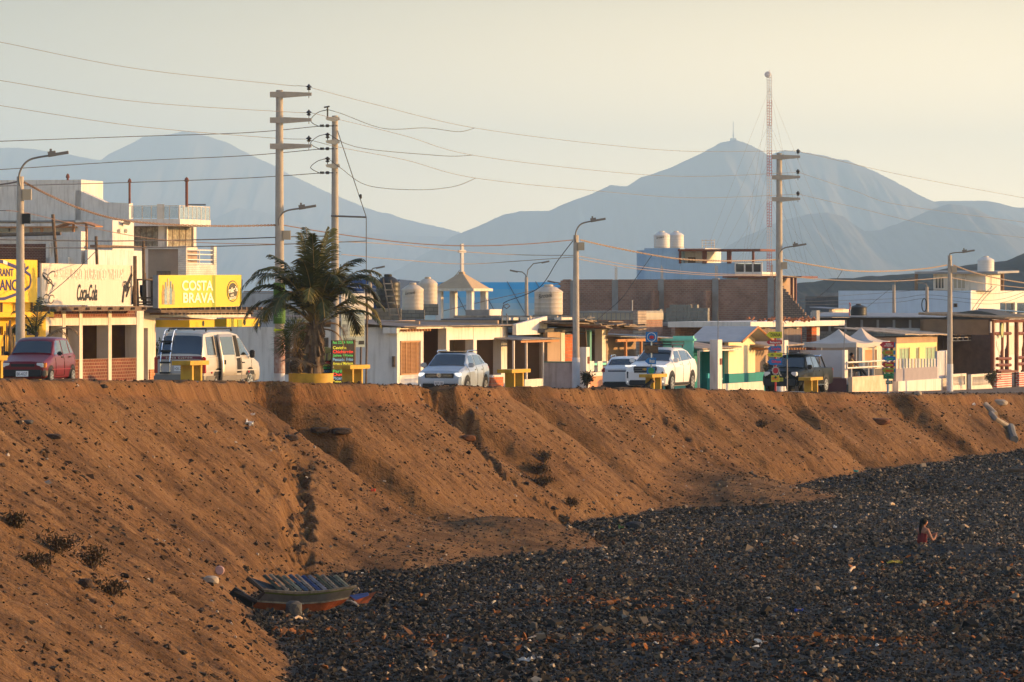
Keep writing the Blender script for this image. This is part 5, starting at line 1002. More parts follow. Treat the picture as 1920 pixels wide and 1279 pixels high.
class Car:
    """st: stations front to rear (x, z_bottom, half width, z_shoulder, z_belt, half width belt, z_top, half width top)"""
    def __init__(s, name, label, cat, st, m, wheel_r, wb, track, group=None, lowm=None, lowz=None):
        s.root = thing(name, label, cat, (0, 0, 0), 0, group); s.st = sorted(st, key=lambda q: -q[0]); s.m = m; s.r = wheel_r; s.wb = wb; s.tr = track
        mb = MB(); rows = [s.ring(q) for q in s.st]; n = len(rows[0]); vs = [v for r in rows for v in r]; fs = []
        for i in range(len(rows)-1):
            for k in range(n-1): fs.append((i*n+k, i*n+k+1, (i+1)*n+k+1, (i+1)*n+k))
            fs.append((i*n+n-1, i*n, (i+1)*n, (i+1)*n+n-1))
        fs.append(tuple(range(n-1, -1, -1))); fs.append(tuple((len(rows)-1)*n+k for k in range(n)))
        mb.add(vs, fs); s.body = mb.build('body', m, s.root, smooth=True, sharp=24)
        for sx in (1, -1):
            for sy in (1, -1): s.wheel(sx*wb/2, sy)
    def ring(s, q):
        x, zb, hw, zs, zbe, hb, zt, ht = q
        h = [(hw*.86, zb), (hw*.965, zb+.05), (hw, zb+(zs-zb)*.45), (hw, zs), (hb+.012, zbe-.01), (hb, zbe), (ht+(hb-ht)*.12, zt-(zt-zbe)*.12), (ht, zt-.035 if zt-zbe > .1 else zt-.01), (ht*.86, zt-.004), (ht*.4, zt+.012)]
        return [(x, y, z) for y, z in h]+[(x, -y, z) for y, z in h[::-1]]
    def interp(s, x):
        st = s.st
        for a, b in zip(st[:-1], st[1:]):
            if a[0] >= x >= b[0]: k = (a[0]-x)/(a[0]-b[0]); return tuple(p*(1-k)+q*k for p, q in zip(a, b))
        return st[0] if x > st[0][0] else st[-1]
    def side(s, x, z, sy, off=.008):
        r = s.ring(s.interp(x)); r = r[:10]
        for (x0, y0, z0), (x1, y1, z1) in zip(r[:-1], r[1:]):
            if z0 <= z <= z1 or z1 <= z <= z0:
                k = (z-z0)/(z1-z0) if abs(z1-z0) > 1e-6 else 0; return Vector((x, sy*(y0+(y1-y0)*k+off), z))
        y = r[-4][1] if z > r[-1][2] else r[0][1]; return Vector((x, sy*(y+off), z))
    def sidepanel(s, poly, m, name, sy, off=.008, parent=None, nx=8, label=None):
        """poly = [(x,z) bottom front, bottom rear, top rear, top front]; curved to the body side"""
        a, b, c, d = poly; mb = MB(); g = []; nz = 5
        for i in range(nz+1):
            for k in range(nx+1):
                t = i/nz; u = k/nx; x0 = a[0]+(b[0]-a[0])*u; z0 = a[1]+(b[1]-a[1])*u; x1 = d[0]+(c[0]-d[0])*u; z1 = d[1]+(c[1]-d[1])*u
                g.append(s.side(x0+(x1-x0)*t, z0+(z1-z0)*t, sy, off))
        fs = [(i*(nx+1)+k, i*(nx+1)+k+1, (i+1)*(nx+1)+k+1, (i+1)*(nx+1)+k) for i in range(nz) for k in range(nx)]
        if sy > 0: fs = [f[::-1] for f in fs]
        mb.add(g, fs); return mb.build(name, m, parent or s.root, label, smooth=True, sharp=60)
    def top(s, x, y, off=.01):
        q = s.ring(s.interp(x))[:10]; q = q[6:]
        for (_, y0, z0), (_, y1, z1) in zip(q[:-1], q[1:]):
            if y0 >= abs(y) >= y1: k = (y0-abs(y))/(y0-y1); return Vector((x, y, z0+(z1-z0)*k+off))
        return Vector((x, y, (q[-1][2] if abs(y) < q[-1][1] else q[0][2])+off))
    def glass(s, x0, x1, w0, w1, name='windscreen', m=None):
        """windscreen / rear window between two stations"""
        mb = MB(); g = []; n = 10; k_ = 6; sgn = 1 if x0 > x1 else -1
        for i in range(k_+1):
            t = i/k_; x = x0+(x1-x0)*t; w_ = w0+(w1-w0)*t
            for j in range(n+1): y = w_*(2*j/n-1); p = s.top(x, y); p.x += .012*sgn; g.append(p)
        fs = [(i*(n+1)+j, i*(n+1)+j+1, (i+1)*(n+1)+j+1, (i+1)*(n+1)+j) for i in range(k_) for j in range(n)]
        if sgn < 0: fs = [f[::-1] for f in fs]
        mb.add(g, fs); return mb.build(name, m or CGL, s.root, smooth=True, sharp=60)
    def wheel(s, x, sy):
        r = s.r; y = sy*s.tr; w_ = .11
        mb = MB(); mb.lathe([(r*.62, -w_), (r*.93, -w_), (r, -w_*.7), (r, w_*.7), (r*.93, w_), (r*.62, w_)], (x, y, r), 26, 'y'); t = mb.build('tyre', TYRE, s.root, smooth=True, sharp=40)
        mb = MB(); mb.lathe([(r*.635, -.06), (r*.64, .06*1)], (x, y+sy*.03, r), 26, 'y')
        mb.build('wheel_well', PLAST, t)
        mb = MB(); yo = y+sy*.105
        mb.lathe([(r*.14, -.01), (r*.16, .012), (.01, .02)], (x, yo, r), 12, 'y')
        for k in range(7):
            a = 2*math.pi*k/7; d = Vector((math.cos(a), 0, math.sin(a))); n = Vector((-d.z, 0, d.x)); c = Vector((x, yo, r))
            p = [c+d*r*.1-n*r*.07, c+d*r*.1+n*r*.07, c+d*r*.6+n*r*.10, c+d*r*.6-n*r*.10]
            mb.slab(*p, (0, sy*.016, 0))
        for k in range(26):
            a, b = 2*math.pi*k/26, 2*math.pi*(k+1)/26; q = lambda a_, rr: Vector((x+rr*math.cos(a_), yo, r+rr*math.sin(a_)))
            mb.slab(q(a, r*.57), q(b, r*.57), q(b, r*.66), q(a, r*.66), (0, sy*.018, 0))
        mb.build('rim', ALLOY, t)
        # arch trim on the body side, black disc painted for the unlit wheel well
        mb = MB(); n = 18; R0 = r*1.13; g = []
        for k in range(n+1):
            a = math.pi*(-.08+1.16*k/n); px, pz = x+R0*math.cos(a), r+R0*math.sin(a); px2, pz2 = x+R0*1.17*math.cos(a), r+R0*1.17*math.sin(a)
            g += [s.side(x, r, sy, .004)*0+Vector((x+(px-x)*.0, s.side(px, max(pz, .25), sy, .006).y, r)), s.side(px, max(pz, .2), sy, .006), s.side(px2, max(pz2, .2), sy, .012)]
            g[-2].z = pz; g[-1].z = pz2
        fs = [(3*k, 3*k+1, 3*k+4, 3*k+3) for k in range(n)]; mb.m = 0
        mb.add(g, [f if sy < 0 else f[::-1] for f in fs]); mb.m = 1; mb.f += [(3*k+1, 3*k+2, 3*k+5, 3*k+4) if sy < 0 else (3*k+4, 3*k+5, 3*k+2, 3*k+1) for k in range(n)]; mb.mi += [1]*n; mb.sm += [False]*n
        mb.build('wheel_arch', [PLAST, s.m if not getattr(s, 'clad', True) else PLAST], s.root)
        s.root.children[-1]
    def seam(s, pts, sy, w_=.012):
        mb = MB(); P_ = []
        for (x0, z0), (x1, z1) in zip(pts[:-1], pts[1:]):
            for k in range(6): t = k/5; P_.append(s.side(x0+(x1-x0)*t, z0+(z1-z0)*t, sy, .004))
        mb.tube(P_, w_*.6, 4); return mb.build('door_gap', SEAM, s.root)
    def box(s, name, m, c, size, rot=(0, 0, 0), label=None, bev=0):
        mb = MB(); mb.obox(c, size, rot); o = mb.build(name, m, s.root, label)
        if bev:
            bm = bmesh.new(); bm.from_mesh(o.data); bmesh.ops.bevel(bm, geom=bm.edges[:], offset=bev, segments=2, affect='EDGES'); bm.to_mesh(o.data); bm.free()
        return o
    def mirror(s, x, z, m, sy_list=(1, -1), size=(.12, .22, .16)):
        for sy in sy_list: y = s.side(x, z, sy, 0).y; s.box('mirror', m, (x+.05, y+sy*.13, z+.07), size, (0, 0, 0), bev=.03)
    def handles(s, xs, z, m=None):
        for sy in (1, -1):
            for x in xs: p = s.side(x, z, sy, .015); s.box('door_handle', m or s.m, p, (.17, .03, .035))
    def plate(s, x, z, txt, m=PLATE, w_=.36, face=1):
        o = s.box('number_plate', m, (x, 0, z), (.02, w_, .16)); text_obj('plate_number', txt, INK if m is PLATE else INK, o, (x+face*.013, 0, z-.005), w_*.85, .09, rot=(math.pi/2, 0, face*math.pi/2), ext=.004); return o
    def place(s, px, inland, heading, dz=0):
        p = at(px, inland); p.z = gz(p.x, p.y)+dz; s.root.location = p; s.root.rotation_euler = (0, 0, heading); return s
def side_dir(deg, fwd=-1):
    """heading: fwd -1 = front towards the camera side, deg = angle of the car axis off the view axis"""
    a = math.radians(deg); return math.atan2(fwd*math.cos(a), fwd*math.sin(a))
# -- red hatchback
c = Car('hatchback_car', 'dark red small hatchback parked at the left with an open driver window', 'car', [
    (1.66, .30, .60, .45, .52, .58, .58, .55), (1.58, .22, .68, .55, .66, .62, .70, .58), (1.1, .20, .70, .68, .78, .64, .82, .58), (.78, .20, .70, .70, .86, .66, .90, .60), (.30, .20, .70, .72, .87, .655, 1.30, .53),
    (.05, .20, .70, .72, .88, .65, 1.375, .53), (-.7, .20, .70, .72, .89, .65, 1.39, .53), (-1.15, .20, .70, .72, .90, .65, 1.37, .53), (-1.52, .26, .69, .74, .92, .64, 1.02, .60), (-1.64, .32, .66, .7, .85, .62, .90, .58)], paint('dark_red_paint', (.13, .004, .006)), .26, 2.335, .61)
RC = c
c.glass(.74, .34, .58, .50); c.glass(-1.5, -1.2, .5, .46, 'rear_window')
for sy in (1, -1):
    w_ = c.sidepanel([(.60, .90), (-.22, .90), (-.20, 1.30), (.22, 1.30)], CGL if sy < 0 else CGL, 'side_window', sy)
    c.sidepanel([(-.32, .91), (-.98, .92), (-.90, 1.30), (-.30, 1.31)], CGL, 'side_window', sy); c.sidepanel([(-1.08, .93), (-1.40, .94), (-1.16, 1.29), (-1.02, 1.30)], CGL, 'side_window', sy)
    c.seam([(.66, .88), (.62, .30)], sy); c.seam([(-.27, .9), (-.30, .30)], sy); c.seam([(-.3, .3), (.62, .3)], sy); c.sidepanel([(1.1, .47), (-1.0, .47), (-1.0, .49), (1.1, .49)], mat('red_trim', (.3, .03, .04), .3), 'side_moulding', sy, .012)
    p = (1.62, sy*.50, .60); c.box('headlight', LAMP, p, (.07, .22, .14), (0, 0, -sy*.15), bev=.02); c.box('indicator', AMB, (1.57, sy*.645, .60), (.12, .06, .14)); c.box('bumper_corner', mat('faded_plastic', (.16, .14, .10), .7), (1.56, sy*.62, .38), (.2, .14, .2), bev=.03)
    c.box('tail_light', TAIL, (-1.6, sy*.58, .72), (.06, .14, .3))
c.box('bumper', PLAST, (1.66, 0, .38), (.12, 1.16, .20), bev=.03); c.box('grille', PLAST, (1.655, 0, .60), (.03, .7, .08)); c.plate(1.73, .36, 'BK-4127'); c.handles((-.12, -.9), .82, PLAST); c.mirror(.52, .86, PLAST, size=(.10, .15, .12))
m_ = MB(); m_.obox((.05, -.45, 1.02), (.3, .28, .32)); m_.lathe([(.02, 0), (.09, .05), (.1, .14), (.06, .22), (.02, .24)], (.08, -.45, 1.12), 10); 
c.place(72, 2.6, side_dir(10.5), .0)
# -- van, seen from behind with the sliding door open
c = Car('van', 'silver and beige passenger van seen from behind with its side door open', 'van', [
    (2.32, .42, .76, .6, .74, .74, .80, .66), (2.24, .30, .84, .74, .92, .78, .98, .68), (1.62, .28, .87, .86, 1.10, .82, 1.16, .74), (1.0, .28, .88, .9, 1.12, .83, 1.72, .66), (.72, .28, .88, .9, 1.12, .83, 1.86, .66), (0, .28, .88, .9, 1.12, .84, 1.95, .68),
    (-1.6, .28, .88, .9, 1.12, .84, 1.95, .68), (-2.12, .30, .88, .9, 1.12, .84, 1.88, .68), (-2.30, .32, .87, .9, 1.14, .83, 1.55, .74), (-2.42, .36, .84, .9, 1.1, .80, 1.16, .76)], paint('beige_silver_paint', (.50, .44, .36), .35), .33, 2.7, .76)
VN = c
c.glass(-2.405, -2.17, .76, .66, 'rear_window'); c.glass(1.58, 1.04, .72, .6)
for sy in (1, -1):
    c.sidepanel([(1.42, 1.16), (.62, 1.16), (.62, 1.72), (.92, 1.70)], CGL, 'side_window', sy); c.sidepanel([(-.0, 1.18), (-1.28, 1.18), (-1.24, 1.78), (-.0, 1.78)], CGL, 'side_window', sy) if sy > 0 else None; c.sidepanel([(-1.42, 1.18), (-2.1, 1.18), (-2.0, 1.76), (-1.40, 1.78)], CGL, 'side_window', sy)
    c.sidepanel([(1.85, .30), (-2.3, .32), (-2.3, .52), (1.85, .52)], mat('grey_cladding', (.20, .18, .155), .6), 'lower_cladding', sy, .012, nx=14)
    c.sidepanel([(1.9, .66), (-2.3, .66), (-2.3, .69), (1.9, .69)], CHROME if False else mat('pale_trim', (.6, .56, .5), .4), 'side_moulding', sy, .016, nx=14)
    c.box('tail_light', TAIL, (-2.37, sy*.80, .86), (.14, .15, .56), bev=.03); c.box('headlight', LAMP, (2.2, sy*.66, .82), (.2, .26, .2), bev=.03)
    for x in (1.2, -.5, -1.9):
        if sy < 0: p = c.side(x, .62, sy, .012); c.box('side_reflector', TAIL, p, (.09, .02, .06))
# open sliding door on the right side: dark sheet painted as unlit cabin forward, door slid back and standing off the body
c.sidepanel([(.58, .36), (-.0, .36), (-.0, 1.80), (.58, 1.80)], mat('cabin_shade', (.02, .018, .016), .9, var=0), 'opening_shade', -1, .006)
m_ = MB(); g = c.sidepanel([(-.10, .36), (-1.30, .36), (-1.26, 1.84), (-.10, 1.84)], c.m, 'sliding_door', -1, .11); 
sol = g.modifiers.new('thick', 'SOLIDIFY'); sol.thickness = .06; sol.offset = 0
for nm, pl, mm, of in (('door_window', [(-.18, 1.18), (-1.2, 1.18), (-1.18, 1.76), (-.18, 1.76)], CGL, .148), ('door_cladding', [(-.10, .36), (-1.30, .36), (-1.3, .52), (-.1, .52)], mat('grey_cladding', (.20, .18, .155), .6), .15)):
    q = c.sidepanel(pl, mm, nm, -1, of, parent=g)
p = c.side(-1.15, .95, -1, .17); c.box('door_handle', PLAST, p, (.05, .04, .14))
c.seam([(.62, 1.1), (.62, .36)], -1, .02); c.seam([(1.5, 1.1), (1.45, .36)], -1); c.seam([(-1.42, .4), (-1.42, 1.8)], -1); p = c.side(1.38, .9, -1, .015); c.box('door_handle', PLAST, c.side(.75, .92, -1, .015), (.17, .03, .04))
c.box('tailgate_band', mat('dark_red_band', (.16, .01, .012), .3), (-2.425, 0, 1.10), (.05, 1.5, .10), (0, .2, 0)); c.box('bumper', mat('grey_cladding', (.20, .18, .155), .6), (-2.45, 0, .46), (.16, 1.72, .22), bev=.04)
c.plate(-2.44, .76, 'H2K-256', face=-1); c.box('tailgate_panel', paint('silver_grey_paint', (.40, .40, .42), .4), (-2.412, 0, .84), (.03, 1.46, .46)); 
text_obj('lettering', 'S U P E R   C U S T O M', WL, c.root, (-2.46, 0, 1.10), .9, .06, rot=(math.pi/2-.2, 0, -math.pi/2), ext=.004)
m_ = MB()
for y_ in (.30, .62):
    m_.tube([(-2.50, y_, .58), (-2.50, y_, .95), (-2.46, y_, 1.2), (-2.30, y_, 1.72), (-2.14, y_, 1.97), (-1.95, y_, 2.0)], .02, 6)
m_.build('ladder_rail', CHROME, c.root); m_ = MB()
for z, x in ((.62, -2.5), (.95, -2.5), (1.32, -2.44), (1.62, -2.36)): m_ = MB(); m_.box(x-.03, x+.01, .28, .64, z-.03, z+.03); m_.build('ladder_rung', PLAST, c.root)
m_ = MB()
for x in (.2, -1.6): m_.tube([(x, -.66, 2.02), (x, .66, 2.02)], .025, 6)
for y_ in (-.64, .64): m_.tube([(.3, y_, 1.95), (.25, y_, 2.03), (-1.7, y_, 2.03), (-1.8, y_, 1.95)], .03, 6)
m_.build('roof_rack', PLAST, c.root); c.mirror(1.28, 1.12, PLAST, size=(.12, .16, .26))
c.root.scale = (1.05, 1.0, 1.0); c.place(392, 3.2, side_dir(18.5, 1), -.02)
# -- silver crossover
def suv(name, label, m, gr, sc=1.0, rack=False, lit=LIT, loc=None, grp=None, plate='AXP-184', cat='car'):
    c = Car(name, label, cat, [(2.08*sc, .36, .74, .52, .66, .72, .74, .66), (2.0*sc, .27, .84, .68, .86, .78, .93, .70), (1.55*sc, .24, .87, .82, .96, .80, 1.02, .72), (1.12*sc, .23, .88, .88, 1.02, .80, 1.08, .72), (.38*sc, .23, .88, .9, 1.05, .80, 1.50, .60),
        (.05*sc, .23, .88, .9, 1.06, .80, 1.56, .60), (-.9*sc, .23, .88, .92, 1.09, .80, 1.56, .60), (-1.45*sc, .24, .88, .94, 1.13, .79, 1.48, .58), (-1.92*sc, .30, .86, .94, 1.14, .78, 1.18, .68), (-2.1*sc, .36, .82, .86, 1.0, .76, 1.05, .68)], m, .34, 2.63*sc, .78)
    c.glass(1.08*sc, .42*sc, .70, .56); c.glass(-1.88*sc, -1.5*sc, .62, .54, 'rear_window')
    for sy in (1, -1):
        c.sidepanel([(.92*sc, 1.08), (-.12, 1.09), (-.10, 1.46), (.40*sc, 1.45)], CGL, 'side_window', sy); c.sidepanel([(-.2, 1.10), (-1.2*sc, 1.14), (-1.05*sc, 1.46), (-.2, 1.47)], CGL, 'side_window', sy); c.sidepanel([(-1.28*sc, 1.15), (-1.62*sc, 1.17), (-1.3*sc, 1.43), (-1.14*sc, 1.45)], CGL, 'side_window', sy)
        c.seam([(.98*sc, 1.0), (.92*sc, .38)], sy); c.seam([(-.16, 1.06), (-.18, .36)], sy); c.seam([(-1.1*sc, 1.1), (-1.05*sc, .7)], sy); c.sidepanel([(1.0*sc, .26), (-.95*sc, .26), (-.95*sc, .36), (1.0*sc, .36)], PLAST, 'sill_cladding', sy, .012)
        c.box('fog_lamp', lit, (2.02*sc, sy*.66, .42), (.06, .2, .10), (0, 0, -sy*.4)); c.box('tail_light', TAIL, (-1.98*sc, sy*.72, .98), (.14, .2, .16), bev=.02)
    return c
c = suv('crossover_car', 'silver blue compact crossover with lit headlamps parked near the centre', paint('silver_blue_paint', (.40, .45, .50), .45), None); TC = c
for sy in (1, -1):
    c.box('headlight', LIT, (1.99, sy*.66, .80), (.16, .30, .13), (0, 0, -sy*.35), bev=.02)
c.box('grille', PLAST, (2.07, 0, .76), (.06, 1.12, .17), bev=.02); 
m_ = MB()
for z in (.72, .77, .82): m_.box(2.10, 2.108, -.5, .5, z, z+.012)
m_.build('grille_bars', CHROME, c.root); m_ = MB(); m_.lathe([(.02, 0), (.085, .001), (.085, .015), (.07, .016)], (2.11, 0, .78), 16, 'x'); m_.build('badge', CHROME, c.root); text_obj('badge_letters', 'W', CHROME, c.root, (2.13, 0, .765), .08, .05, rot=(math.pi/2, 0, math.pi/2)); text_obj('badge_letters', 'V', CHROME, c.root, (2.13, 0, .81), .05, .035, rot=(math.pi/2, 0, math.pi/2))
c.box('lower_grille', PLAST, (2.06, 0, .42), (.1, 1.3, .2), bev=.03); c.plate(2.13, .50, 'AXP-184', mat('white_plate', (.7, .7, .7), .5)); c.handles((.05, -.9), .96); c.mirror(.86, 1.05, c.m)
c.box('sunroof', mat('black_roof', (.01, .01, .012), .1), (-.3, 0, 1.575), (1.1, 1.0, .03), bev=.01)
m_ = MB()
for y_ in (-.58, .58): m_.tube([(.25, y_, 1.56), (.15, y_, 1.62), (-1.1, y_, 1.62), (-1.25, y_, 1.55)], .018, 6)
m_.build('roof_rail', CHROME, c.root)
m_ = MB(); m_.lathe([(.02, 0), (.03, .03), (.028, .1), (.01, .12)], (.62, 0, 1.24), 8); m_.build('hanging_charm', YELB, c.root)
c.root.scale = (1, 1, 1.07); c.place(851, 3.0, side_dir(14.5), .05)
# -- white off-roader with roof basket
c = suv('sport_utility_vehicle', 'large white off-road car with a black roof basket and lit front lamps', paint('white_paint', (.74, .72, .68)), None, 1.1); WS = c
for o in list(c.root.children): pass
for sy in (1, -1):
    c.box('headlight', LIT, (2.16, sy*.64, .94), (.12, .42, .06), (0, 0, -sy*.3)); c.box('bumper_intake', PLAST, (2.22, sy*.66, .62), (.12, .22, .26), (0, 0, -sy*.2), bev=.02)
c.box('grille', PLAST, (2.26, 0, .80), (.08, .96, .26), bev=.03); m_ = MB()
for z in (.71, .78, .85, .91): m_.box(2.302, 2.31, -.44, .44, z, z+.018)
m_.build('grille_bars', STEEL, c.root); m_ = MB(); m_.box(2.31, 2.325, -.09, .09, .815, .845); m_.box(2.31, 2.325, -.035, .035, .79, .87); m_.build('badge', mat('gold_badge', (.6, .4, .1), .3, metal=.6), c.root)
c.box('lower_bumper', PLAST, (2.28, 0, .36), (.1, 1.3, .18), bev=.03); c.plate(2.34, .60, 'CJY-579'); c.handles((.05, -.95), .98); c.mirror(.95, 1.06, c.m)
m_ = MB()
for y_ in (-.56, .56): m_.tube([(.5, y_, 1.66), (-1.3, y_, 1.66)], .025, 6); m_.tube([(.5, y_, 1.76), (-1.3, y_, 1.76)], .02, 6)
for x in np.linspace(.5, -1.3, 8): m_.tube([(x, -.56, 1.66), (x, .56, 1.66)], .018, 5)
for x in (.5, -1.3): m_.tube([(x, -.56, 1.66), (x, -.56, 1.76), (x, .56, 1.76), (x, .56, 1.66)], .02, 5)
for x in (.3, -1.1):
    for y_ in (-.56, .56): m_.tube([(x, y_, 1.56), (x, y_, 1.66)], .03, 5)
m_.build('roof_basket', PLAST, c.root)
c.root.scale = (1.03, 1.05, 1.2); c.place(1240, 3.0, side_dir(18.5), .0)
# -- smaller white car behind it, seen from the rear
c = suv('sport_utility_vehicle', 'smaller white car seen from behind, half hidden by the large off-road car', mat('white_paint', (.74, .72, .68)), None, .95, lit=TAIL); c.root['category'] = 'car'
for sy in (1, -1): c.box('rear_lamp', TAIL, (-1.93, sy*.78, .98), (.2, .2, .22), bev=.05)
c.box('rear_bumper', PLAST, (-2.0, 0, .38), (.16, 1.6, .26), bev=.04); c.box('tailgate_trim', PLAST, (-1.97, 0, .96), (.06, 1.2, .05)); c.box('badge_strip', CHROME, (-1.985, -.3, .80), (.02, .34, .03)); c.box('handle', CHROME, (-1.0, .9, .9), (.1, .02, .02))
m_ = MB()
for y_ in (-.58, .58): m_.tube([(.25, y_, 1.56), (.15, y_, 1.62), (-1.1, y_, 1.62), (-1.25, y_, 1.55)], .02, 6)
m_.build('roof_rail', CHROME, c.root)
c.place(1178, 5.6, side_dir(9, 1), -.05)
# -- black pickup
c = Car('pickup_truck', 'black double cab pickup with chrome roll bar parked at the right', 'pickup truck', [
    (2.35, .45, .74, .6, .76, .72, .84, .66), (2.25, .36, .86, .76, .94, .78, 1.02, .70), (1.7, .34, .90, .9, 1.04, .82, 1.10, .74), (1.15, .33, .90, .94, 1.10, .82, 1.16, .74), (.52, .33, .90, .96, 1.14, .81, 1.68, .60), (.2, .33, .90, .96, 1.14, .81, 1.76, .60),
    (-.7, .33, .90, .96, 1.16, .81, 1.76, .60), (-1.0, .33, .90, .96, 1.16, .81, 1.55, .64), (-1.16, .33, .90, .98, 1.14, .85, 1.16, .80), (-2.5, .40, .90, 1.0, 1.16, .86, 1.17, .82), (-2.6, .44, .88, 1.0, 1.14, .84, 1.15, .8)], mat('black_green_paint', (.006, .008, .007), .45, spec=.12, var=.1), .38, 3.0, .80)
PK = c
c.glass(1.11, .56, .70, .56); c.glass(-.98, -.74, .5, .5, 'rear_window')
for sy in (1, -1):
    c.sidepanel([(.98, 1.17), (.02, 1.18), (.02, 1.66), (.52, 1.64)], CGL, 'side_window', sy); c.sidepanel([(-.06, 1.18), (-.78, 1.19), (-.66, 1.64), (-.06, 1.66)], CGL, 'side_window', sy)
    c.seam([(1.0, 1.1), (.95, .45)], sy); c.seam([(-.02, 1.14), (-.04, .45)], sy); c.seam([(-1.08, 1.1), (-1.08, .45)], sy)
    c.box('headlight', LAMP, (2.26, sy*.64, .90), (.18, .30, .20), (0, 0, -sy*.35), bev=.03); c.box('tail_light', TAIL, (-2.56, sy*.82, .96), (.1, .12, .3)); c.box('side_step', CHROME, (.0, sy*.95, .40), (1.9, .16, .04)); c.box('fog_lamp', mat('fog_lamp_glass', (.5, .42, .25), .2), (2.36, sy*.3, .78), (.06, .16, .16), bev=.03)
m_ = MB()
for y_ in (-.72, .72): m_.tube([(-1.15, y_, 1.18), (-1.05, y_, 1.66), (-1.3, y_*.98, 1.72), (-1.9, y_, 1.18)], .035, 8)
m_.tube([(-1.08, -.72, 1.68), (-1.08, .72, 1.68)], .035, 8); m_.build('roll_bar', CHROME, c.root)
c.box('bumper', PLAST, (2.36, 0, .52), (.2, 1.56, .34), bev=.05); c.box('grille', PLAST, (2.36, 0, .84), (.08, .62, .20), bev=.02)
m_ = MB()
for k in range(3):
    a = math.pi/2+k*2*math.pi/3; d = Vector((0, math.cos(a), math.sin(a))); n = Vector((0, -d.z, d.y)); q = Vector((2.42, 0, .88)); m_.slab(q, q+d*.06+n*.035, q+d*.12, q+d*.06-n*.035, (.01, 0, 0))
m_.build('badge', CHROME, c.root); c.plate(2.48, .66, 'T4N-903', mat('yellow_plate', (.75, .62, .05), .5)); c.handles((.15, -.7), 1.02, PLAST); c.mirror(.9, 1.14, PLAST, size=(.12, .22, .2)); m_ = MB(); m_.obox((.1, 0, 1.80), (1.0, 1.0, .03)); m_.build('roof_pad', PLAST, c.root)
c.place(1494, 3.0, side_dir(21.5), -.05)
# ------------------------------------------------------------------ poles, lamps and wires
POLE = mat('pole_concrete', (.44, .38, .31), .9, var=.16, vscale=2.5, bump=.003, bscale=30); PW = mat('white_pole_base', (.66, .64, .62), .8, var=.12); LUM = mat('lamp_metal', (.20, .18, .16), .5, metal=.3); INS = mat('insulator', (.05, .045, .04), .35, var=0); BOX = mat('junction_box', (.46, .36, .24), .7, var=.1)
def zat(p, py): return (HY-py)/F*p.y
def pole_thing(name, label, cat, px, inl=None, top=330, r0=.17, r1=.11, d=None, group=None, base=True):
    if d is None: p = at(px, inl)
    else: p = P(px, HY, d); _, zl, bm, _ = lipinfo(np.array([p.x]), np.array([p.y])); p.z = float(zl[0]-bm[0])
    t = thing(name, label, cat, p, 0, group); H = zat(p, top)-p.z
    m_ = MB(); m_.tube([(0, 0, -.3), (0, 0, H*.5), (0, 0, H)], [r0, (r0+r1)/2, r1], 16); m_.build('pole', POLE, t, smooth=True)
    if base: m_ = MB(); m_.tube([(0, 0, -.2), (0, 0, 1.45)], [r0+.006, r0+.004], 16, cap=False); m_.build('painted_base', PW, t, smooth=True)
    return t, p, H
def lamp_arm(t, p, z, out, rise, length=.62, sy=0):
    """curved bracket to the right with a flat lantern; z = attach height"""
    m_ = MB(); pts = [(0.0, -.12, z-.35), (-.02, -.14, z), (out*.12, -.12, z+rise*.5), (out*.4, -.08, z+rise*.82), (out, 0, z+rise)]
    q = [Vector(a) for a in pts]; s_ = []
    for i in range(len(q)-1):
        a = q[max(i-1, 0)]; b_ = q[i]; c_ = q[i+1]; d_ = q[min(i+2, len(q)-1)]
        for k in range(6):
            u = k/6; s_.append(.5*((2*b_)+(-a+c_)*u+(2*a-5*b_+4*c_-d_)*u*u+(-a+3*b_-3*c_+d_)*u**3))
    s_.append(q[-1]); m_.tube(s_, .032, 7); m_.build('bracket', LUM, t, smooth=True)
    m_ = MB(); m_.obox((out+length*.45, 0, z+rise+.05), (length, .22, .09), (0, -.16, 0)); m_.obox((out+.06, 0, z+rise+.05), (.24, .2, .17), (0, -.16, 0)); m_.obox((out+.02, 0, z+rise+.17), (.07, .07, .08)); m_.build('lantern', LUM, t)
def box_on(t, x, z, m=BOX, s=(.28, .18, .34), y=-.05): m_ = MB(); m_.obox((x, y, z), s); o = m_.build('junction_box', m, t); return o
def street_lamp(px, inl, top, label, out, rise, boxy=None):
    t, p, H = pole_thing('street_lamp', label, 'street lamp', px, inl, top, .165, .11, group='concrete street lamps along the road')
    lamp_arm(t, p, H+.05, out, rise)
    if boxy: box_on(t, .22, zat(p, boxy)-p.z)
    return t, p, H
LP1 = street_lamp(38, 8, 331, 'street lamp pole in front of the yellow restaurant sign, leftmost', .95, .62, 365); box_on(LP1[0], .2, zat(LP1[1], 410)-LP1[1].z, mat('black_meter', (.02, .02, .02), .5), (.26, .2, .32))
LP2 = street_lamp(1080, 7.6, 441, 'street lamp pole standing by the lavender wall right of the centre', .68, .55, 462)
LP3 = street_lamp(1781, 8.2, 479, 'street lamp pole beside the white balustrade at the right', .72, .12, 505)
def crossarms(t, p, ys, out, left=.35, ins=True, group=None):
    for y_ in ys:
        z = zat(p, y_)-p.z; m_ = MB(); m_.prism([(-left, z-.09), (-left, z+.11), (out*.15, z+.12), (out, z+.08), (out, z-.03), (out*.15, z-.11)], 'y', -.16, .02); a = m_.build('crossarm', POLE, t)
        if ins:
            x = out-.1; m_ = MB(); m_.lathe([(.012, -.18), (.012, .12), (.06, .14), (.09, .17), (.04, .2), (.08, .23), (.11, .26), (.04, .31), (.02, .35), (.001, .36)], (x, -.07, z+.05), 12); m_.build('insulator', INS, a, smooth=True)
U1, pU1, HU1 = pole_thing('utility_pole', 'tallest concrete utility pole with three long crossarms left of the palm', 'utility pole', 524, 9.0, 169, .20, .13)
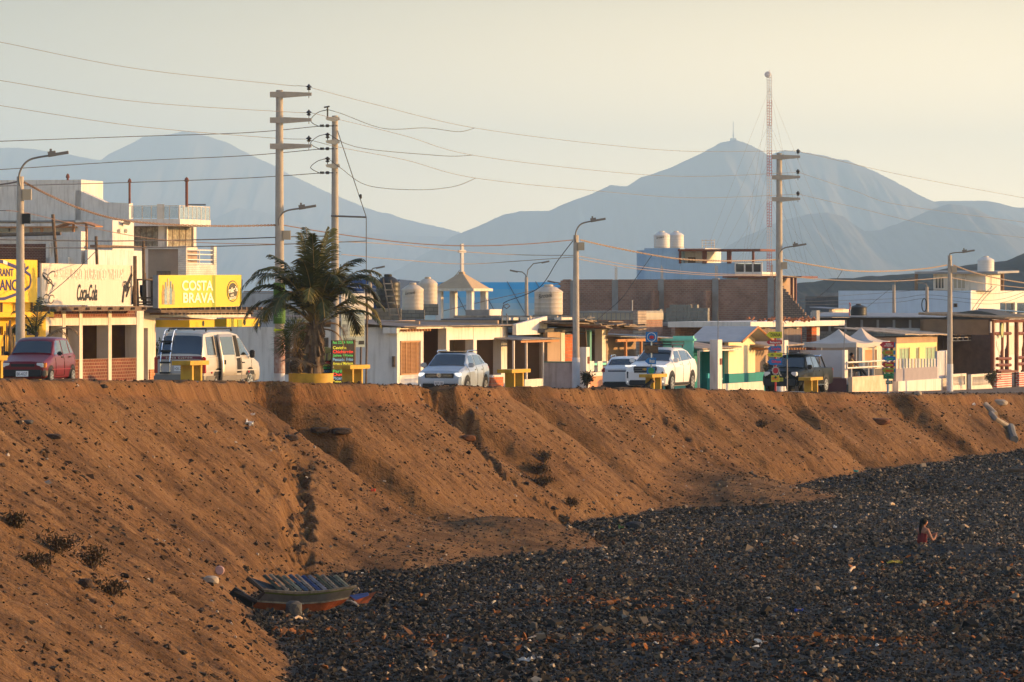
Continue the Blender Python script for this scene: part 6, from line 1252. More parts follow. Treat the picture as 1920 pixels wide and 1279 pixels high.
crossarms(U1, pU1, (178, 226, 275), 1.2); lamp_arm(U1, pU1, zat(pU1, 412)-pU1.z, .78, .42); box_on(U1, .28, zat(pU1, 441)-pU1.z)
m_ = MB(); m_.tube([(0, 0, zat(pU1, 607)-pU1.z), (0, 0, zat(pU1, 530)-pU1.z)], [.228, .224], 16, cap=False); bn = m_.build('green_banner', mat('green_banner', (.06, .15, .015), .7, var=.15), U1)
z_ = zat(pU1, 619)-pU1.z; m_ = MB(); m_.add([(-.22, -.232, z_), (-.13, -.232, z_+.10), (-.13, -.232, z_+.04), (.19, -.232, z_+.04), (.19, -.232, z_-.04), (-.13, -.232, z_-.04), (-.13, -.232, z_-.10)], [(0, 6, 5, 4, 3, 2, 1)]); m_.build('arrow_mark', mat('lime_paint', (.55, .62, .02), .6, var=0), U1)
text_obj('banner_lettering', 'COSTA\nAZUL', mat('pale_green_ink', (.35, .55, .2), .6, var=0), U1, (0, -.232, zat(pU1, 590)-pU1.z), .34, .24)
m_ = MB(); m_.tube([(0, 0, zat(pU1, 700)-pU1.z), (0, 0, zat(pU1, 632)-pU1.z)], [.208, .204], 16, cap=False); m_.build('peeling_posters', mat('peeling_posters', (.5, .44, .38), .9, var=.5, vscale=5, col2=(.28, .09, .05)), U1)
U2, pU2, HU2 = pole_thing('utility_pole', 'second concrete utility pole with a guy wire strut, right of the palm', 'utility pole', 628, 9.6, 217, .175, .115)
for y_ in (224, 267, 312):
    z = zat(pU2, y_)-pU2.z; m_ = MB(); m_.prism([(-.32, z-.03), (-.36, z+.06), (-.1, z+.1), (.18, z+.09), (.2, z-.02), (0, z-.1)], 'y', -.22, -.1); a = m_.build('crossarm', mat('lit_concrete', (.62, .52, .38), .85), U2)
    if y_ == 224: m_ = MB(); m_.tube([(-.28, -.16, z), (-.28, -.16, z+.5)], .035, 6); m_.tube([(-.42, -.16, z+.46), (-.2, -.16, z+.5)], .03, 5)
    else: m_ = MB(); m_.lathe([(.015, 0), (.015, .14), (.05, .16), (.09, .19), (.04, .24), (.07, .27), (.11, .3), (.03, .36), (.001, .38)], (-.28, -.16, z), 12)
    m_.build('insulator', INS, a, smooth=True)
for y_ in (236, 279, 324):
    z = zat(pU2, y_)-pU2.z; m_ = MB(); m_.tube([(-.68, -.1, z-.02), (.1, -.1, z)], .018, 5); m_.lathe([(.03, 0), (.06, .02), (.04, .05), (.06, .08), (.04, .11), (.06, .14), (.03, .16)], (-.58, -.1, z), 8, 'x'); m_.lathe([(.03, 0), (.06, .03), (.06, .12), (.03, .15)], (-.36, -.1, z), 8, 'x'); m_.build('strain_insulator', INS, U2)
z = zat(pU2, 405)-pU2.z; m_ = MB(); xs = (687-628)/F*pU2.y; m_.tube([(-.15, -.15, z), (xs, -.15, z-.05)], .04, 6); m_.build('guy_strut', LUM, U2)
m_ = MB(); zt_ = zat(pU2, 245)-pU2.z; m_.tube([(.1, -.1, zt_), (xs, -.15, z-.05), (xs, -.2, -.1)], .016, 5); m_.lathe([(.03, 0), (.05, .04), (.05, .14), (.03, .18)], (xs*.82, -.14, (zt_+(z-zt_)*.8)), 8); m_.build('guy_wire', INS, U2)
U3, pU3, HU3 = pole_thing('utility_pole', 'tall concrete utility pole with three crossarms behind the black pickup', 'utility pole', 1461, 8.4, 287, .20, .13)
crossarms(U3, pU3, (295, 333, 374), 1.0); lamp_arm(U3, pU3, zat(pU3, 478)-pU3.z, .72, .42); box_on(U3, .24, zat(pU3, 498)-pU3.z)
# background poles
def back_lamp(px, top, d, label, arms, name='street_lamp', cat='street lamp'):
    t, p, H = pole_thing(name, label, cat, px, None, top, .15, .10, d, base=False)
    for (ox, oy) in arms:
        x = (ox-px)/F*d; z = (HY-oy)/F*d-p.z; z0 = H-.1; m_ = MB(); m_.tube([(0, 0, z0), (x*.1, 0, z0+(z-z0)*.55), (x*.45, 0, z0+(z-z0)*.92), (x, 0, z)], .035, 6); m_.build('bracket', LUM, t); s_ = 1 if x > 0 else -1
        m_ = MB(); m_.obox((x+.22*s_, 0, z+.02), (.5, .2, .1), (0, -.2*s_, 0)); m_.build('lantern', LUM, t)
    return t, p
BL1 = back_lamp(987, 520, 330, 'background lamp pole with two curved arms behind the white corner house', [(1016, 492), (970, 509)])
BL2 = back_lamp(694, 514, 300, 'background lamp pole just left of the black water tank', [(706, 502)])
BL3 = back_lamp(1676, 534, 345, 'background lamp pole in front of the long blue wall, left one', [(1700, 523)])
BL4 = back_lamp(1738, 538, 345, 'background lamp pole with a cable coil in front of the long blue wall', [(1733, 531)])
m_ = MB(); m_.v = []; n = 18; zc = zat(BL4[1], 572)-BL4[1].z; m_.tube([(-.18+.16*math.cos(a), -.1, zc+.42*math.sin(a)) for a in np.linspace(0, 2*math.pi, n)], .035, 5); m_.build('cable_coil', PLAST, BL4[0])
BL5 = back_lamp(1056, 545, 340, 'background lamp arm peeping over the water tank left of the brick wall', [(1040, 529)])
def conduit(px, w_, pts, label):
    p = at(px, w_); t = MB(); t.tube([((a-px)/F*p.y, 0, (HY-b_)/F*p.y-p.z) for a, b_ in pts], .03, 6); o = t.build('roof_conduit', LUM); o.location = p; tag(o, label, 'pipe')
conduit(941, 13.5, [(941, 611), (941, 585), (944, 573), (952, 570), (956, 574), (950, 579), (945, 575)], 'curled dark conduit mast on the roof end of the white corner house')
conduit(951, 13.5, [(951, 640), (951, 592), (949, 588)], 'short straight conduit pipe on the right roof corner of the white house')
conduit(1098, 12.5, [(1100, 648), (1098, 610), (1096, 600), (1103, 592)], 'bent conduit above the gate pillar with the orange bricks')
conduit(1816, 12.0, [(1676+0, 640), (1677, 622), (1679, 616)], 'small bent pipe on the terrace roof left of the signpost') if False else None
# rooftop posts, upper left
def stick(name, px0, y0, px1, y1, d, r, label, m=WOOD, cap=False, group=None):
    a, b_ = P(px0, y0, d), P(px1, y1, d); mb = MB(); mb.tube([Vector((0, 0, 0)), b_-a], r, 8)
    if cap: mb.lathe([(r, 0), (r*1.8, .05), (r*1.2, .25), (r*.4, .35)], tuple(b_-a), 8)
    o = mb.build(name, m); o.location = a; return tag(o, label, 'post', group)
stick('roof_post', 243, 382, 243, 343, 415, .09, 'dark red chimney post with a cap on the stair wall roof, left of the pair', RWOOD, True)
stick('roof_post', 350, 388, 350, 341, 404, .11, 'dark red chimney post with a cap on the glass railed terrace', RWOOD, True)
stick('roof_post', 127, 338, 127, 334, 415, .09, 'tiny capped vent on the flat roof of the upper left house', RWOOD, True)
stick('timber_post', 106, 494, 99, 402, 190, .06, 'tall leaning wooden pole behind the cream billboard, left one')
stick('timber_post', 182, 496, 180, 443, 196, .055, 'short wooden pole behind the cream billboard, middle one')
stick('timber_post', 690, 600, 686, 543, 215, .045, 'thin pole rising by the white sign right of the palm')
so_ = stick('roof_panel', 352, 384, 386, 384, 408, .06, 'flat roof fitting beside the capped post on the glass railed terrace', STEEL)
# wires: every line its own object
WBR = mat('copper_wire', (.17, .10, .06), .6, var=0); WDK = mat('dark_wire', (.05, .045, .045), .6, var=0); WPL = mat('pale_wire', (.30, .22, .15), .6, var=0); WTH = mat('thin_wire', (.20, .17, .15), .7, var=0)
def wire(pts, label, m=WBR, r=.02, group='overhead wires', twist=False):
    """pts (px, py, depth) joined by a smooth curve"""
    q = [P(a, b_, d) for a, b_, d in pts]; out = []
    for i in range(len(q)-1):
        a = q[max(i-1, 0)]; b_ = q[i]; c_ = q[i+1]; d_ = q[min(i+2, len(q)-1)]
        for k in range(10): u = k/10; out.append(.5*((2*b_)+(-a+c_)*u+(2*a-5*b_+4*c_-d_)*u*u+(-a+3*b_-3*c_+d_)*u**3))
    out.append(q[-1]); o0 = out[0].copy(); mb = MB()
    if twist:
        fine = []
        for i in range(len(out)-1):
            for k in range(5): fine.append(out[i].lerp(out[i+1], k/5))
        for ph in (0, math.pi):
            mb.tube([v-o0+Vector((0, r*.9*math.cos(i*.9+ph), r*.9*math.sin(i*.9+ph))) for i, v in enumerate(fine)], r*.75, 4)
    else: mb.tube([v-o0 for v in out], r, 5)
    o = mb.build('power_line', m, smooth=True); o.location = o0; return tag(o, label, 'wire', group)
dU1, dU2, dU3, dL1, dL2, dL3 = pU1.y, pU2.y, pU3.y, LP1[1].y, LP2[1].y, LP3[1].y
wire([(-40, 74, 185), (0, 79, 186), (250, 128, 190), (520, 158, dU1), (560, 161, dU1), (578, 162, dU1)], 'topmost thin line running left from the top crossarm of the tallest pole', WTH, .009)
wire([(-40, 147, 185), (0, 151, 186), (250, 190, 190), (540, 210, dU1), (577, 210, dU1)], 'thin line running left from the middle crossarm of the tallest pole', WTH, .009)
wire([(-40, 192, 185), (0, 198, 186), (250, 236, 190), (500, 258, dU1), (576, 261, dU1)], 'thin line running left from the lowest crossarm of the tallest pole', WTH, .009)
for (yl, ym, yr), nm in (((265, 260, 237), 'upper'), ((318, 306, 280), 'middle'), ((349, 345, 325), 'lower')):
    wire([(-40, yl+1, 190), (0, yl, 190), (250, ym-4 if nm != 'lower' else 342, 200), (460, yr+12 if nm != 'lower' else 334, 205), (596, yr, dU2)], nm+' dark cable rising from the left edge to the strain insulators of the second pole', WDK, .014)
wire([(578, 162, dU1), (600, 169, dU1), (700, 195, 210), (890, 240, 222), (1140, 272, 238), (1300, 284, 250), (1480, 283, dU3), (1499, 285, dU3)], 'top thin line spanning from the tallest pole to the right utility pole', WTH, .009)
wire([(577, 210, dU1), (610, 218, dU1), (760, 255, 212), (886, 291, 222), (1140, 322, 238), (1300, 331, 250), (1480, 324, dU3), (1497, 323, dU3)], 'middle thin line spanning from the tallest pole to the right utility pole', WTH, .009)
wire([(576, 261, dU1), (640, 277, dU1), (760, 300, 212), (892, 334, 222), (1140, 360, 238), (1300, 371, 250), (1480, 365, dU3), (1497, 364, dU3)], 'lowest thin line spanning from the tallest pole to the right utility pole', WTH, .009)
wire([(612, 205, dU2), (640, 213, dU2), (720, 241, 212), (800, 240, 215), (860, 247, 219), (890, 240, 222)], 'slack jumper wire from the top of the second pole, uppermost of three', WDK, .011)
wire([(614, 250, dU2), (650, 270, dU2), (700, 281, 212), (800, 290, 215), (850, 293, 219), (886, 291, 222)], 'slack jumper wire from the second pole, middle of three', WDK, .011)
wire([(614, 296, dU2), (640, 316, dU2), (690, 348, 212), (780, 356, 215), (850, 350, 219), (892, 334, 222)], 'deep slack jumper wire from the second pole, lowest of three', WDK, .011)
for y0, y1, nm in ((206, 237, 'top'), (251, 279, 'middle'), (297, 324, 'lowest')):
    wire([(614, y0, dU2), (596, y0+5, dU2), (583, (y0+y1)/2+2, dU2), (586, y1-6, dU2), (598, y1, dU2)], 'small looping jumper at the left side of the second pole, '+nm+' one', WDK, .014)
wire([(1499, 285, dU3), (1520, 289, dU3), (1700, 330, 268), (1930, 373, 290)], 'top thin line leaving the right utility pole to the right edge', WTH, .009)
wire([(1497, 323, dU3), (1600, 357, 262), (1686, 384, 268), (1930, 418, 290)], 'middle thin line leaving the right utility pole to the right edge', WTH, .009)
wire([(1497, 364, dU3), (1600, 388, 262), (1760, 425, 274), (1930, 447, 290)], 'lowest thin line leaving the right utility pole to the right edge', WTH, .009)
wire([(46, 342, dL1), (90, 365, dL1+2), (150, 391, 182), (215, 410, 186), (300, 420, 190), (420, 424, 196), (520, 422, dU1)], 'thick twisted service cable from the leftmost lamp pole to the tallest pole', WBR, .026, twist=True)
wire([(-30, 346, 170), (0, 346, 171), (33, 341, dL1)], 'twisted service cable entering the leftmost lamp pole from the left', WBR, .024)
wire([(530, 422, dU1), (620, 437, dU2), (760, 455, 215), (870, 461, 219), (980, 458, 224), (1074, 450, dL2)], 'copper coloured service cable from the tallest pole to the middle lamp pole', WBR, .02)
wire([(1088, 450, dL2), (1160, 466, 236), (1260, 484, 242), (1340, 489, 248), (1400, 489, 252), (1456, 487, dU3)], 'copper coloured service cable from the middle lamp pole to the right utility pole', WPL, .026, twist=True)
wire([(1470, 487, dU3), (1530, 498, 260), (1600, 508, 265), (1680, 508, 272), (1740, 503, 277), (1776, 497, dL3)], 'copper coloured service cable from the right utility pole to the right lamp pole', WPL, .026, twist=True)
wire([(1787, 497, dL3), (1830, 512, 287), (1880, 524, 292), (1930, 532, 296)], 'copper coloured service cable from the right lamp pole off the right edge', WPL, .026, twist=True)
wire([(-30, 396, 170), (36, 397, dL1), (130, 418, 182), (260, 444, 190), (380, 455, 196), (520, 458, dU1)], 'faint thin copper line below the thick twisted cable on the left', WBR, .012)
wire([(-30, 449, 180), (200, 452, 190), (400, 449, 200), (520, 445, dU1), (570, 443, 205), (620, 443, dU2)], 'dark cable crossing behind the palm crown from the left edge', WDK, .02)
wire([(-30, 464, 180), (200, 465, 190), (400, 462, 200), (560, 457, 206), (686, 452, 212)], 'thin dark cable just under the cable crossing behind the palm crown', WDK, .018)
wire([(600, 452, dU2), (740, 458, 220), (870, 472, 230), (980, 478, 235), (1076, 479, dL2)], 'pale line below the copper cable left of the middle lamp pole', WPL, .014)
wire([(640, 477, 225), (760, 488, 235), (870, 495, 240), (980, 489, 240), (1076, 482, dL2)], 'lowest pale line above the church cross left of the middle lamp pole', WPL, .014)
wire([(1084, 480, dL2), (1200, 500, 240), (1330, 513, 250), (1460, 515, dU3)], 'upper pale pair line between the middle lamp pole and the right pole', WPL, .014)
wire([(1084, 486, dL2), (1200, 505, 240), (1330, 516, 250), (1460, 517, dU3)], 'lower pale pair line between the middle lamp pole and the right pole', WPL, .014)
wire([(1466, 517, dU3), (1560, 525, 262), (1680, 527, 272), (1778, 520, dL3)], 'pale line from the right pole to the right lamp at eave height', WPL, .02)
wire([(1785, 521, dL3), (1850, 532, 290), (1930, 541, 298)], 'pale line leaving the right lamp pole below the twisted cable', WPL, .02)
wire([(1074, 452, dL2), (1045, 490, 240), (1010, 540, 255), (950, 565, 262), (945, 570, 264)], 'dark drop wire sweeping from the middle lamp pole to the curled conduit', WDK, .02)
wire([(868, 497, 322), (850, 520, 318), (815, 536, 312), (780, 538, 308)], 'dark wire hanging from the church cross to the water tanks', WDK, .022)
wire([(1063, 529, 300), (1000, 545, 300), (925, 561, 300), (760, 600, 300)], 'pale wire slanting across the blue hall behind the church tower', WPL, .018)
wire([(1222, 479, 243), (1190, 525, 255), (1165, 560, 262), (1120, 600, 262)], 'drop wire slanting down in front of the large brick wall', WDK, .014)
wire([(1579, 508, 264), (1560, 535, 280), (1530, 560, 300)], 'drop wire slanting down left of the long blue wall', WDK, .012)
wire([(1670, 541, 345), (1640, 565, 345), (1600, 597, 345)], 'drop wire from the background lamp pole to the dark roof tank', WDK, .011)
for k, (a, b_, c_, nm) in enumerate(((560, 548, 543, 'upper'), (566, 560, 553, 'middle'), (572, 567, 560, 'lower'))):
    wire([(1500, a, 330), (1676, b_, 345), (1740, c_, 345), (1860, b_+3, 340), (1930, a-22, 335)], nm+' dark street wire crossing the long blue wall at the right', WDK, .011)
wire([(1860, 537, 330), (1838, 560, 320), (1818, 588, 312)], 'steep stay wire left of the two beside the right white building', WDK, .02); wire([(1868, 537, 330), (1845, 560, 320), (1825, 588, 312)], 'steep stay wire right of the two beside the right white building', WDK, .02)
wire([(640, 558, 258), (665, 566, 262), (704, 583, 265)], 'pale wire between the palm and the black water tank', WPL, .02)
wire([(178, 473, 190), (130, 520, 182), (88, 555, 178)], 'slanting stay wire across the cream billboard', WDK, .014)
# radio mast
d = 560; p = P(1442.5, 520, d); MR = mat('mast_red', (.45, .12, .10), .6, var=0); MW = mat('mast_white', (.62, .55, .52), .6, var=0)
t = thing('radio_mast', 'slender red and white lattice mast held by guy wires on the right', 'mast', p, 0); Hm = (520-140)/F*d; wd = .24
for k in range(8):
    m_ = MB(); za, zb_ = Hm*k/8, Hm*(k+1)/8; cs = [(-wd, -.1), (wd, -.1), (0, wd*1.3)]
    for x, y in cs: m_.tube([(x, y, za), (x, y, zb_)], .03, 5)
    n = 9
    for i in range(n):
        z = za+(zb_-za)*i/n; z2 = za+(zb_-za)*(i+1)/n
        for a in range(3): b2 = (a+1) % 3; m_.tube([(*cs[a], z), (*cs[b2], z)], .017, 4)
        m_.tube([(*cs[0], z), (*cs[1], z2)], .012, 4)
    m_.build('lattice_section', MR if k % 2 == 0 else MW, t)
m_ = MB(); m_.lathe([(.05, -.25), (.3, -.2), (.34, 0), (.3, .1), (.05, .15)], (-.18, -.3, Hm), 14, 'y'); m_.tube([(0, 0, Hm), (0, 0, Hm+.5)], .03, 5); m_.build('dish_antenna', MW, t, smooth=True)
for i, fh in enumerate((1.0, .82, .62, .44, .28, .12)):
    for sx, sy_ in ((-1, -.3), (1, -.3), (-.35, 1), (.6, .8)):
        m_ = MB(); m_.tube([(0, 0, Hm*(fh*.93)), (sx*(4.2+fh*3.6), sy_*9, 0)], .008, 3); m_.build('guy_wire', WTH, t)
p = P(1375, 258, 15450); t = thing('hilltop_mast', 'faint thin mast on the summit of the high peak', 'mast', p, 0); m_ = MB(); m_.tube([(0, 0, -10), (0, 0, 46)], [1.6, .8], 5); m_.build('mast', DKC, t); m_ = MB(); m_.box(-9, 9, -4, 4, -12, -2); m_.build('hut', DKC, t)

# ------------------------------------------------------------------ roof top things: tanks, ladder, church
TKB = mat('beige_tank', (.60, .50, .38), .6, var=.08, vscale=1, streak=.2); TKK = mat('black_tank', (.035, .034, .03), .45, var=.3, vscale=1.5); TKW = mat('white_tank', (.68, .62, .54), .55, var=.06)
def tank(px0, px1, yt, yb, d, m, label, word=True, sup=None, ridge=True):
    r = (px1-px0)/2/F*d; p = P((px0+px1)/2, yb, d); H = (yb-yt)/F*d; t = thing('water_tank', label, 'water tank', p, 0, 'rooftop water tanks'); hb_ = H*.74
    prof = [(r*.97, 0), (r, .05)]
    for i in range(5): z = .05+(hb_-.05)*(i+.5)/5; prof += [(r, z-.03), (r*1.015, z), (r, z+.03)]
    prof += [(r*1.03, hb_), (r*1.0, hb_+.04), (r*.62, hb_+(H-hb_)*.55), (r*.36, hb_+(H-hb_)*.72)]
    m_ = MB(); m_.lathe(prof if ridge else [(r*.97, 0), (r, .05), (r, hb_), (r*.62, hb_+(H-hb_)*.55), (r*.36, hb_+(H-hb_)*.72)], n=28); m_.build('body', m, t, smooth=True, sharp=40)
    m_ = MB(); m_.lathe([(r*.30, hb_+(H-hb_)*.7), (r*.33, hb_+(H-hb_)*.76), (r*.33, H*.985), (r*.25, H), (.01, H)], n=18); m_.build('lid', m, t, smooth=True, sharp=40)
    if word:
        o = text_obj('lettering', 'Eurotank', BLK, t, (0, 0, 0), r*1.0, r*.28, rot=(0, 0, 0), shear=.3); me = o.data
        for v in me.vertices: x = v.co.x-r*.25; a = x/r; v.co = Vector((r*1.03*math.sin(a), -r*1.03*math.cos(a), hb_*.86+v.co.y+x*.12))
    if sup:
        m_ = MB(); m_.box(-r*1.1, r*1.1, -r, r, -sup, -.01); m_.build('block_base', BLOCK, t)
    return t
tank(705, 750, 514, 578, 268, TKK, 'large black water tank with a ladder leaning on it', False, .6)
tank(754, 794, 530, 581, 276, TKB, 'short beige water tank right of the ladder', True, .5)
tank(784, 820, 519, 570, 286, TKB, 'taller beige water tank standing behind the short one', False, .6)
tank(1002, 1055, 533, 590, 300, TKB, 'big beige water tank left of the large brick wall', True, .6)
tank(1226, 1256, 433, 465, 466, TKW, 'pale water tank on the blue building roof, left of the pair', True)
tank(1253, 1282, 433, 465, 470, TKW, 'pale water tank on the blue building roof, right of the pair', False)
tank(1594, 1625, 570, 596, 335, TKK, 'dark water tank with a flag beside it on the long low roof', False)
tank(1833, 1864, 480, 513, 376, TKW, 'white water tank on the open upper floor at the right', False)
t_ = P(1592, 594, 334); m_ = MB(); m_.tube([(0, 0, 0), (0, 0, .9)], .015, 5); o = m_.build('flag', STEEL); o.location = t_; tag(o, 'small red and white flag hanging beside the dark roof tank', 'flag')
m_ = MB(); g = [(.015+.1*j/2+.03*math.sin(i), -.02+.03*math.sin(i*2+j), .88-.8*i/6+.0*j) for i in range(7) for j in range(3)]; m_.add(g, [(i*3+j, i*3+j+1, (i+1)*3+j+1, (i+1)*3+j) for i in range(6) for j in range(2)]); m_.mi = [j for i in range(6) for j in range(2)]; m_.build('cloth', [mat('flag_red', (.6, .02, .02), .8), WH], o)
p = P(724, 611, 262); t = thing('ladder', 'pale wooden ladder leaning on the black water tank', 'ladder', P(752, 611, 262), 0); m_ = MB(); k = 262/F
A0, A1, B0, B1 = (0, 0, 0), ((744-752)*k-.25, .3, (611-526)*k), ((735-752)*k, 0, .0), ((731-752)*k-.02, .3, (611-524)*k)
A0, A1 = Vector((0, 0, 0)), Vector((-20*k, .5, 86*k)); B0, B1 = Vector((-17*k, 0, 0)), Vector((-34*k, .5, 88*k))
m_.tube([A0, A1], .035, 5); m_.tube([B0, B1], .035, 5); m_.build('rails', mat('grey_planks', (.34, .25, .17), .85), t); m_ = MB()
for i in range(7): u = .1+i*.135; m_.obox(A0.lerp(A1, u).lerp(B0.lerp(B1, u), .5), (18*k, .04, .05))
m_.build('rungs', mat('pale_planks', (.55, .43, .31), .85), t)
# church tower
d = 300; cb = Bd('church_tower', 'small open church belfry with a pyramid roof and white cross', 'church', 866, None, d, ang=24); R = cb.root; CH = mat('church_plaster', (.72, .62, .48), .85, var=.12, streak=.15)
z0, z1, z2 = cb.h(603), cb.h(546), cb.h(540); hw = .95
for x, y_ in ((-hw, -hw), (hw, -hw), (hw, hw), (-hw, hw)): m_ = MB(); m_.box(x-.17, x+.17, y_-.17, y_+.17, z0-3, z1); m_.build('column', WH, R)
m_ = MB(); m_.box(-1.32, 1.32, -1.32, 1.32, z1, z2-.03); m_.build('cornice', CH, R)
zt = cb.h(513); m_ = MB(); m_.add([(-1.2, -1.2, z2-.03), (1.2, -1.2, z2-.03), (1.2, 1.2, z2-.03), (-1.2, 1.2, z2-.03), (-.12, -.12, zt), (.12, -.12, zt), (.12, .12, zt), (-.12, .12, zt)], [(0, 1, 5, 4), (1, 2, 6, 5), (2, 3, 7, 6), (3, 0, 4, 7), (4, 5, 6, 7)]); m_.box(-.14, .14, -.14, .14, zt-.05, zt+.1); m_.build('roof', mat('tan_roof_plaster', (.50, .36, .22), .9, var=.12), R)
ca = .6-cb.rot; m_ = MB(); m_.obox((0, 0, (zt+cb.h(457))/2), (.17, .17, cb.h(457)-zt), (0, 0, ca)); zc = cb.h(471.5); m_.obox((0, 0, zc), (.46, .18, .16), (0, 0, ca)); m_.build('cross', WH, R)
# ------------------------------------------------------------------ palms and plants
FR = mat('palm_leaf', (.075, .075, .014), .5, var=.4, vscale=3, col2=(.018, .024, .006)); FY = mat('palm_leaf_yellow_lit', (.22, .17, .03), .6, var=.3, vscale=3); FD = mat('palm_leaf_dry', (.30, .19, .09), .8, var=.3, vscale=3); RA = mat('palm_stalk', (.30, .19, .05), .6, var=.2)
TR_ = mat('palm_trunk', (.20, .14, .09), .95, var=.4, vscale=4, bump=.02, bscale=12)
def frond(mb, base, az, el, L, droop, nleaf=44, ll=.62, rng=random, width=.035, fold=.35, stalk=None):
    """a pinnate frond: rachis arching out, leaflets hanging either side"""
    d = Vector((math.cos(az)*math.cos(el), math.sin(az)*math.cos(el), math.sin(el))); p = Vector(base); pts = [p.copy()]; n = 22
    for i in range(n):
        d = (d+Vector((0, 0, -droop*(i/n)**1.2*.16))).normalized(); p = p+d*(L/n); pts.append(p.copy())
    (stalk or mb).tube(pts, [max(.006, .035*(1-i/n)) for i in range(n+1)], 4)
    for k in range(nleaf):
        u = .16+.84*k/nleaf; f = u*n; i = min(int(f), n-1); q = pts[i].lerp(pts[i+1], f-i); t = (pts[i+1]-pts[i]).normalized(); s = t.cross(Vector((0, 0, 1))); 
        if s.length < .1: s = Vector((1, 0, 0))
        s.normalize(); up = s.cross(t); l_ = ll*math.sin(math.pi*min(1, .18+.80*u))**.6*(.8+.35*rng.random())
        for sg in (1, -1):
            dd = (s*sg*(.85)+t*(.75+.2*rng.random())+up*(fold*(1-u)-.25+.25*rng.random())).normalized(); m = q+dd*l_*.5+Vector((0, 0, -.03)); e = q+dd*l_+Vector((rng.uniform(-.04, .04), rng.uniform(-.04, .04), -.16*l_/.6-rng.random()*.10))
            w_ = t*width*(.8+.4*rng.random()); mb.add([q-w_*.5, q+w_*.5, m+w_*.55, e, m-w_*.55], [(0, 1, 2, 4), (4, 2, 3)])
    return pts
rp = random.Random(11)
p = at(583, 3.4); p.z = gz(p.x, p.y); k = p.y/F
t = thing('planter', 'round yellow concrete planter ring holding the two palms', 'planter', p+Vector((0, 0, 0)), 0); zt_ = (HY-700)*k-p.z; zb = -.3; Rr = 42*k
m_ = MB(); m_.lathe([(Rr-.12, zb), (Rr, zb), (Rr, zt_), (Rr-.12, zt_), (Rr-.12, zt_-.1)], n=48); m_.f.pop(); m_.f.pop(); m_.mi = m_.mi[:-2]; m_.sm = m_.sm[:-2]; m_.build('ring', YELT, t, smooth=True); m_ = MB(); m_.lathe([(Rr-.1, zt_-.14), (.01, zt_-.08)], n=32); m_.build('soil', mat('planter_soil', (.12, .08, .05), .95), t)
pp = p.copy(); PLZ = p.z+zt_
b0 = P(590, 700, p.y); t = thing('palm_tree', 'coconut palm with a big dark crown in the yellow ring planter', 'palm tree', b0, 0)
m_ = MB(); H = (700-606)*k; prof = [(0, 0, -.1), (-.02, 0, H*.2), (.02, 0, H*.5), (0, 0, H*.85), (.02, 0, H*1.1)]; m_.tube(prof, [.24, .2, .22, .2, .1], 12)
for i in range(60):
    a = rp.random()*2*math.pi; z = rp.random()*H; r = .2; c = Vector((r*math.cos(a), r*math.sin(a), z)); m_.obox(c+Vector((.05*math.cos(a), .05*math.sin(a), .08)), (.16, .05, .34), (0, -.35, a))
m_.build('trunk', TR_, t, smooth=False)
cr = Vector((.02, 0, H*.93)); st_ = MB(); fm = [MB(), MB(), MB()]
specs = []
for i in range(26):
    az = i*2.39996+rp.uniform(-.2, .2); el = math.radians(80-48*(i/29)+rp.uniform(-6, 6)); specs.append((az, el, 3.5-.7*(i/29)+rp.uniform(-.3, .2), .85+1.05*(i/29)+rp.uniform(-.2, .3)))
for i, (az, el, L, dr) in enumerate(specs):
    w_ = fm[0] if i % 6 != 3 else fm[1]; frond(w_, cr+Vector((rp.uniform(-.06, .06), rp.uniform(-.06, .06), rp.uniform(-.1, .25))), az, el, L, dr, 52, .78, rp, .05, stalk=st_)
for az, el, L, dr in ((math.pi*1.0, .95, 3.7, 2.0), (math.pi*1.03, 1.1, 3.6, 1.7), (math.pi*.98, .75, 3.1, 1.6), (0.05, .8, 2.9, 1.3), (-.15, .55, 2.5, 1.0), (1.2, 1.25, 3.5, .9), (1.9, 1.35, 3.7, .7), (.3, 1.1, 3.4, 1.3), (2.8, 1.15, 3.5, 1.5)): frond(fm[0], cr, az, el, L, dr, 52, .7, rp, .042, stalk=st_)
for i in range(5): az = rp.uniform(-.9, .9)+(0 if i % 3 == 0 else 3.1); frond(fm[2], cr-Vector((0, 0, .1)), az, math.radians(rp.uniform(-10, 35)), 1.5+rp.random()*.6, 3.4, 22, .4, rp, .02, stalk=fm[2])
fm[0].build('green_fronds', FR, t); fm[1].build('yellow_lit_fronds', FY, t); fm[2].build('dry_fronds', FD, t); st_.build('frond_stalks', RA, t)  # yellow leaf colour stands for sunlight on these fronds
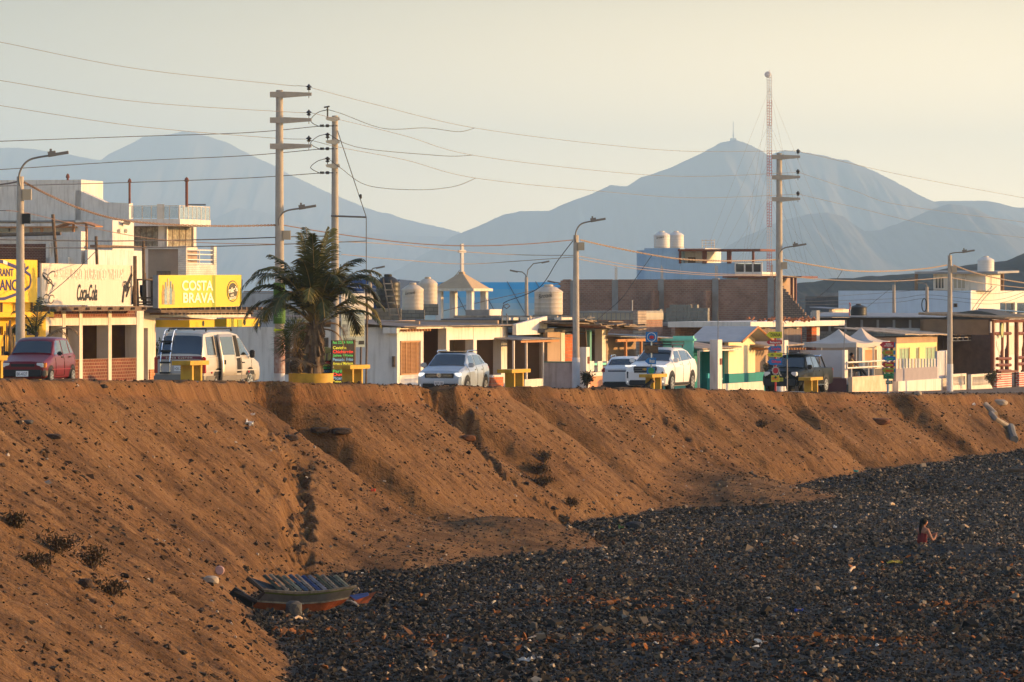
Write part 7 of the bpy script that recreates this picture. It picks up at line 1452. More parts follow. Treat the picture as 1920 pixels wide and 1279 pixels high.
def fan_palm(px, yb, yc, d, label, n=26, Rl=.55, name='fan_palm', dry=.2, seed=1):
    rr = random.Random(seed); b_ = P(px, yb, d); t = thing(name, label, 'palm tree', b_, 0); H = (yb-yc)/F*d; m_ = MB(); m_.tube([(0, 0, -.1), (0, 0, H*.5), (0, 0, H)], [.16, .2, .12], 10)
    for i in range(70): a = rr.random()*6.28; z = rr.random()*H; m_.obox((.17*math.cos(a), .17*math.sin(a), z+.05), (.1, .04, .2), (0, -.6, a))
    m_.build('trunk', TR_, t); g = MB(); dr_ = MB(); stk = MB()
    for i in range(n):
        az = rr.random()*6.28; el = math.radians(80-100*i/n+rr.uniform(-8, 8)); L = .55+.4*rr.random(); dv = Vector((math.cos(az)*math.cos(el), math.sin(az)*math.cos(el), math.sin(el))); e = Vector((0, 0, H))+dv*L; stk.tube([(0, 0, H), e], .012, 4)
        s = dv.cross(Vector((0, 0, 1))).normalized(); mb = dr_ if i > n*(1-dry) else g; m_up = s.cross(dv)
        for j in range(26):
            a = -2.1+4.2*j/25; q = (dv*math.cos(a)+s*math.sin(a)).normalized(); tip = e+q*Rl*(.8+.3*rr.random())+Vector((0, 0, -.12*abs(a)-.06*rr.random())); w_ = q.cross(m_up)*.018; mid = e.lerp(tip, .5); mb.add([e, mid-w_, tip, mid+w_], [(0, 1, 2, 3)])
    g.build('green_fans', mat('fan_palm_leaf', (.10, .12, .02), .6, var=.3, vscale=3, col2=(.04, .06, .01)), t); dr_.build('dry_fans', FD, t); stk.build('leaf_stalks', RA, t)
fan_palm(556, 700, 660, p.y+.6, 'small fan palm behind the coconut palm in the yellow planter', 24, .62, seed=4, dry=.25)
b_ = at(66, 8.8); b_.z = gz(b_.x, b_.y); t = thing('palm_tree', 'young palm with dry fallen fronds behind the red car', 'palm tree', b_, 0); k2 = b_.y/F; H = zat(b_, 622)-b_.z; tr = MB(); tr.tube([(0, 0, -.2), (0, 0, H*.6), (.05, 0, H)], [.13, .1, .05], 9); tr.build('trunk', TR_, t); g = MB(); dr_ = MB()
for az, el, L, dr in ((3.0, .9, 1.1, 2.2), (2.9, .5, 1.0, 1.0), (1.2, 1.35, 1.3, .5), (.2, 1.2, 1.1, 1.0), (3.4, 1.2, 1.2, 1.4)): frond(g, (0, 0, H*.95), az, el, L, dr, 26, .42, rp, .03)
for az, el, L, dr in ((.1, .85, 1.5, 1.2), (0, .6, 1.2, 3), (-.1, .4, 1.0, 3.2), (.3, .2, .9, 3.5), (.2, .95, 1.4, 2.4)): frond(dr_, (.15, 0, H*.75), az, el, L, dr, 30, .42, rp, .03)
g.build('green_fronds', FR, t); dr_.build('dry_fronds', FD, t)
# brush screen post at the far left and bushes
def bush(px, yb, w_, h_, d, label, m, seed, name='bush', cat='bush', leafy=900, lw=.05):
    rr = random.Random(seed); b_ = P(px, yb, d); t = thing(name, label, cat, b_, 0); k = d/F; W_, H_ = w_*k/2, h_*k; st = MB(); lf = MB()
    for i in range(26):
        a = rr.random()*6.28; e = Vector((math.cos(a)*W_*rr.random(), math.sin(a)*W_*rr.random(), H_*(.4+.55*rr.random()))); mid = e*.5+Vector((rr.uniform(-.05, .05), 0, .1*H_)); st.tube([(0, 0, -.03), mid, e], [.018, .012, .005], 4)
        for j in range(leafy//26):
            c = mid.lerp(e, rr.random()*1.15)+Vector((rr.gauss(0, .05), rr.gauss(0, .05), rr.gauss(0, .05))); q = Vector((rr.gauss(0, 1), rr.gauss(0, 1), rr.gauss(0, 1))).normalized(); s = q.cross(Vector((rr.random(), rr.random(), rr.random()+.1))).normalized(); l_ = lw*(.6+.8*rr.random()); lf.add([c, c+q*l_+s*l_*.3, c+q*l_*2, c+q*l_-s*l_*.3], [(0, 1, 2, 3)])
    st.build('stems', WOOD, t); lf.build('leaves', m, t)
DG = mat('dusty_leaf', (.07, .075, .03), .8, var=.4, vscale=4); 
q = at(1101, 8.0); bush(1101, 727, 30, 31, q.y, 'small dark spiny bush at the foot of the gate pillar right of the middle lamp', mat('dark_cactus', (.045, .045, .025), .8, var=.3), 3, leafy=700, lw=.07)
q = at(1863, 9.0); bush(1862, 727, 36, 34, q.y, 'dusty green shrub beside the red painted brick wall', DG, 4, leafy=900, lw=.06)
q = at(1437, 11.5); bush(1437, 705, 16, 26, q.y, 'thin grey green shrub in the shaded porch left of the black pickup', DG, 5, leafy=400)
q = at(287, 12.0); bush(292, 700, 24, 60, q.y+2, 'leafy plant in the entrance just left of the van', mat('green_leaf', (.06, .11, .03), .7), 6, leafy=500, lw=.08)
p_ = at(4, 7.5); p_.z = gz(p_.x, p_.y); t = thing('reed_screen', 'rough brown reed screen at the left edge behind the red car', 'fence', p_, 0); m_ = MB(); rr = random.Random(2)
for i in range(60): x = -1.2+i*.03; m_.tube([(x, rr.uniform(-.1, .1), -.2), (x+rr.uniform(-.05, .05), rr.uniform(-.1, .1), 2.1*(.75+.25*math.sin(i*.3))+rr.uniform(-.2, .1))], .018, 4)
m_.build('reeds', mat('dry_reed', (.22, .15, .08), .9, var=.4, vscale=4), t)
# prickly pear pads behind the planter
q = at(640, 6.5); t = thing('cactus', 'prickly pear pads between the palm and the menu board', 'cactus', P(620, 705, q.y), 0); k = q.y/F; m_ = MB()
for dx, dy, rx, rz in ((-10, 48, .28, .13), (-14, 36, .1, .3), (-2, 30, .08, .26), (12, 34, .12, .3), (4, 18, .1, .3), (10, 10, .12, .25)): n0 = len(m_.v); m_.lathe([(.01, -.04), (.8, -.03), (1, 0), (.8, .03), (.01, .04)], n=14, axis='y'); m_.v[n0:] = [(x*rx+dx*k, y, z*rz+dy*k) for x, y, z in m_.v[n0:]]
m_.build('pads', mat('cactus_pad', (.22, .22, .07), .7, var=.2), t)

# ------------------------------------------------------------------ benches, boards and signposts along the edge
def lipat(px, off=-1.0): p = at(px, -off) if off < 0 else at(px, 0); p.z = gz(p.x, p.y); return p
def bench(px0, pxc, px1, yt, label, w_=1.2, legs=True):
    p = lipat(pxc, -w_); b = Bd('bench_table', label, 'table', pxc, None, p.y, 17, group='yellow concrete tables along the bluff edge', z=p.z); R = b.root
    zt = b.h(yt); W1 = b.Wp(px0); L1 = b.Lp(px1); m_ = MB(); m_.box(0, L1, 0, W1, zt-.135, zt); o = m_.build('table_top', YELT, R)
    for L in (L1*.22, L1*.68): m_ = MB(); m_.box(L, L+.14, .08, W1*.62+.08, -.5, zt-.138); m_.build('leg', YELT, R)
    m_ = MB(); m_.box(-.2, L1+.6, -.55, W1+.5, -.5, -.02); m_.build('pad', DKC, R); return b
bench(-30, 0-8, 14, 667, 'yellow concrete table cut by the left edge in front of the red car')
bench(322, 357, 392, 677, 'yellow concrete table in front of the rear of the van')
bench(625, 657, 694, 685, 'yellow concrete table beside the painted menu board')
bench(932, 960, 995, 693, 'yellow concrete table right of the silver crossover')
bench(1198, 1223, 1251, 702, 'yellow concrete table in front of the white off-road car')
bench(1497, 1520, 1543, 708, 'yellow concrete table in front of the black pickup')
# menu boards
def board(px0, px1, yt, yb, inl, label, m, ang=60, name='menu_board', cat='menu board', z=None):
    q = at(px0, inl); b = Bd(name, label, cat, px0, None, q.y, ang, z=gz(q.x, q.y)); L = b.Lp(px1); z0, z1 = b.h(yb, L/2), b.h(yt, L/2); m_ = MB(); m_.box(0, L, 0, .05, z0, z1); m_.build('panel', m, b.root); b.L = L; return b
BB = mat('black_board', (.012, .012, .012), .7, var=.1); ink = {'y': mat('ink_yellow', (.62, .68, .04), .6, var=0), 'r': mat('ink_red', (.8, .03, .03), .6, var=0), 'g': mat('ink_green', (.05, .5, .12), .6, var=0), 'b': mat('ink_blue', (.12, .35, .7), .6, var=0), 'w': mat('ink_white', (.7, .68, .6), .6, var=0), 'k': BLK}
b = board(622, 664, 638, 722, 4.2, 'black painted menu board with coloured dish names', BB, 50)
m_ = MB(); m_.box(b.L, b.L+.06, -.01, .08, b.h(712, b.L), b.h(637, b.L)); m_.build('frame', WOOD, b.root)
for (s_, c_), y_ in zip((('Rest. COSTA BRAVA', 'g'), ('Ceviche', 'y'), ('Chicharrón', 'r'), ('Jalea Mixta', 'g'), ('Pescado Frito', 'b'), ('Arroz c/ Mariscos', 'y'), ('Chita al Ajo', 'w'), ('Parihuela', 'g'), ('Duos', 'r'), ('Picante', 'b'), ('Frito Mixto', 'y')), (642, 652, 659.5, 667, 674, 681.5, 689, 696, 702, 709, 716)):
    wd = b.L*(.9 if len(s_) > 8 else .6); text_obj('lettering', s_, ink[c_], b.root, (b.L*.04+wd/2, -.003, b.h(y_, b.L/2)), wd, 5.6*b.D(b.L/2)/F, bold=.02)
b = board(601, 620, 676, 700, 4.6, 'small dark framed menu board just right of the palm trunk', BB, 50, z=None)
m_ = MB(); m_.box(b.L, b.L+.3, -.0, .05, b.h(702, b.L), b.h(674, b.L)); m_.build('frame', WOOD, b.root)
for s_, c_, y_ in (('CHICHARRON', 'r', 680), ('CAMARON', 'y', 685), ('MARISCOS', 'g', 690), ('PESCADO', 'b', 696)): text_obj('lettering', s_, ink[c_], b.root, (b.L/2, -.003, b.h(y_, b.L/2)), b.L*.85, 4*b.D()/F)
b = board(640, 684, 581, 651, 6.0, 'tall pale green notice sign on two poles right of the palm', mat('pale_green_sign', (.42, .48, .42), .6, var=.15, vscale=2), 62, 'notice_sign', 'sign')
m_ = MB()
for L in (b.L*.9, b.L+.14): m_.tube([(L-.06, .08, -.2), (L, .08, b.h(560 if L > b.L else 583, L))], .035, 6)
m_.build('poles', WOOD, b.root)
m_ = MB(); m_.box(b.L*.36, b.L*.97, -.006, -.001, b.h(631, b.L*.6), b.h(610, b.L*.6)); m_.build('cream_field', mat('cream_field', (.55, .52, .30), .6, var=.1), b.root)
m_ = MB(); m_.box(b.L*.05, b.L*.3, -.006, -.001, b.h(629, b.L*.2), b.h(608, b.L*.2)); m_.build('picture', mat('faded_picture', (.35, .38, .35), .6, var=.6, vscale=6, col2=(.05, .06, .07)), b.root)
m_ = MB(); m_.box(b.L*.74, b.L*.97, -.008, -.002, b.h(646, b.L*.8), b.h(639, b.L*.8)); m_.build('dark_label', BLK, b.root)
for s_, c_, y_, h_, x0, x1 in (('SEÑOR TURISTA', 'b', 588, 3, .3, .9), ('Consumo de Pescado y Marisco', 'k', 596, 3, .05, .9), ('PLATOS A LA CARTA Y MENU', 'k', 601, 2.6, .05, .9), ('ANTICUCHOS', 'k', 614, 3, .45, .93), ('CABRITO CON FREJOLES', 'k', 620, 3, .4, .95), ('CEVICHE MIXTO', 'k', 626, 3, .42, .95), ('DIRECCION', 'k', 636, 3, .1, .6), ('PASAJE LA RIVERA', 'k', 641, 3, .05, .7)):
    text_obj('lettering', s_, ink[c_], b.root, (b.L*(x0+x1)/2, -.012, b.h(y_, b.L/2)), b.L*(x1-x0), h_*b.D()/F)
# arrow signposts
SG = {'yel': mat('sign_yellow', (.62, .60, .03), .5, var=.08), 'red': mat('sign_red', (.45, .02, .03), .5, var=.08), 'blu': mat('sign_blue', (.015, .16, .42), .5, var=.08), 'oli': mat('sign_olive', (.30, .32, .03), .6, var=.1), 'grn': mat('sign_green', (.03, .24, .08), .5, var=.1), 'dgr': mat('sign_dark_green', (.02, .10, .05), .5, var=.1), 'brn': mat('sign_rust', (.20, .12, .06), .8, var=.5, vscale=8)}
def arrow(t, p, x0, x1, y0, y1, m, s_, tc, tip=True, back=False, name='arrow_sign', yoff=0, tw=.8):
    k = p.y/F; X0, X1 = (x0-p_px)*k, (x1-p_px)*k; z0, z1 = (HY-y1)*k-p.z, (HY-y0)*k-p.z; zm = (z0+z1)/2; h = z1-z0; tl = h*.55 if tip else 0
    pl = [(X0, zm), (X0+tl, z0), (X1, z0), (X1, z1), (X0+tl, z1)] if tip else [(X0, z0), (X1, z0), (X1, z1), (X0, z1)]
    m_ = MB(); m_.prism(pl, 'y', -.075+yoff, -.05+yoff); o = m_.build(name, m, t)
    if s_: text_obj('lettering', s_, tc, o, ((X0+tl+X1)/2, -.078+yoff, zm), (X1-X0-tl)*tw, h*.55, ext=.003, bold=.02)
    return o
p_px = 1454; p = lipat(1454, -.9); t = thing('signpost', 'signpost with six bright arrow signs left of the black pickup front', 'signpost', p, 0); k = p.y/F
m_ = MB(); m_.tube([(0, 0, -.4), (0, 0, (HY-622)*k-p.z)], .045, 8); m_.build('post', mat('post_red', (.42, .04, .03), .6), t)
arrow(t, p, 1436, 1466, 622, 634, SG['yel'], 'DIANA', ink['k']); arrow(t, p, 1437, 1466, 638, 645.5, SG['red'], 'Restaurante', ink['w']); arrow(t, p, 1439, 1465, 649, 658.5, SG['blu'], 'Cancha', ink['r']); arrow(t, p, 1438, 1467, 661.5, 669, SG['yel'], 'ABC - Hostal', ink['k']); arrow(t, p, 1438, 1466, 672.5, 684.5, SG['blu'], 'Chilaque', ink['r'])
m_ = MB(); n = 22; c = ((0)*k, (HY-695)*k-p.z); pl = [(c[0]+(8.0 if i % 2 else 6.2)*k*math.cos(2*math.pi*i/n), c[1]+(9 if i % 2 else 7)*k*math.sin(2*math.pi*i/n)) for i in range(n)]; m_.prism(pl, 'y', -.07, -.05); m_.build('sun_sign', mat('sun_sign_pale', (.5, .45, .38), .6), t); disc(t, 0, -.072, c[1], 5*k, 5.5*k, SG['red'], 'sun_disc')
arrow(t, p, 1446, 1461, 704, 716, SG['yel'], 'SERVICIO', ink['r'], False, name='square_sign'); disc(t, 0, -.08, (HY-707.5)*k-p.z, 2.4*k, 2.4*k, SG['dgr'], 'round_mark')
p_px = 1665; p = lipat(1665, -2.0); t = thing('signpost', 'pale signpost with a stack of arrow signs in front of the terrace at the right', 'signpost', p, 0); k = p.y/F
m_ = MB(); m_.tube([(0, 0, -.2), (0, 0, (HY-650)*k-p.z)], .06, 8); m_.build('post', mat('post_pale_blue', (.34, .42, .46), .6), t)
for args in ((1649, 1676, 641, 652.5, 'red', 'MUEBLE\nARTESANIAS', 'w'), (1653, 1675, 656.5, 666, 'oli', 'HOSTAL', 'r'), (1655, 1676, 668, 676.5, 'blu', 'Cabañas', 'g'), (1653, 1676, 679.5, 688, 'red', 'Gemelos', 'y'), (1654, 1676, 690, 699, 'oli', 'Restaurante', 'r')):
    arrow(t, p, args[0], args[1], args[2], args[3], SG[args[4]], args[5], ink[args[6]]); arrow(t, p, 1670, 1679, args[2]+1, args[3]-1, SG['blu'], '', None, False, yoff=.13, name='rear_sign')
arrow(t, p, 1656, 1675.5, 700.5, 710.5, SG['grn'], "Coco's", ink['k'], False, name='square_sign'); arrow(t, p, 1660.5, 1673, 713.5, 720, SG['dgr'], 'HOTEL', ink['w'], False, name='square_sign')
p_px = 1221; p = lipat(1221, -1.9); t = thing('signpost', 'signpost with blue square signs in front of the white off-road car', 'signpost', p, 0); k = p.y/F
m_ = MB(); m_.tube([(0, 0, -.4), (0, 0, (HY-640)*k-p.z)], .035, 8); m_.build('post', mat('post_pale_blue', (.34, .42, .46), .6), t)
o = arrow(t, p, 1210.5, 1232.5, 622.5, 641.5, SG['blu'], '', None, False, name='square_sign'); z = (HY-632)*k-p.z; disc(t, .01, -.078, z, 8.6*k, 8.6*k, ink['w'], 'emblem'); disc(t, .01, -.086, z, 7.4*k, 7.4*k, SG['blu'], 'emblem'); disc(t, .02, -.094, z-.01, 4.6*k, 3.4*k, SG['red'], 'emblem')
arrow(t, p, 1208.5, 1234, 648, 662, SG['brn'], '', None, False, name='square_sign'); arrow(t, p, 1209, 1230, 671, 683, SG['blu'], 'Mirador', ink['w'], True, name='arrow_sign', tw=.7); arrow(t, p, 1212.5, 1228, 689, 701, SG['blu'], '', None, False, name='square_sign'); disc(t, 0, -.078, (HY-695)*k-p.z, 6*k, 5.8*k, SG['grn'], 'emblem')
p = lipat(1476, -1.2); k = p.y/F; t = thing('sign_stand', 'thin grey pole with a sign seen edge on, standing on a plate before the pickup', 'sign', p, 0); m_ = MB(); m_.tube([(0, 0, 0), (0, 0, (HY-650)*k-p.z)], .03, 6); m_.build('pole', STEEL, t); m_ = MB(); m_.box(-.02, .02, -.3, .3, (HY-674)*k-p.z, (HY-648)*k-p.z); m_.build('panel', mat('sign_teal', (.05, .22, .22), .5), t); m_ = MB(); m_.box(-.5, .75, -.3, .3, 0, .06); m_.build('base_plate', GRC, t)
# ------------------------------------------------------------------ shingle, pebbles and driftwood
def scatter_stones(name, P3, size, col, m, flat=(.55, .95), jit=.19, seed=1, attrs_only=False):
    r = np.random.default_rng(seed); n = len(P3); base = np.array([(-1, -1, -1), (1, -1, -1), (1, 1, -1), (-1, 1, -1), (-1, -1, 1), (1, -1, 1), (1, 1, 1), (-1, 1, 1)], float)*.5
    V = base[None]*(1+0*r.random((n, 1, 1)))+r.normal(0, jit*.5, (n, 8, 3)); V[:, 4:, :2] *= r.uniform(.35, .95, (n, 1, 1))
    sc = np.stack([r.uniform(.7, 1.45, n), r.uniform(.6, 1.2, n), r.uniform(flat[0], flat[1], n)], -1)*size[:, None]; V = V*sc[:, None]
    if name == 'gravel': V[..., 0] *= 1.7
    a, b_, c_ = r.normal(-.5, .5, n) if name == 'gravel' else r.uniform(0, 6.28, n), r.normal(0, .45, n), r.normal(0, .45, n)
    def rot(V, t, i, j): V = V.copy(); x, y = V[..., i].copy(), V[..., j].copy(); V[..., i] = x*np.cos(t)[:, None]-y*np.sin(t)[:, None]; V[..., j] = x*np.sin(t)[:, None]+y*np.cos(t)[:, None]; return V
    V = rot(V, b_, 1, 2); V = rot(V, c_, 0, 2); V = rot(V, a, 0, 1); V = V+P3[:, None]
    Fq = np.array([(0, 3, 2, 1), (4, 5, 6, 7), (0, 1, 5, 4), (1, 2, 6, 5), (2, 3, 7, 6), (3, 0, 4, 7)]); Q = (Fq[None]+8*np.arange(n)[:, None, None]).reshape(-1, 4)
    cc = np.repeat(np.concatenate([col, np.ones((n, 1))], 1), 8, 0); return mesh_np(name, V.reshape(-1, 3), Q, m, False, attrs=[('tone', cc)])
def tone_mat(name, rough=.85, spec=.2):
    m = bpy.data.materials.new(name); m.use_nodes = True; N = m.node_tree; p = N.nodes['Principled BSDF']; p.inputs['Roughness'].default_value = rough; p.inputs['Specular IOR Level'].default_value = spec
    a = N.nodes.new('ShaderNodeAttribute'); a.attribute_name = 'tone'; N.links.new(a.outputs['Color'], p.inputs['Base Color']); return m
R2 = np.random.default_rng(21)
def sample(n, d0, d1, k0=-.104, k1=.104, power=1.0):
    # uniform over the fan shaped beach
    d = np.sqrt(R2.uniform(d0**2, d1**2, n)); return R2.uniform(k0, k1, n)*d, d
def colours(n, x, y):
    t = R2.random(n); g = R2.uniform(.25, 1.5, n)[:, None]*(1+1.1*sstep(122, 170, y)*(.6+.8*fbm(x*.12, y*.06, 66, 3)))[:, None]; c = np.array([(.019, .0165, .0135)])*g
    c = np.where((t > .62)[:, None], np.array([(.052, .043, .031)])*g, c); c = np.where((t > .87)[:, None], np.array([(.15, .11, .068)])*g, c); c = np.where((t > .99)[:, None], np.array([(.30, .25, .18)])*g**.3, c); return np.clip(c, 0, .8)
xs, ds = sample(440000, 88, 290); zz, sh, ss, ar = surf(xs, ds, True); k = (sh > .35) & (R2.random(len(xs)) < np.where(ds < 175, 1.0, .6)); xs, ds, zz = xs[k], ds[k], zz[k]
sz = np.exp(R2.normal(np.log(.05), .45, len(xs))); sz = np.clip(sz, .03, .24)
dens = fbm(xs*.35, ds*.12, 77, 3); sz = sz*(1+.35*dens)
o = scatter_stones('shingle', np.stack([xs, ds, zz+sz*.12], -1), sz, colours(len(xs), xs, ds), tone_mat('shingle_stone', .85, .12), seed=3); o['kind'] = 'stuff'; o['label'] = 'dark grey beach shingle'; o['category'] = 'pebbles'
# edge stones lying on the foot of the sand
xs, ds = sample(60000, 88, 300); zz, sh, ss, ar = surf(xs, ds, True); near = sstep(-6.7, -7.5, zz); k = (ss > .3) & (sh < .5) & (R2.random(len(xs)) < near*.85); xs, ds, zz = xs[k], ds[k], zz[k]; sz = np.exp(R2.normal(np.log(.06), .45, len(xs)))*.75
o = scatter_stones('shingle', np.stack([xs, ds, zz+sz*.1], -1), sz, colours(len(xs), xs, ds), MATS.get('x') or tone_mat('stray_stone'), seed=4); o['kind'] = 'stuff'; o['label'] = 'stray stones at the foot of the bluff'; o['category'] = 'pebbles'
# clods and gravel on the slope and the bank
xs, ds = sample(330000, 74, 292); zz, sh, ss, ar = surf(xs, ds, True); cl = fbm(ar*.22, ss*.25, 88, 4); k = (ss > -2.2) & (sh < .5) & (R2.random(len(xs)) < .22+.75*np.clip(cl+.1, 0, 1)); xs, ds, zz = xs[k], ds[k], zz[k]; sz = np.clip(np.exp(R2.normal(np.log(.023), .6, len(xs))), .012, .11)
n = len(xs); g = R2.uniform(.4, 1.2, n)[:, None]; t = R2.random(n); col = np.array([(.10, .06, .032)])*g; col = np.where((t > .5)[:, None], np.array([(.05, .038, .028)])*g, col); col = np.where((t > .965)[:, None], np.array([(.40, .34, .27)])*g**.4, col)
o = scatter_stones('gravel', np.stack([xs, ds, zz+sz*.15], -1), sz, col, tone_mat('gravel_stone', .95, .1), seed=5); o['kind'] = 'stuff'; o['label'] = 'clods and gravel on the sandy bluff'; o['category'] = 'gravel'
# orange seaweed bands and flecks of litter
xs, ds = sample(90000, 104, 172, -.055, .104)
band = np.exp(-((ds-.1*xs-132.5)/1.8)**2)*sstep(-1, 3, xs) + np.exp(-((ds+.1*xs-118)/2.4)**2)*.9 + .35*np.exp(-((ds-108)/3)**2)*sstep(2, 6, xs) + .25*np.exp(-((ds-.22*xs-150)/1.5)**2)*sstep(7, 10, xs)
zz, sh, ss, ar = surf(xs, ds, True); k = (sh > .8) & (R2.random(len(xs)) < band*np.clip(fbm(xs*.6, ds*.35, 55, 4)*2.2+.25, 0, 1)*.30+.006); xs, ds, zz = xs[k], ds[k], zz[k]; n = len(xs); sz = np.exp(R2.normal(np.log(.06), .4, n))
g = R2.uniform(.4, 1.5, n)[:, None]; col = np.array([(.22, .085, .028)])*g; t = R2.random(n); col = np.where((t > .6)[:, None], np.array([(.12, .06, .03)])*g, col); col = np.where((t > .97)[:, None], np.array([(.6, .55, .45)]), col)
o = scatter_stones('seaweed', np.stack([xs, ds, zz+.07], -1), sz, col, tone_mat('dry_seaweed', .9, .1), flat=(.12, .35), jit=.5, seed=6); o['kind'] = 'stuff'; o['label'] = 'orange brown dry seaweed in strips on the shingle'; o['category'] = 'seaweed'
# ------------------------------------------------------------------ single rocks and litter
def rock(name, px, py, w_, h_, m, label, seed, cat='rock', depth=1.0, rotz=None, sink=.2, off=(0, 0, 0)):
    rr = random.Random(seed); p = hit(px, py); k = p.y/F; bm = bmesh.new(); bmesh.ops.create_icosphere(bm, subdivisions=2, radius=.5)
    for v in bm.verts:
        d = v.co.normalized(); q = 1+.28*(vnoise(np.array([d.x*2.1+seed]), np.array([d.y*2.1+d.z*3]), seed)[0]-.5)+rr.uniform(-.06, .06); v.co *= q; v.co = Vector((max(-.42, min(.42, v.co.x)), max(-.4, min(.4, v.co.y)), max(-.36, min(.38, v.co.z))))
    me = bpy.data.meshes.new(name); bm.to_mesh(me); bm.free(); me.materials.append(m); o = bpy.data.objects.new(name, me); COL.objects.link(o); o.location = p+Vector((0, 0, h_*k*(.5-sink)))+Vector(off); o.scale = (w_*k/.84, w_*k*depth/.84, h_*k/.74); o.rotation_euler = (0, 0, rotz if rotz is not None else rr.uniform(-.4, .4)); return tag(o, label, cat)
CLOD = mat('dark_clod', (.085, .05, .03), .95, var=.5, vscale=8, bump=.03); RK = mat('grey_rock', (.10, .095, .085), .9, var=.3, vscale=3, bump=.02); PR_ = mat('pale_rubble', (.42, .34, .25), .9, var=.25, vscale=3)
rock('rock', 551, 1156, 30, 30, RK, 'big squared grey rock lying against the wrecked boat', 3, sink=.05)
rock('rock', 1190, 990, 34, 14, mat('black_rock', (.03, .03, .032), .85, var=.3), 'flat black rock where the sand meets the shingle', 5)
rock('clod', 600, 815, 34, 11, CLOD, 'dark overhanging earth clod left of the pair high on the slope', 6, 'clod'); rock('clod', 641, 818, 38, 12, CLOD, 'dark overhanging earth clod right of the pair high on the slope', 7, 'clod')
rock('clod', 878, 826, 26, 12, mat('rust_clod', (.20, .075, .025), .95, var=.4, vscale=8), 'rust brown clod beside the long footprint track', 8, 'clod'); rock('clod', 545, 825, 26, 12, CLOD, 'dark clod just above the upright footprint track', 9, 'clod')
rock('clod', 1650, 795, 40, 13, mat('rust_clod', (.20, .075, .025), .95), 'rust brown earth ledge on the slope below the right signpost', 10, 'clod'); rock('rock', 52, 794, 20, 8, RK, 'grey stone at the head of the gravel scar on the left slope', 11)
rock('rock', 100, 822, 30, 10, CLOD, 'dark stone at the foot of the gravel scar on the left slope', 12); rock('rock', 160, 1100, 26, 18, CLOD, 'dark clod among the dry brush at the lower left', 13); rock('rock', 1721, 741, 14, 9, PR_, 'pale stone block at the bluff edge right of the signpost', 14)
rock('rock', 1875, 760, 30, 12, PR_, 'lumpy pale rubble on the bank near the right edge', 15); rock('rock', 1012, 1236+0, 10, 6, PR_, 'small pale stone near the white plastic bag', 16); rock('rock', 395, 1094, 30, 16, PR_, 'pale lump of rubble left of the wrecked boat', 17)
rock('log', 1902, 886, 44, 9, mat('dark_log', (.10, .06, .03), .9, var=.4), 'dark log on the shingle near the right edge', 18, 'log', .3)
def pipe3(pts, r, m, name, label, cat):
    q = [hit(*p)+Vector((0, 0, r*.6)) for p in pts]; mb = MB(); mb.tube([v-q[0] for v in q], r, 9); o = mb.build(name, m, smooth=True); o.location = q[0]; return tag(o, label, cat)
pipe3([(1846, 762), (1856, 772), (1866, 783)], .16, PR_, 'concrete_beam', 'upper pale concrete beam broken on the right hand bank', 'rubble'); pipe3([(1858, 780), (1868, 791), (1882, 800), (1893, 806)], .14, PR_, 'concrete_beam', 'curved pale concrete piece below the upper beam on the right bank', 'rubble')
pipe3([(1895, 808), (1898, 820), (1902, 832)], .2, mat('grey_slab', (.22, .20, .17), .9, var=.3), 'concrete_beam', 'grey concrete stub at the foot of the curved piece, right bank', 'rubble')
def litter(px, py, w_, h_, m, name, label, seed, cat='litter'):
    rr = random.Random(seed); p = hit(px, py); k = p.y/F; mb = MB(); n = 7; g = []
    for i in range(n):
        for j in range(n): g.append(((i/(n-1)-.5)*w_*k+rr.gauss(0, .012), (j/(n-1)-.5)*w_*k*.8, abs(rr.gauss(.45, .3))*h_*k))
    mb.add(g, [(i*n+j, i*n+j+1, (i+1)*n+j+1, (i+1)*n+j) for i in range(n-1) for j in range(n-1)]); o = mb.build(name, m, smooth=False); o.location = p+Vector((0, 0, .01)); return tag(o, label, cat)
PWH = mat('white_plastic', (.72, .72, .70), .4, var=.05)
litter(468, 801, 15, 13, PWH, 'plastic_bag', 'crumpled white plastic bag in the shaded gully on the left slope', 1, 'bag'); litter(474, 780, 7, 5, PWH, 'plastic_bag', 'small white scrap above the crumpled bag in the gully', 2, 'bag'); litter(985, 1243, 34, 13, mat('grey_plastic', (.45, .42, .36), .5, var=.2), 'plastic_bag', 'large crumpled pale plastic sheet at the bottom of the shingle', 3, 'bag')
litter(700, 924, 9, 8, mat('red_plastic', (.62, .06, .02), .5, var=0), 'plastic_scrap', 'small bright red scrap on the middle of the slope', 4); litter(1678, 1058, 30, 6, mat('yellow_weed', (.45, .32, .02), .7, var=.3), 'seaweed_clump', 'yellow seaweed strip below the sitting woman', 5, 'seaweed')
litter(1068, 1096, 6, 10, mat('red_plastic', (.62, .06, .02), .5), 'plastic_scrap', 'orange scrap standing on the shingle near the centre', 6); litter(1605, 886, 8, 5, mat('teal_plastic', (.02, .35, .33), .4, var=0), 'plastic_scrap', 'small turquoise scrap where the shingle begins on the right', 7); litter(1566, 992, 6, 6, PWH, 'plastic_scrap', 'tiny white scrap on the shingle left of the woman', 8); litter(1826, 762, 0+6, 5, PWH, 'plastic_scrap', 'tiny white scrap on the right bank', 9); litter(1165, 993, 10, 8, mat('green_weed', (.12, .22, .04), .8), 'weed', 'small green weed beside the flat black rock', 10, 'plant')
litter(1775, 978, 7, 4, PWH, 'plastic_scrap', 'tiny white scrap on the shingle above and right of the woman', 12); litter(1498, 1148, 16, 6, mat('blue_plastic', (.03, .06, .3), .5, var=0), 'plastic_scrap', 'dark blue scrap in the seaweed band at the lower right', 13); litter(207, 1164, 0+8, 6, PR_, 'paper_scrap', 'pale scrap under the brush at the lower left', 14)
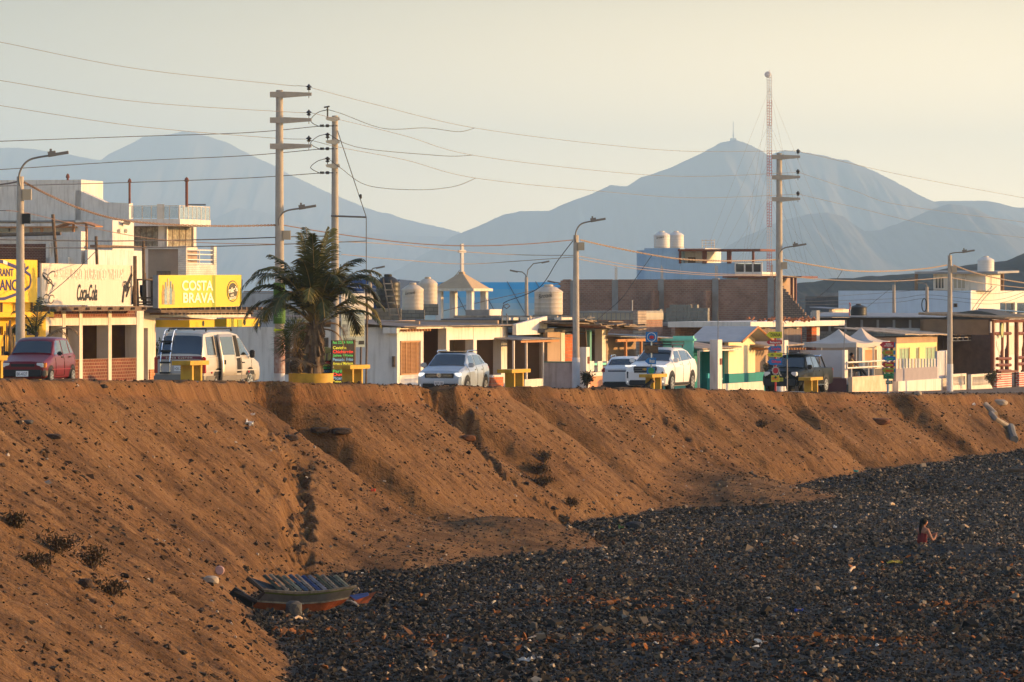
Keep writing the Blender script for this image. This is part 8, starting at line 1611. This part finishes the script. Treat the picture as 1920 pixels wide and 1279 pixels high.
for (a, b_), (c_, d_), r_, lb in (((1593, 1076), (1603, 1067), .035, 'bleached curved stick on the shingle below the woman'), ((1669, 949), (1676, 949), .05, 'small orange plank on the shingle above the woman'), ((552, 1164), (566, 1164), .03, 'pale stick in front of the squared grey rock'), ((645, 1130), (672, 1140), .025, 'thin broken pole by the bow of the wrecked boat')):
    q, s = hit(a, b_), hit(c_, d_); mb = MB(); mb.tube([Vector((0, 0, .05)), (s-q)*.5+Vector((0, 0, .10)), s-q+Vector((0, 0, .05))], r_, 6); o = mb.build('stick', mat('bleached_wood', (.55, .40, .25), .8)); o.location = q; tag(o, lb, 'stick')
q = hit(412, 1079); mb = MB(); mb.lathe([(.01, -.03), (.10, -.03), (.12, 0), (.10, .03), (.01, .03)], n=16, axis='y'); o = mb.build('float_ball', mat('pink_float', (.5, .3, .26), .5), smooth=True); o.location = q+Vector((0, 0, .12)); tag(o, 'round pinkish net float on the sand left of the wrecked boat', 'float')
# low dry brush on the slope
DB = mat('dry_brush', (.10, .065, .028), .9, var=.4, vscale=5)
def slope_bush(px, py, w_, h_, label, seed, leafy=500): p = hit(px, py); bush(px, py, w_, h_, p.y, label, DB, seed, 'dry_bush', 'bush', leafy, .05)
for i, (px, py, w_, h_, lb) in enumerate(((1020, 868, 50, 26, 'brown dry bush on the slope right of the long track, upper of three'), (1012, 892, 44, 26, 'brown dry bush on the slope right of the long track, middle of three'), (1016, 912, 50, 20, 'brown dry bush on the slope right of the long track, lowest of three'), (1070, 950, 36, 16, 'narrow dry bush in the dark groove at the lower slope'), (110, 1040, 90, 40, 'wide dry bush on the spur at the lower left'), (175, 1068, 80, 46, 'tallest dry bush on the spur at the lower left'), (60, 1068, 90, 30, 'low dry bush near the left edge on the spur'), (210, 1118, 60, 26, 'dry bush below the tallest one on the spur'), (30, 990, 50, 26, 'dark dry bush at the left edge high on the spur'), (45, 1262, 110, 44, 'dark dry bush in the bottom left corner'), (1428, 802, 22, 12, 'small dry tuft on the slope below the signpost'), (1240, 1135+0, 0+1, 1, '')) ):
    if lb: slope_bush(px, py, w_, h_, lb, 30+i, 420)
# ------------------------------------------------------------------ wrecked boat
p = hit(560, 1146); k = p.y/F; t = thing('wrecked_boat', 'broken wooden fishing boat with grey and orange planks and bare ribs on the shingle', 'boat', p, 0)
def Q(x, y, dy=0): return Vector(((x-560)*k, dy, (1146-y)*k))
def plank(name, top, bot, m, dy0, dy1, th=.05, n=16):
    mb = MB(); T = [Q(*a) for a in top]; B = [Q(*a) for a in bot]
    def ip(L, u): f = u*(len(L)-1); i = min(int(f), len(L)-2); return L[i].lerp(L[i+1], f-i)
    for i in range(n):
        u0, u1 = i/n, (i+1)/n; a, b_, c_, d_ = ip(B, u0), ip(B, u1), ip(T, u1), ip(T, u0); cur = lambda u: .28*math.sin(math.pi*(.15+.7*u))
        a.y = dy0-cur(u0); b_.y = dy0-cur(u1); c_.y = dy1-cur(u1); d_.y = dy1-cur(u0); mb.slab(a, b_, c_, d_, (0, th, 0))
    return mb.build(name, m, t)
plank('orange_hull', [(484, 1128), (560, 1132), (610, 1128), (656, 1120)], [(472, 1139), (560, 1152), (605, 1146), (640, 1134)], mat('orange_hull_paint', (.40, .085, .015), .7, var=.4, vscale=4), 0, -.10)
plank('grey_planks', [(498, 1112), (560, 1116), (610, 1112), (664, 1103)], [(484, 1127), (560, 1131), (610, 1127), (654, 1120)], mat('weathered_grey_paint', (.18, .17, .155), .8, var=.3, vscale=3), -.12, -.26)
plank('green_stripe', [(498, 1108.5), (560, 1112.5), (610, 1109), (668, 1100)], [(498, 1112), (560, 1116), (610, 1112), (664, 1103)], mat('green_stripe_paint', (.12, .16, .03), .7, var=.3), -.27, -.29)
plank('gunwale', [(496, 1103.5), (560, 1108), (610, 1105), (669, 1096)], [(497, 1108.5), (560, 1112.5), (610, 1109), (669, 1101)], mat('pale_gunwale', (.42, .34, .22), .8, var=.5, vscale=6), -.32, -.34, .12)
plank('rubbing_strake', [(483, 1125), (560, 1129.5), (610, 1126), (655, 1119)], [(484, 1128.5), (560, 1132.5), (610, 1129), (654, 1122)], mat('pale_gunwale', (.42, .34, .22), .8), -.16, -.16, .05)
RC_ = [(.05, .06, .035), (.24, .20, .14), (.04, .05, .035), (.20, .20, .13), (.03, .07, .13), (.26, .22, .18), (.02, .05, .16), (.20, .19, .2)]
for i in range(12):
    x = 492+i*12.2; a = Q(x, 1083-1.5*math.sin(i*1.7), .55); b_ = Q(x+34, 1108, -.05); m_ = MB(); m_.slab(a+Vector((-.035, 0, 0)), a+Vector((.025, .0, .02)), b_+Vector((.03, 0, 0)), b_+Vector((-.04, 0, 0)), (.02, .06, .02)); m_.build('rib', mat('rib_paint%d' % (i % 8), RC_[i % 8], .8, var=.5, vscale=6), t)
m_ = MB(); m_.slab(Q(470, 1088, .5), Q(545, 1110, .1), Q(528, 1118, 0), Q(486, 1100, .2), (0, .04, .02)); m_.build('inner_board', mat('dark_board', (.03, .033, .035), .6), t)
for a, b_, w_ in (((462, 1086), (500, 1112), .04), ((464, 1084), (506, 1118), .05), ((478, 1138), (502, 1106), .07), ((440, 1110), (492, 1134), .06)): m_ = MB(); m_.tube([Q(*a, .1), Q(*b_, -.1)], w_, 6); m_.build('broken_timber', mat('dark_timber', (.07, .05, .035), .85, var=.4), t)
m_ = MB(); m_.prism([((424-560)*k, 0), ((430-560)*k, 34*k), ((440-560)*k, 44*k), ((474-560)*k, 22*k), ((472-560)*k, 0)], 'y', .05, .4); m_.build('transom', mat('charred_wood', (.012, .011, .01), .9), t)
m_ = MB(); m_.tube([Q(633, 1108, .3), Q(660, 1082, .5)], .022, 5); m_.build('pole', mat('dark_timber', (.07, .05, .035), .85), t)
m_ = MB(); m_.add([Q(655, 1118, -.1), Q(692, 1114, .1), Q(706, 1110, .1), Q(698, 1120, .0), Q(690, 1131, -.1), Q(672, 1132, -.15), Q(668, 1127, .3), Q(690, 1118, .4)], [(0, 5, 4, 3, 1), (1, 3, 2), (0, 1, 7, 6), (0, 6, 5)]); m_.build('bow_piece', mat('orange_hull_paint', (.40, .085, .015), .7), t)
m_ = MB(); m_.slab(Q(656, 1117, -.16), Q(690, 1112, -.02), Q(692, 1117, -.02), Q(668, 1125, -.2), (0, .02, .01)); m_.build('blue_plank', mat('blue_hull_paint', (.015, .045, .18), .7), t)
# ------------------------------------------------------------------ people
def figure(root, name, joints, edges, m, sub=1):
    me = bpy.data.meshes.new(name); me.from_pydata([j[0] for j in joints], edges, []); o = bpy.data.objects.new(name, me); COL.objects.link(o); o.parent = root
    o.modifiers.new('skin', 'SKIN').use_smooth_shade = True; s = o.modifiers.new('sub', 'SUBSURF'); s.levels = sub; s.render_levels = sub+1
    sv = me.skin_vertices[0].data if me.skin_vertices else None
    if sv is None:
        bm = bmesh.new(); bm.from_mesh(me); bm.verts.layers.skin.verify(); bm.to_mesh(me); bm.free(); sv = me.skin_vertices[0].data
    for i, j in enumerate(joints):
        r = j[1]; sv[i].radius = r if isinstance(r, tuple) else (r, r)
    sv[0].use_root = True; me.materials.append(m); return o
SKIN = mat('tan_skin', (.30, .13, .07), .6, var=.05); HAIR = mat('black_hair', (.005, .004, .003), .8, spec=.1, var=0)
def hand(J, E, w, d, up, cl=.5):
    """palm and five bent fingers growing from wrist vertex index w"""
    p = Vector(J[w][0]); d = Vector(d).normalized(); s = d.cross(Vector(up)).normalized(); n = s.cross(d); J.append((tuple(p+d*.05), (.036, .016))); c = len(J)-1; E.append((w, c)); pp = p+d*.05
    for i, (o_, l_) in enumerate(((-.03, .06), (-.01, .075), (.012, .07), (.03, .055))):
        a = pp+d*.035+s*o_; b_ = a+(d*(1-cl*.4)+n*-cl*.5)*l_*.5; e = b_+(d*(1-cl)-n*cl)*l_*.5; J += [(tuple(a), .009), (tuple(b_), .0085), (tuple(e), .007)]; k_ = len(J)-3; E += [(c, k_), (k_, k_+1), (k_+1, k_+2)]
    a = p+d*.03-s*.045; b_ = a+(d-s*.5)*.03; J += [(tuple(a), .011), (tuple(b_), .009)]; k_ = len(J)-2; E += [(c, k_), (k_, k_+1)]
def head(root, c, face, tilt=0, r=.1, hair=True, long=False, m=SKIN):
    """head with brow, nose, chin and ears as one mesh, face = direction looked in (x, y)"""
    bm = bmesh.new(); bmesh.ops.create_uvsphere(bm, u_segments=20, v_segments=14, radius=1); f = Vector((face[0], face[1], 0)).normalized(); s = Vector((-f.y, f.x, 0))
    for v in bm.verts:
        x, y, z = v.co; X_, Y_, Z_ = x*.092, y*.074, z*.115
        if z < -.3: X_ += .012*(x > 0)*abs(z); Y_ *= 1-.3*abs(z)
        if x > .8 and abs(y) < .28 and -.35 < z < .15: X_ += .026*(1-abs(y)/.28)*(1.15-abs(z+.2)*1.5)
        if x > .75 and .12 < z < .4: X_ += .006
        if x > .6 and abs(y) > .25 and abs(y) < .6 and -.05 < z < .15: X_ -= .010
        if x > .7 and abs(y) < .4 and -.6 < z < -.45: X_ += .007
        if abs(y) > .93 and abs(z) < .35 and abs(x) < .35: Y_ *= 1.22
        v.co = Vector(c)+f*X_+s*Y_+Vector((0, 0, Z_))
    me = bpy.data.meshes.new('head'); bm.to_mesh(me); bm.free(); me.materials.append(m); me.polygons.foreach_set('use_smooth', [True]*len(me.polygons)); o = bpy.data.objects.new('head', me); COL.objects.link(o); o.parent = root
    e_ = MB()
    for sg in (1, -1): q = Vector(c)+f*.082+s*.03*sg+Vector((0, 0, .012)); e_.lathe([(.004, -.008), (.009, 0), (.004, .008)], tuple(q), 6)
    e_.build('eyes', BLK, o); return o
# woman on the beach: back three quarters to us, looking right
X0 = hit(1729, 1016); base = Vector((0.0768*162.6, 162.6, 0)); base.z = gz(base.x, base.y); want = (HY-973)/F*162.6; hh = want-base.z
t = thing('person', 'woman with long black hair in a dark red top sitting on the shingle, looking right', 'person', base, 0)
dz = hh-.86
J = [((0, 0, .10+dz), (.15, .12)), ((.02, 0, .26+dz), (.125, .10)), ((.03, 0, .42+dz), (.20, .14)), ((.04, 0, .54+dz), (.18, .10)), ((.055, .01, .62+dz), .048), ((.075, .01, .70+dz), .055)]; E = [(0, 1), (1, 2), (2, 3), (3, 4), (4, 5)]
def limb(pts, root_i):
    n0 = len(J)
    for i, q in enumerate(pts): J.append(q); E.append((root_i if i == 0 else len(J)-2, len(J)-1))
    return len(J)-1
w1 = limb([((.17, -.10, .52+dz), .07), ((.24, -.16, .36+dz), .058), ((.31, -.17, .22+dz), .038), ((.40, -.06, .27+dz), .033), ((.44, .06, .36+dz), .028)], 3); hand(J, E, w1, (.2, .4, .6), (0, 0, 1), .8)
w2 = limb([((-.12, .10, .52+dz), .055), ((.02, .24, .36+dz), .045), ((.22, .26, .30+dz), .036), ((.38, .18, .38+dz), .028)], 3); hand(J, E, w2, (.6, -.2, .5), (0, 0, 1), .8)
l1 = limb([((.12, -.08, .09+dz*.6), .1), ((.38, -.02, .12+dz*.5), .085), ((.62, .02, .30), .065), ((.70, .02, .12), .05), ((.74, .02, .03), .035), ((.86, .02, .02), .03)], 0); l2 = limb([((.10, .12, .09+dz*.6), .1), ((.36, .2, .12+dz*.5), .085), ((.60, .2, .32), .065), ((.70, .2, .12), .05), ((.74, .2, .03), .035), ((.86, .2, .02), .03)], 0)
body = figure(t, 'body', J, E, SKIN); head(t, (.09, .015, .76+dz), (.93, .35))
figure(t, 'top', [((0, 0, .06+dz), (.26, .2)), ((.02, 0, .26+dz), (.20, .155)), ((.03, 0, .42+dz), (.215, .155)), ((.035, 0, .47+dz), (.18, .115))], [(0, 1), (1, 2), (2, 3)], mat('dark_red_top', (.16, .008, .008), .8, var=.1))
m_ = MB(); m_.tube([(.11, -.075, .46+dz), (.12, -.075, .57+dz), (.10, .0, .60+dz)], .014, 5); m_.tube([(-.05, -.075, .46+dz), (-.05, -.07, .58+dz)], .014, 5); m_.build('straps', BLK, t)
figure(t, 'hair', [((.06, .01, .80+dz), .095), ((.02, -.02, .75+dz), .09), ((-.03, -.06, .64+dz), .06), ((-.05, -.12, .50+dz), .042), ((-.04, -.135, .36+dz), .03), ((-.04, -.13, .22+dz), .014)], [(0, 1), (1, 2), (2, 3), (3, 4), (4, 5)], HAIR)
m_ = MB(); m_.lathe([(.01, -.09), (.08, -.07), (.112, -.01), (.108, .05), (.07, .1), (.01, .125)], (.055, -.015, .78+dz), 16); m_.build('hair', HAIR, t, smooth=True)
m_ = MB(); m_.obox((.05, .02, .04+dz*.8), (.5, .4, .06)); m_.build('towel', mat('blue_grey_cloth', (.10, .16, .24), .9), t)
# man in a chair on the terrace
ground = TR.wpt(TR.Lp(1599, 1.0), 1.0, 0); ground.z = P(1610, 713.5, ground.y).z
t = thing('person', 'man in a striped shirt lounging in a chair on the terrace, hand at his chin', 'person', ground+Vector((-.05, 0, 0)), .12); s_ = ground.y/F; sh_ = (HY-662)*s_-ground.z; f_ = sh_/1.30
def S(x, y, z): return (x*f_, y*f_, z*f_)
J = [(S(0, 0, .50), (.16*f_, .13*f_)), (S(-.04, 0, .68), (.13*f_, .11*f_)), (S(-.07, 0, .86), (.17*f_, .11*f_)), (S(-.07, 0, .98), (.15*f_, .08*f_)), (S(-.04, 0, 1.06), .05), (S(-.02, 0, 1.13), .055)]; E = [(0, 1), (1, 2), (2, 3), (3, 4), (4, 5)]
w1 = limb([(S(-.02, -.19, .96), .055), (S(.16, -.24, .76), .045), (S(.30, -.2, .66), .04), (S(.22, -.12, .84), .034), (S(.12, -.06, 1.0), .028)], 3); hand(J, E, w1, (-.3, .2, .9), (0, 1, 0), .9)
w2 = limb([(S(-.05, .19, .96), .055), (S(0, .27, .76), .045), (S(.12, .26, .62), .036), (S(.28, .2, .60), .028)], 3); hand(J, E, w2, (1, -.1, -.1), (0, 0, 1), .6)
limb([(S(.12, -.09, .50), .095), (S(.48, -.10, .50), .075), (S(.66, -.10, .28), .055), (S(.80, -.10, .10), .04), (S(.93, -.10, .06), .035)], 0); limb([(S(.12, .09, .50), .095), (S(.42, .12, .52), .075), (S(.48, .12, .26), .055), (S(.44, .12, .08), .04), (S(.58, .12, .04), .035)], 0)
figure(t, 'body', J, E, mat('brown_skin', (.16, .07, .035), .6, var=.05)); head(t, S(.005, 0, 1.19), (.9, -.25), m=mat('brown_skin', (.16, .07, .035), .6))
m_ = MB(); m_.lathe([(.01, -.06), (.085, -.04), (.1, .0), (.09, .06), (.05, .1), (.01, .115)], S(-.02, .0, 1.22), 16); m_.build('hair', HAIR, t, smooth=True)
figure(t, 'shirt', [(S(0, 0, .52), (.175*f_, .145*f_)), (S(-.04, 0, .68), (.15*f_, .13*f_)), (S(-.07, 0, .86), (.18*f_, .125*f_)), (S(-.06, 0, .97), (.15*f_, .09*f_)), (S(-.02, -.2, .95), .065), (S(.05, -.22, .86), .06)], [(0, 1), (1, 2), (2, 3), (3, 4), (4, 5)], mat('striped_shirt', (.62, .42, .06), .8, col2=(.35, .05, .05), var=.3, vscale=7))
figure(t, 'trousers', [(S(0, 0, .48), (.165*f_, .14*f_)), (S(.2, -.1, .5), .1), (S(.48, -.10, .51), .085), (S(.66, -.10, .28), .07), (S(.78, -.10, .13), .055), (S(.2, .1, .5), .1), (S(.42, .12, .52), .085), (S(.48, .12, .26), .07), (S(.45, .12, .12), .055)], [(0, 1), (1, 2), (2, 3), (3, 4), (0, 5), (5, 6), (6, 7), (7, 8)], mat('dark_trousers', (.02, .02, .022), .9))
ch = thing('chair', 'dark plastic chair under the seated man on the terrace', 'chair', ground+Vector((-.05, 0, 0)), .12)
m_ = MB(); m_.obox(S(-.02, 0, .38), (.46, .46, .05)); m_.build('seat', BRN, ch); m_ = MB(); m_.obox(S(-.24, 0, .68), (.05, .46, .62), (0, -.2, 0)); m_.build('backrest', BRN, ch)
for x in (-.2, .18):
    for y_ in (-.2, .2): m_ = MB(); m_.tube([S(x, y_, 0), S(x, y_, .37)], .025, 5); m_.build('leg', BRN, ch)
# dog beside the table
q = lipat(1210, -1.6); t = thing('dog', 'small black dog with a tan muzzle sitting by the table before the white off-road car', 'dog', q, .2)
J = [((-.12, 0, .16), .115), ((.0, 0, .22), .11), ((.12, 0, .30), .10), ((.2, 0, .40), .065), ((.26, 0, .47), .07), ((.36, 0, .44), .035), ((.40, 0, .43), .025)]; E = [(0, 1), (1, 2), (2, 3), (3, 4), (4, 5), (5, 6)]
for sy in (-1, 1):
    limb([((.16, sy*.07, .24), .045), ((.17, sy*.07, .12), .03), ((.18, sy*.07, .02), .025), ((.23, sy*.07, .015), .022)], 2); limb([((-.05, sy*.1, .12), .07), ((.04, sy*.11, .10), .045), ((-.06, sy*.11, .05), .028), ((.05, sy*.11, .015), .024)], 0); limb([((.24, sy*.05, .55), .02)], 4)
limb([((-.24, 0, .08), .03), ((-.36, .05, .06), .02)], 0); figure(t, 'body', J, E, mat('black_fur', (.012, .010, .009), .8)); figure(t, 'muzzle', [((.33, -.01, .447), .045), ((.415, -.01, .43), .03)], [(0, 1)], mat('tan_fur', (.45, .22, .08), .8))
# ------------------------------------------------------------------ the air
mb = MB(); mb.box(-19500, 19500, -80, 24800, -12, 760)
hz = bpy.data.materials.new('haze'); hz.use_nodes = True; N = hz.node_tree; N.nodes.remove(N.nodes['Principled BSDF'])
pv = N.nodes.new('ShaderNodeVolumePrincipled'); pv.inputs['Color'].default_value = (.52, .78, 1.0, 1); pv.inputs['Density'].default_value = 9.2e-5; pv.inputs['Anisotropy'].default_value = .1
N.links.new(pv.outputs[0], N.nodes['Material Output'].inputs['Volume'])
hb = mb.build('haze', hz, kind='stuff'); hb['label'] = 'pale sea haze over the plain and mountains'; hb['category'] = 'haze'
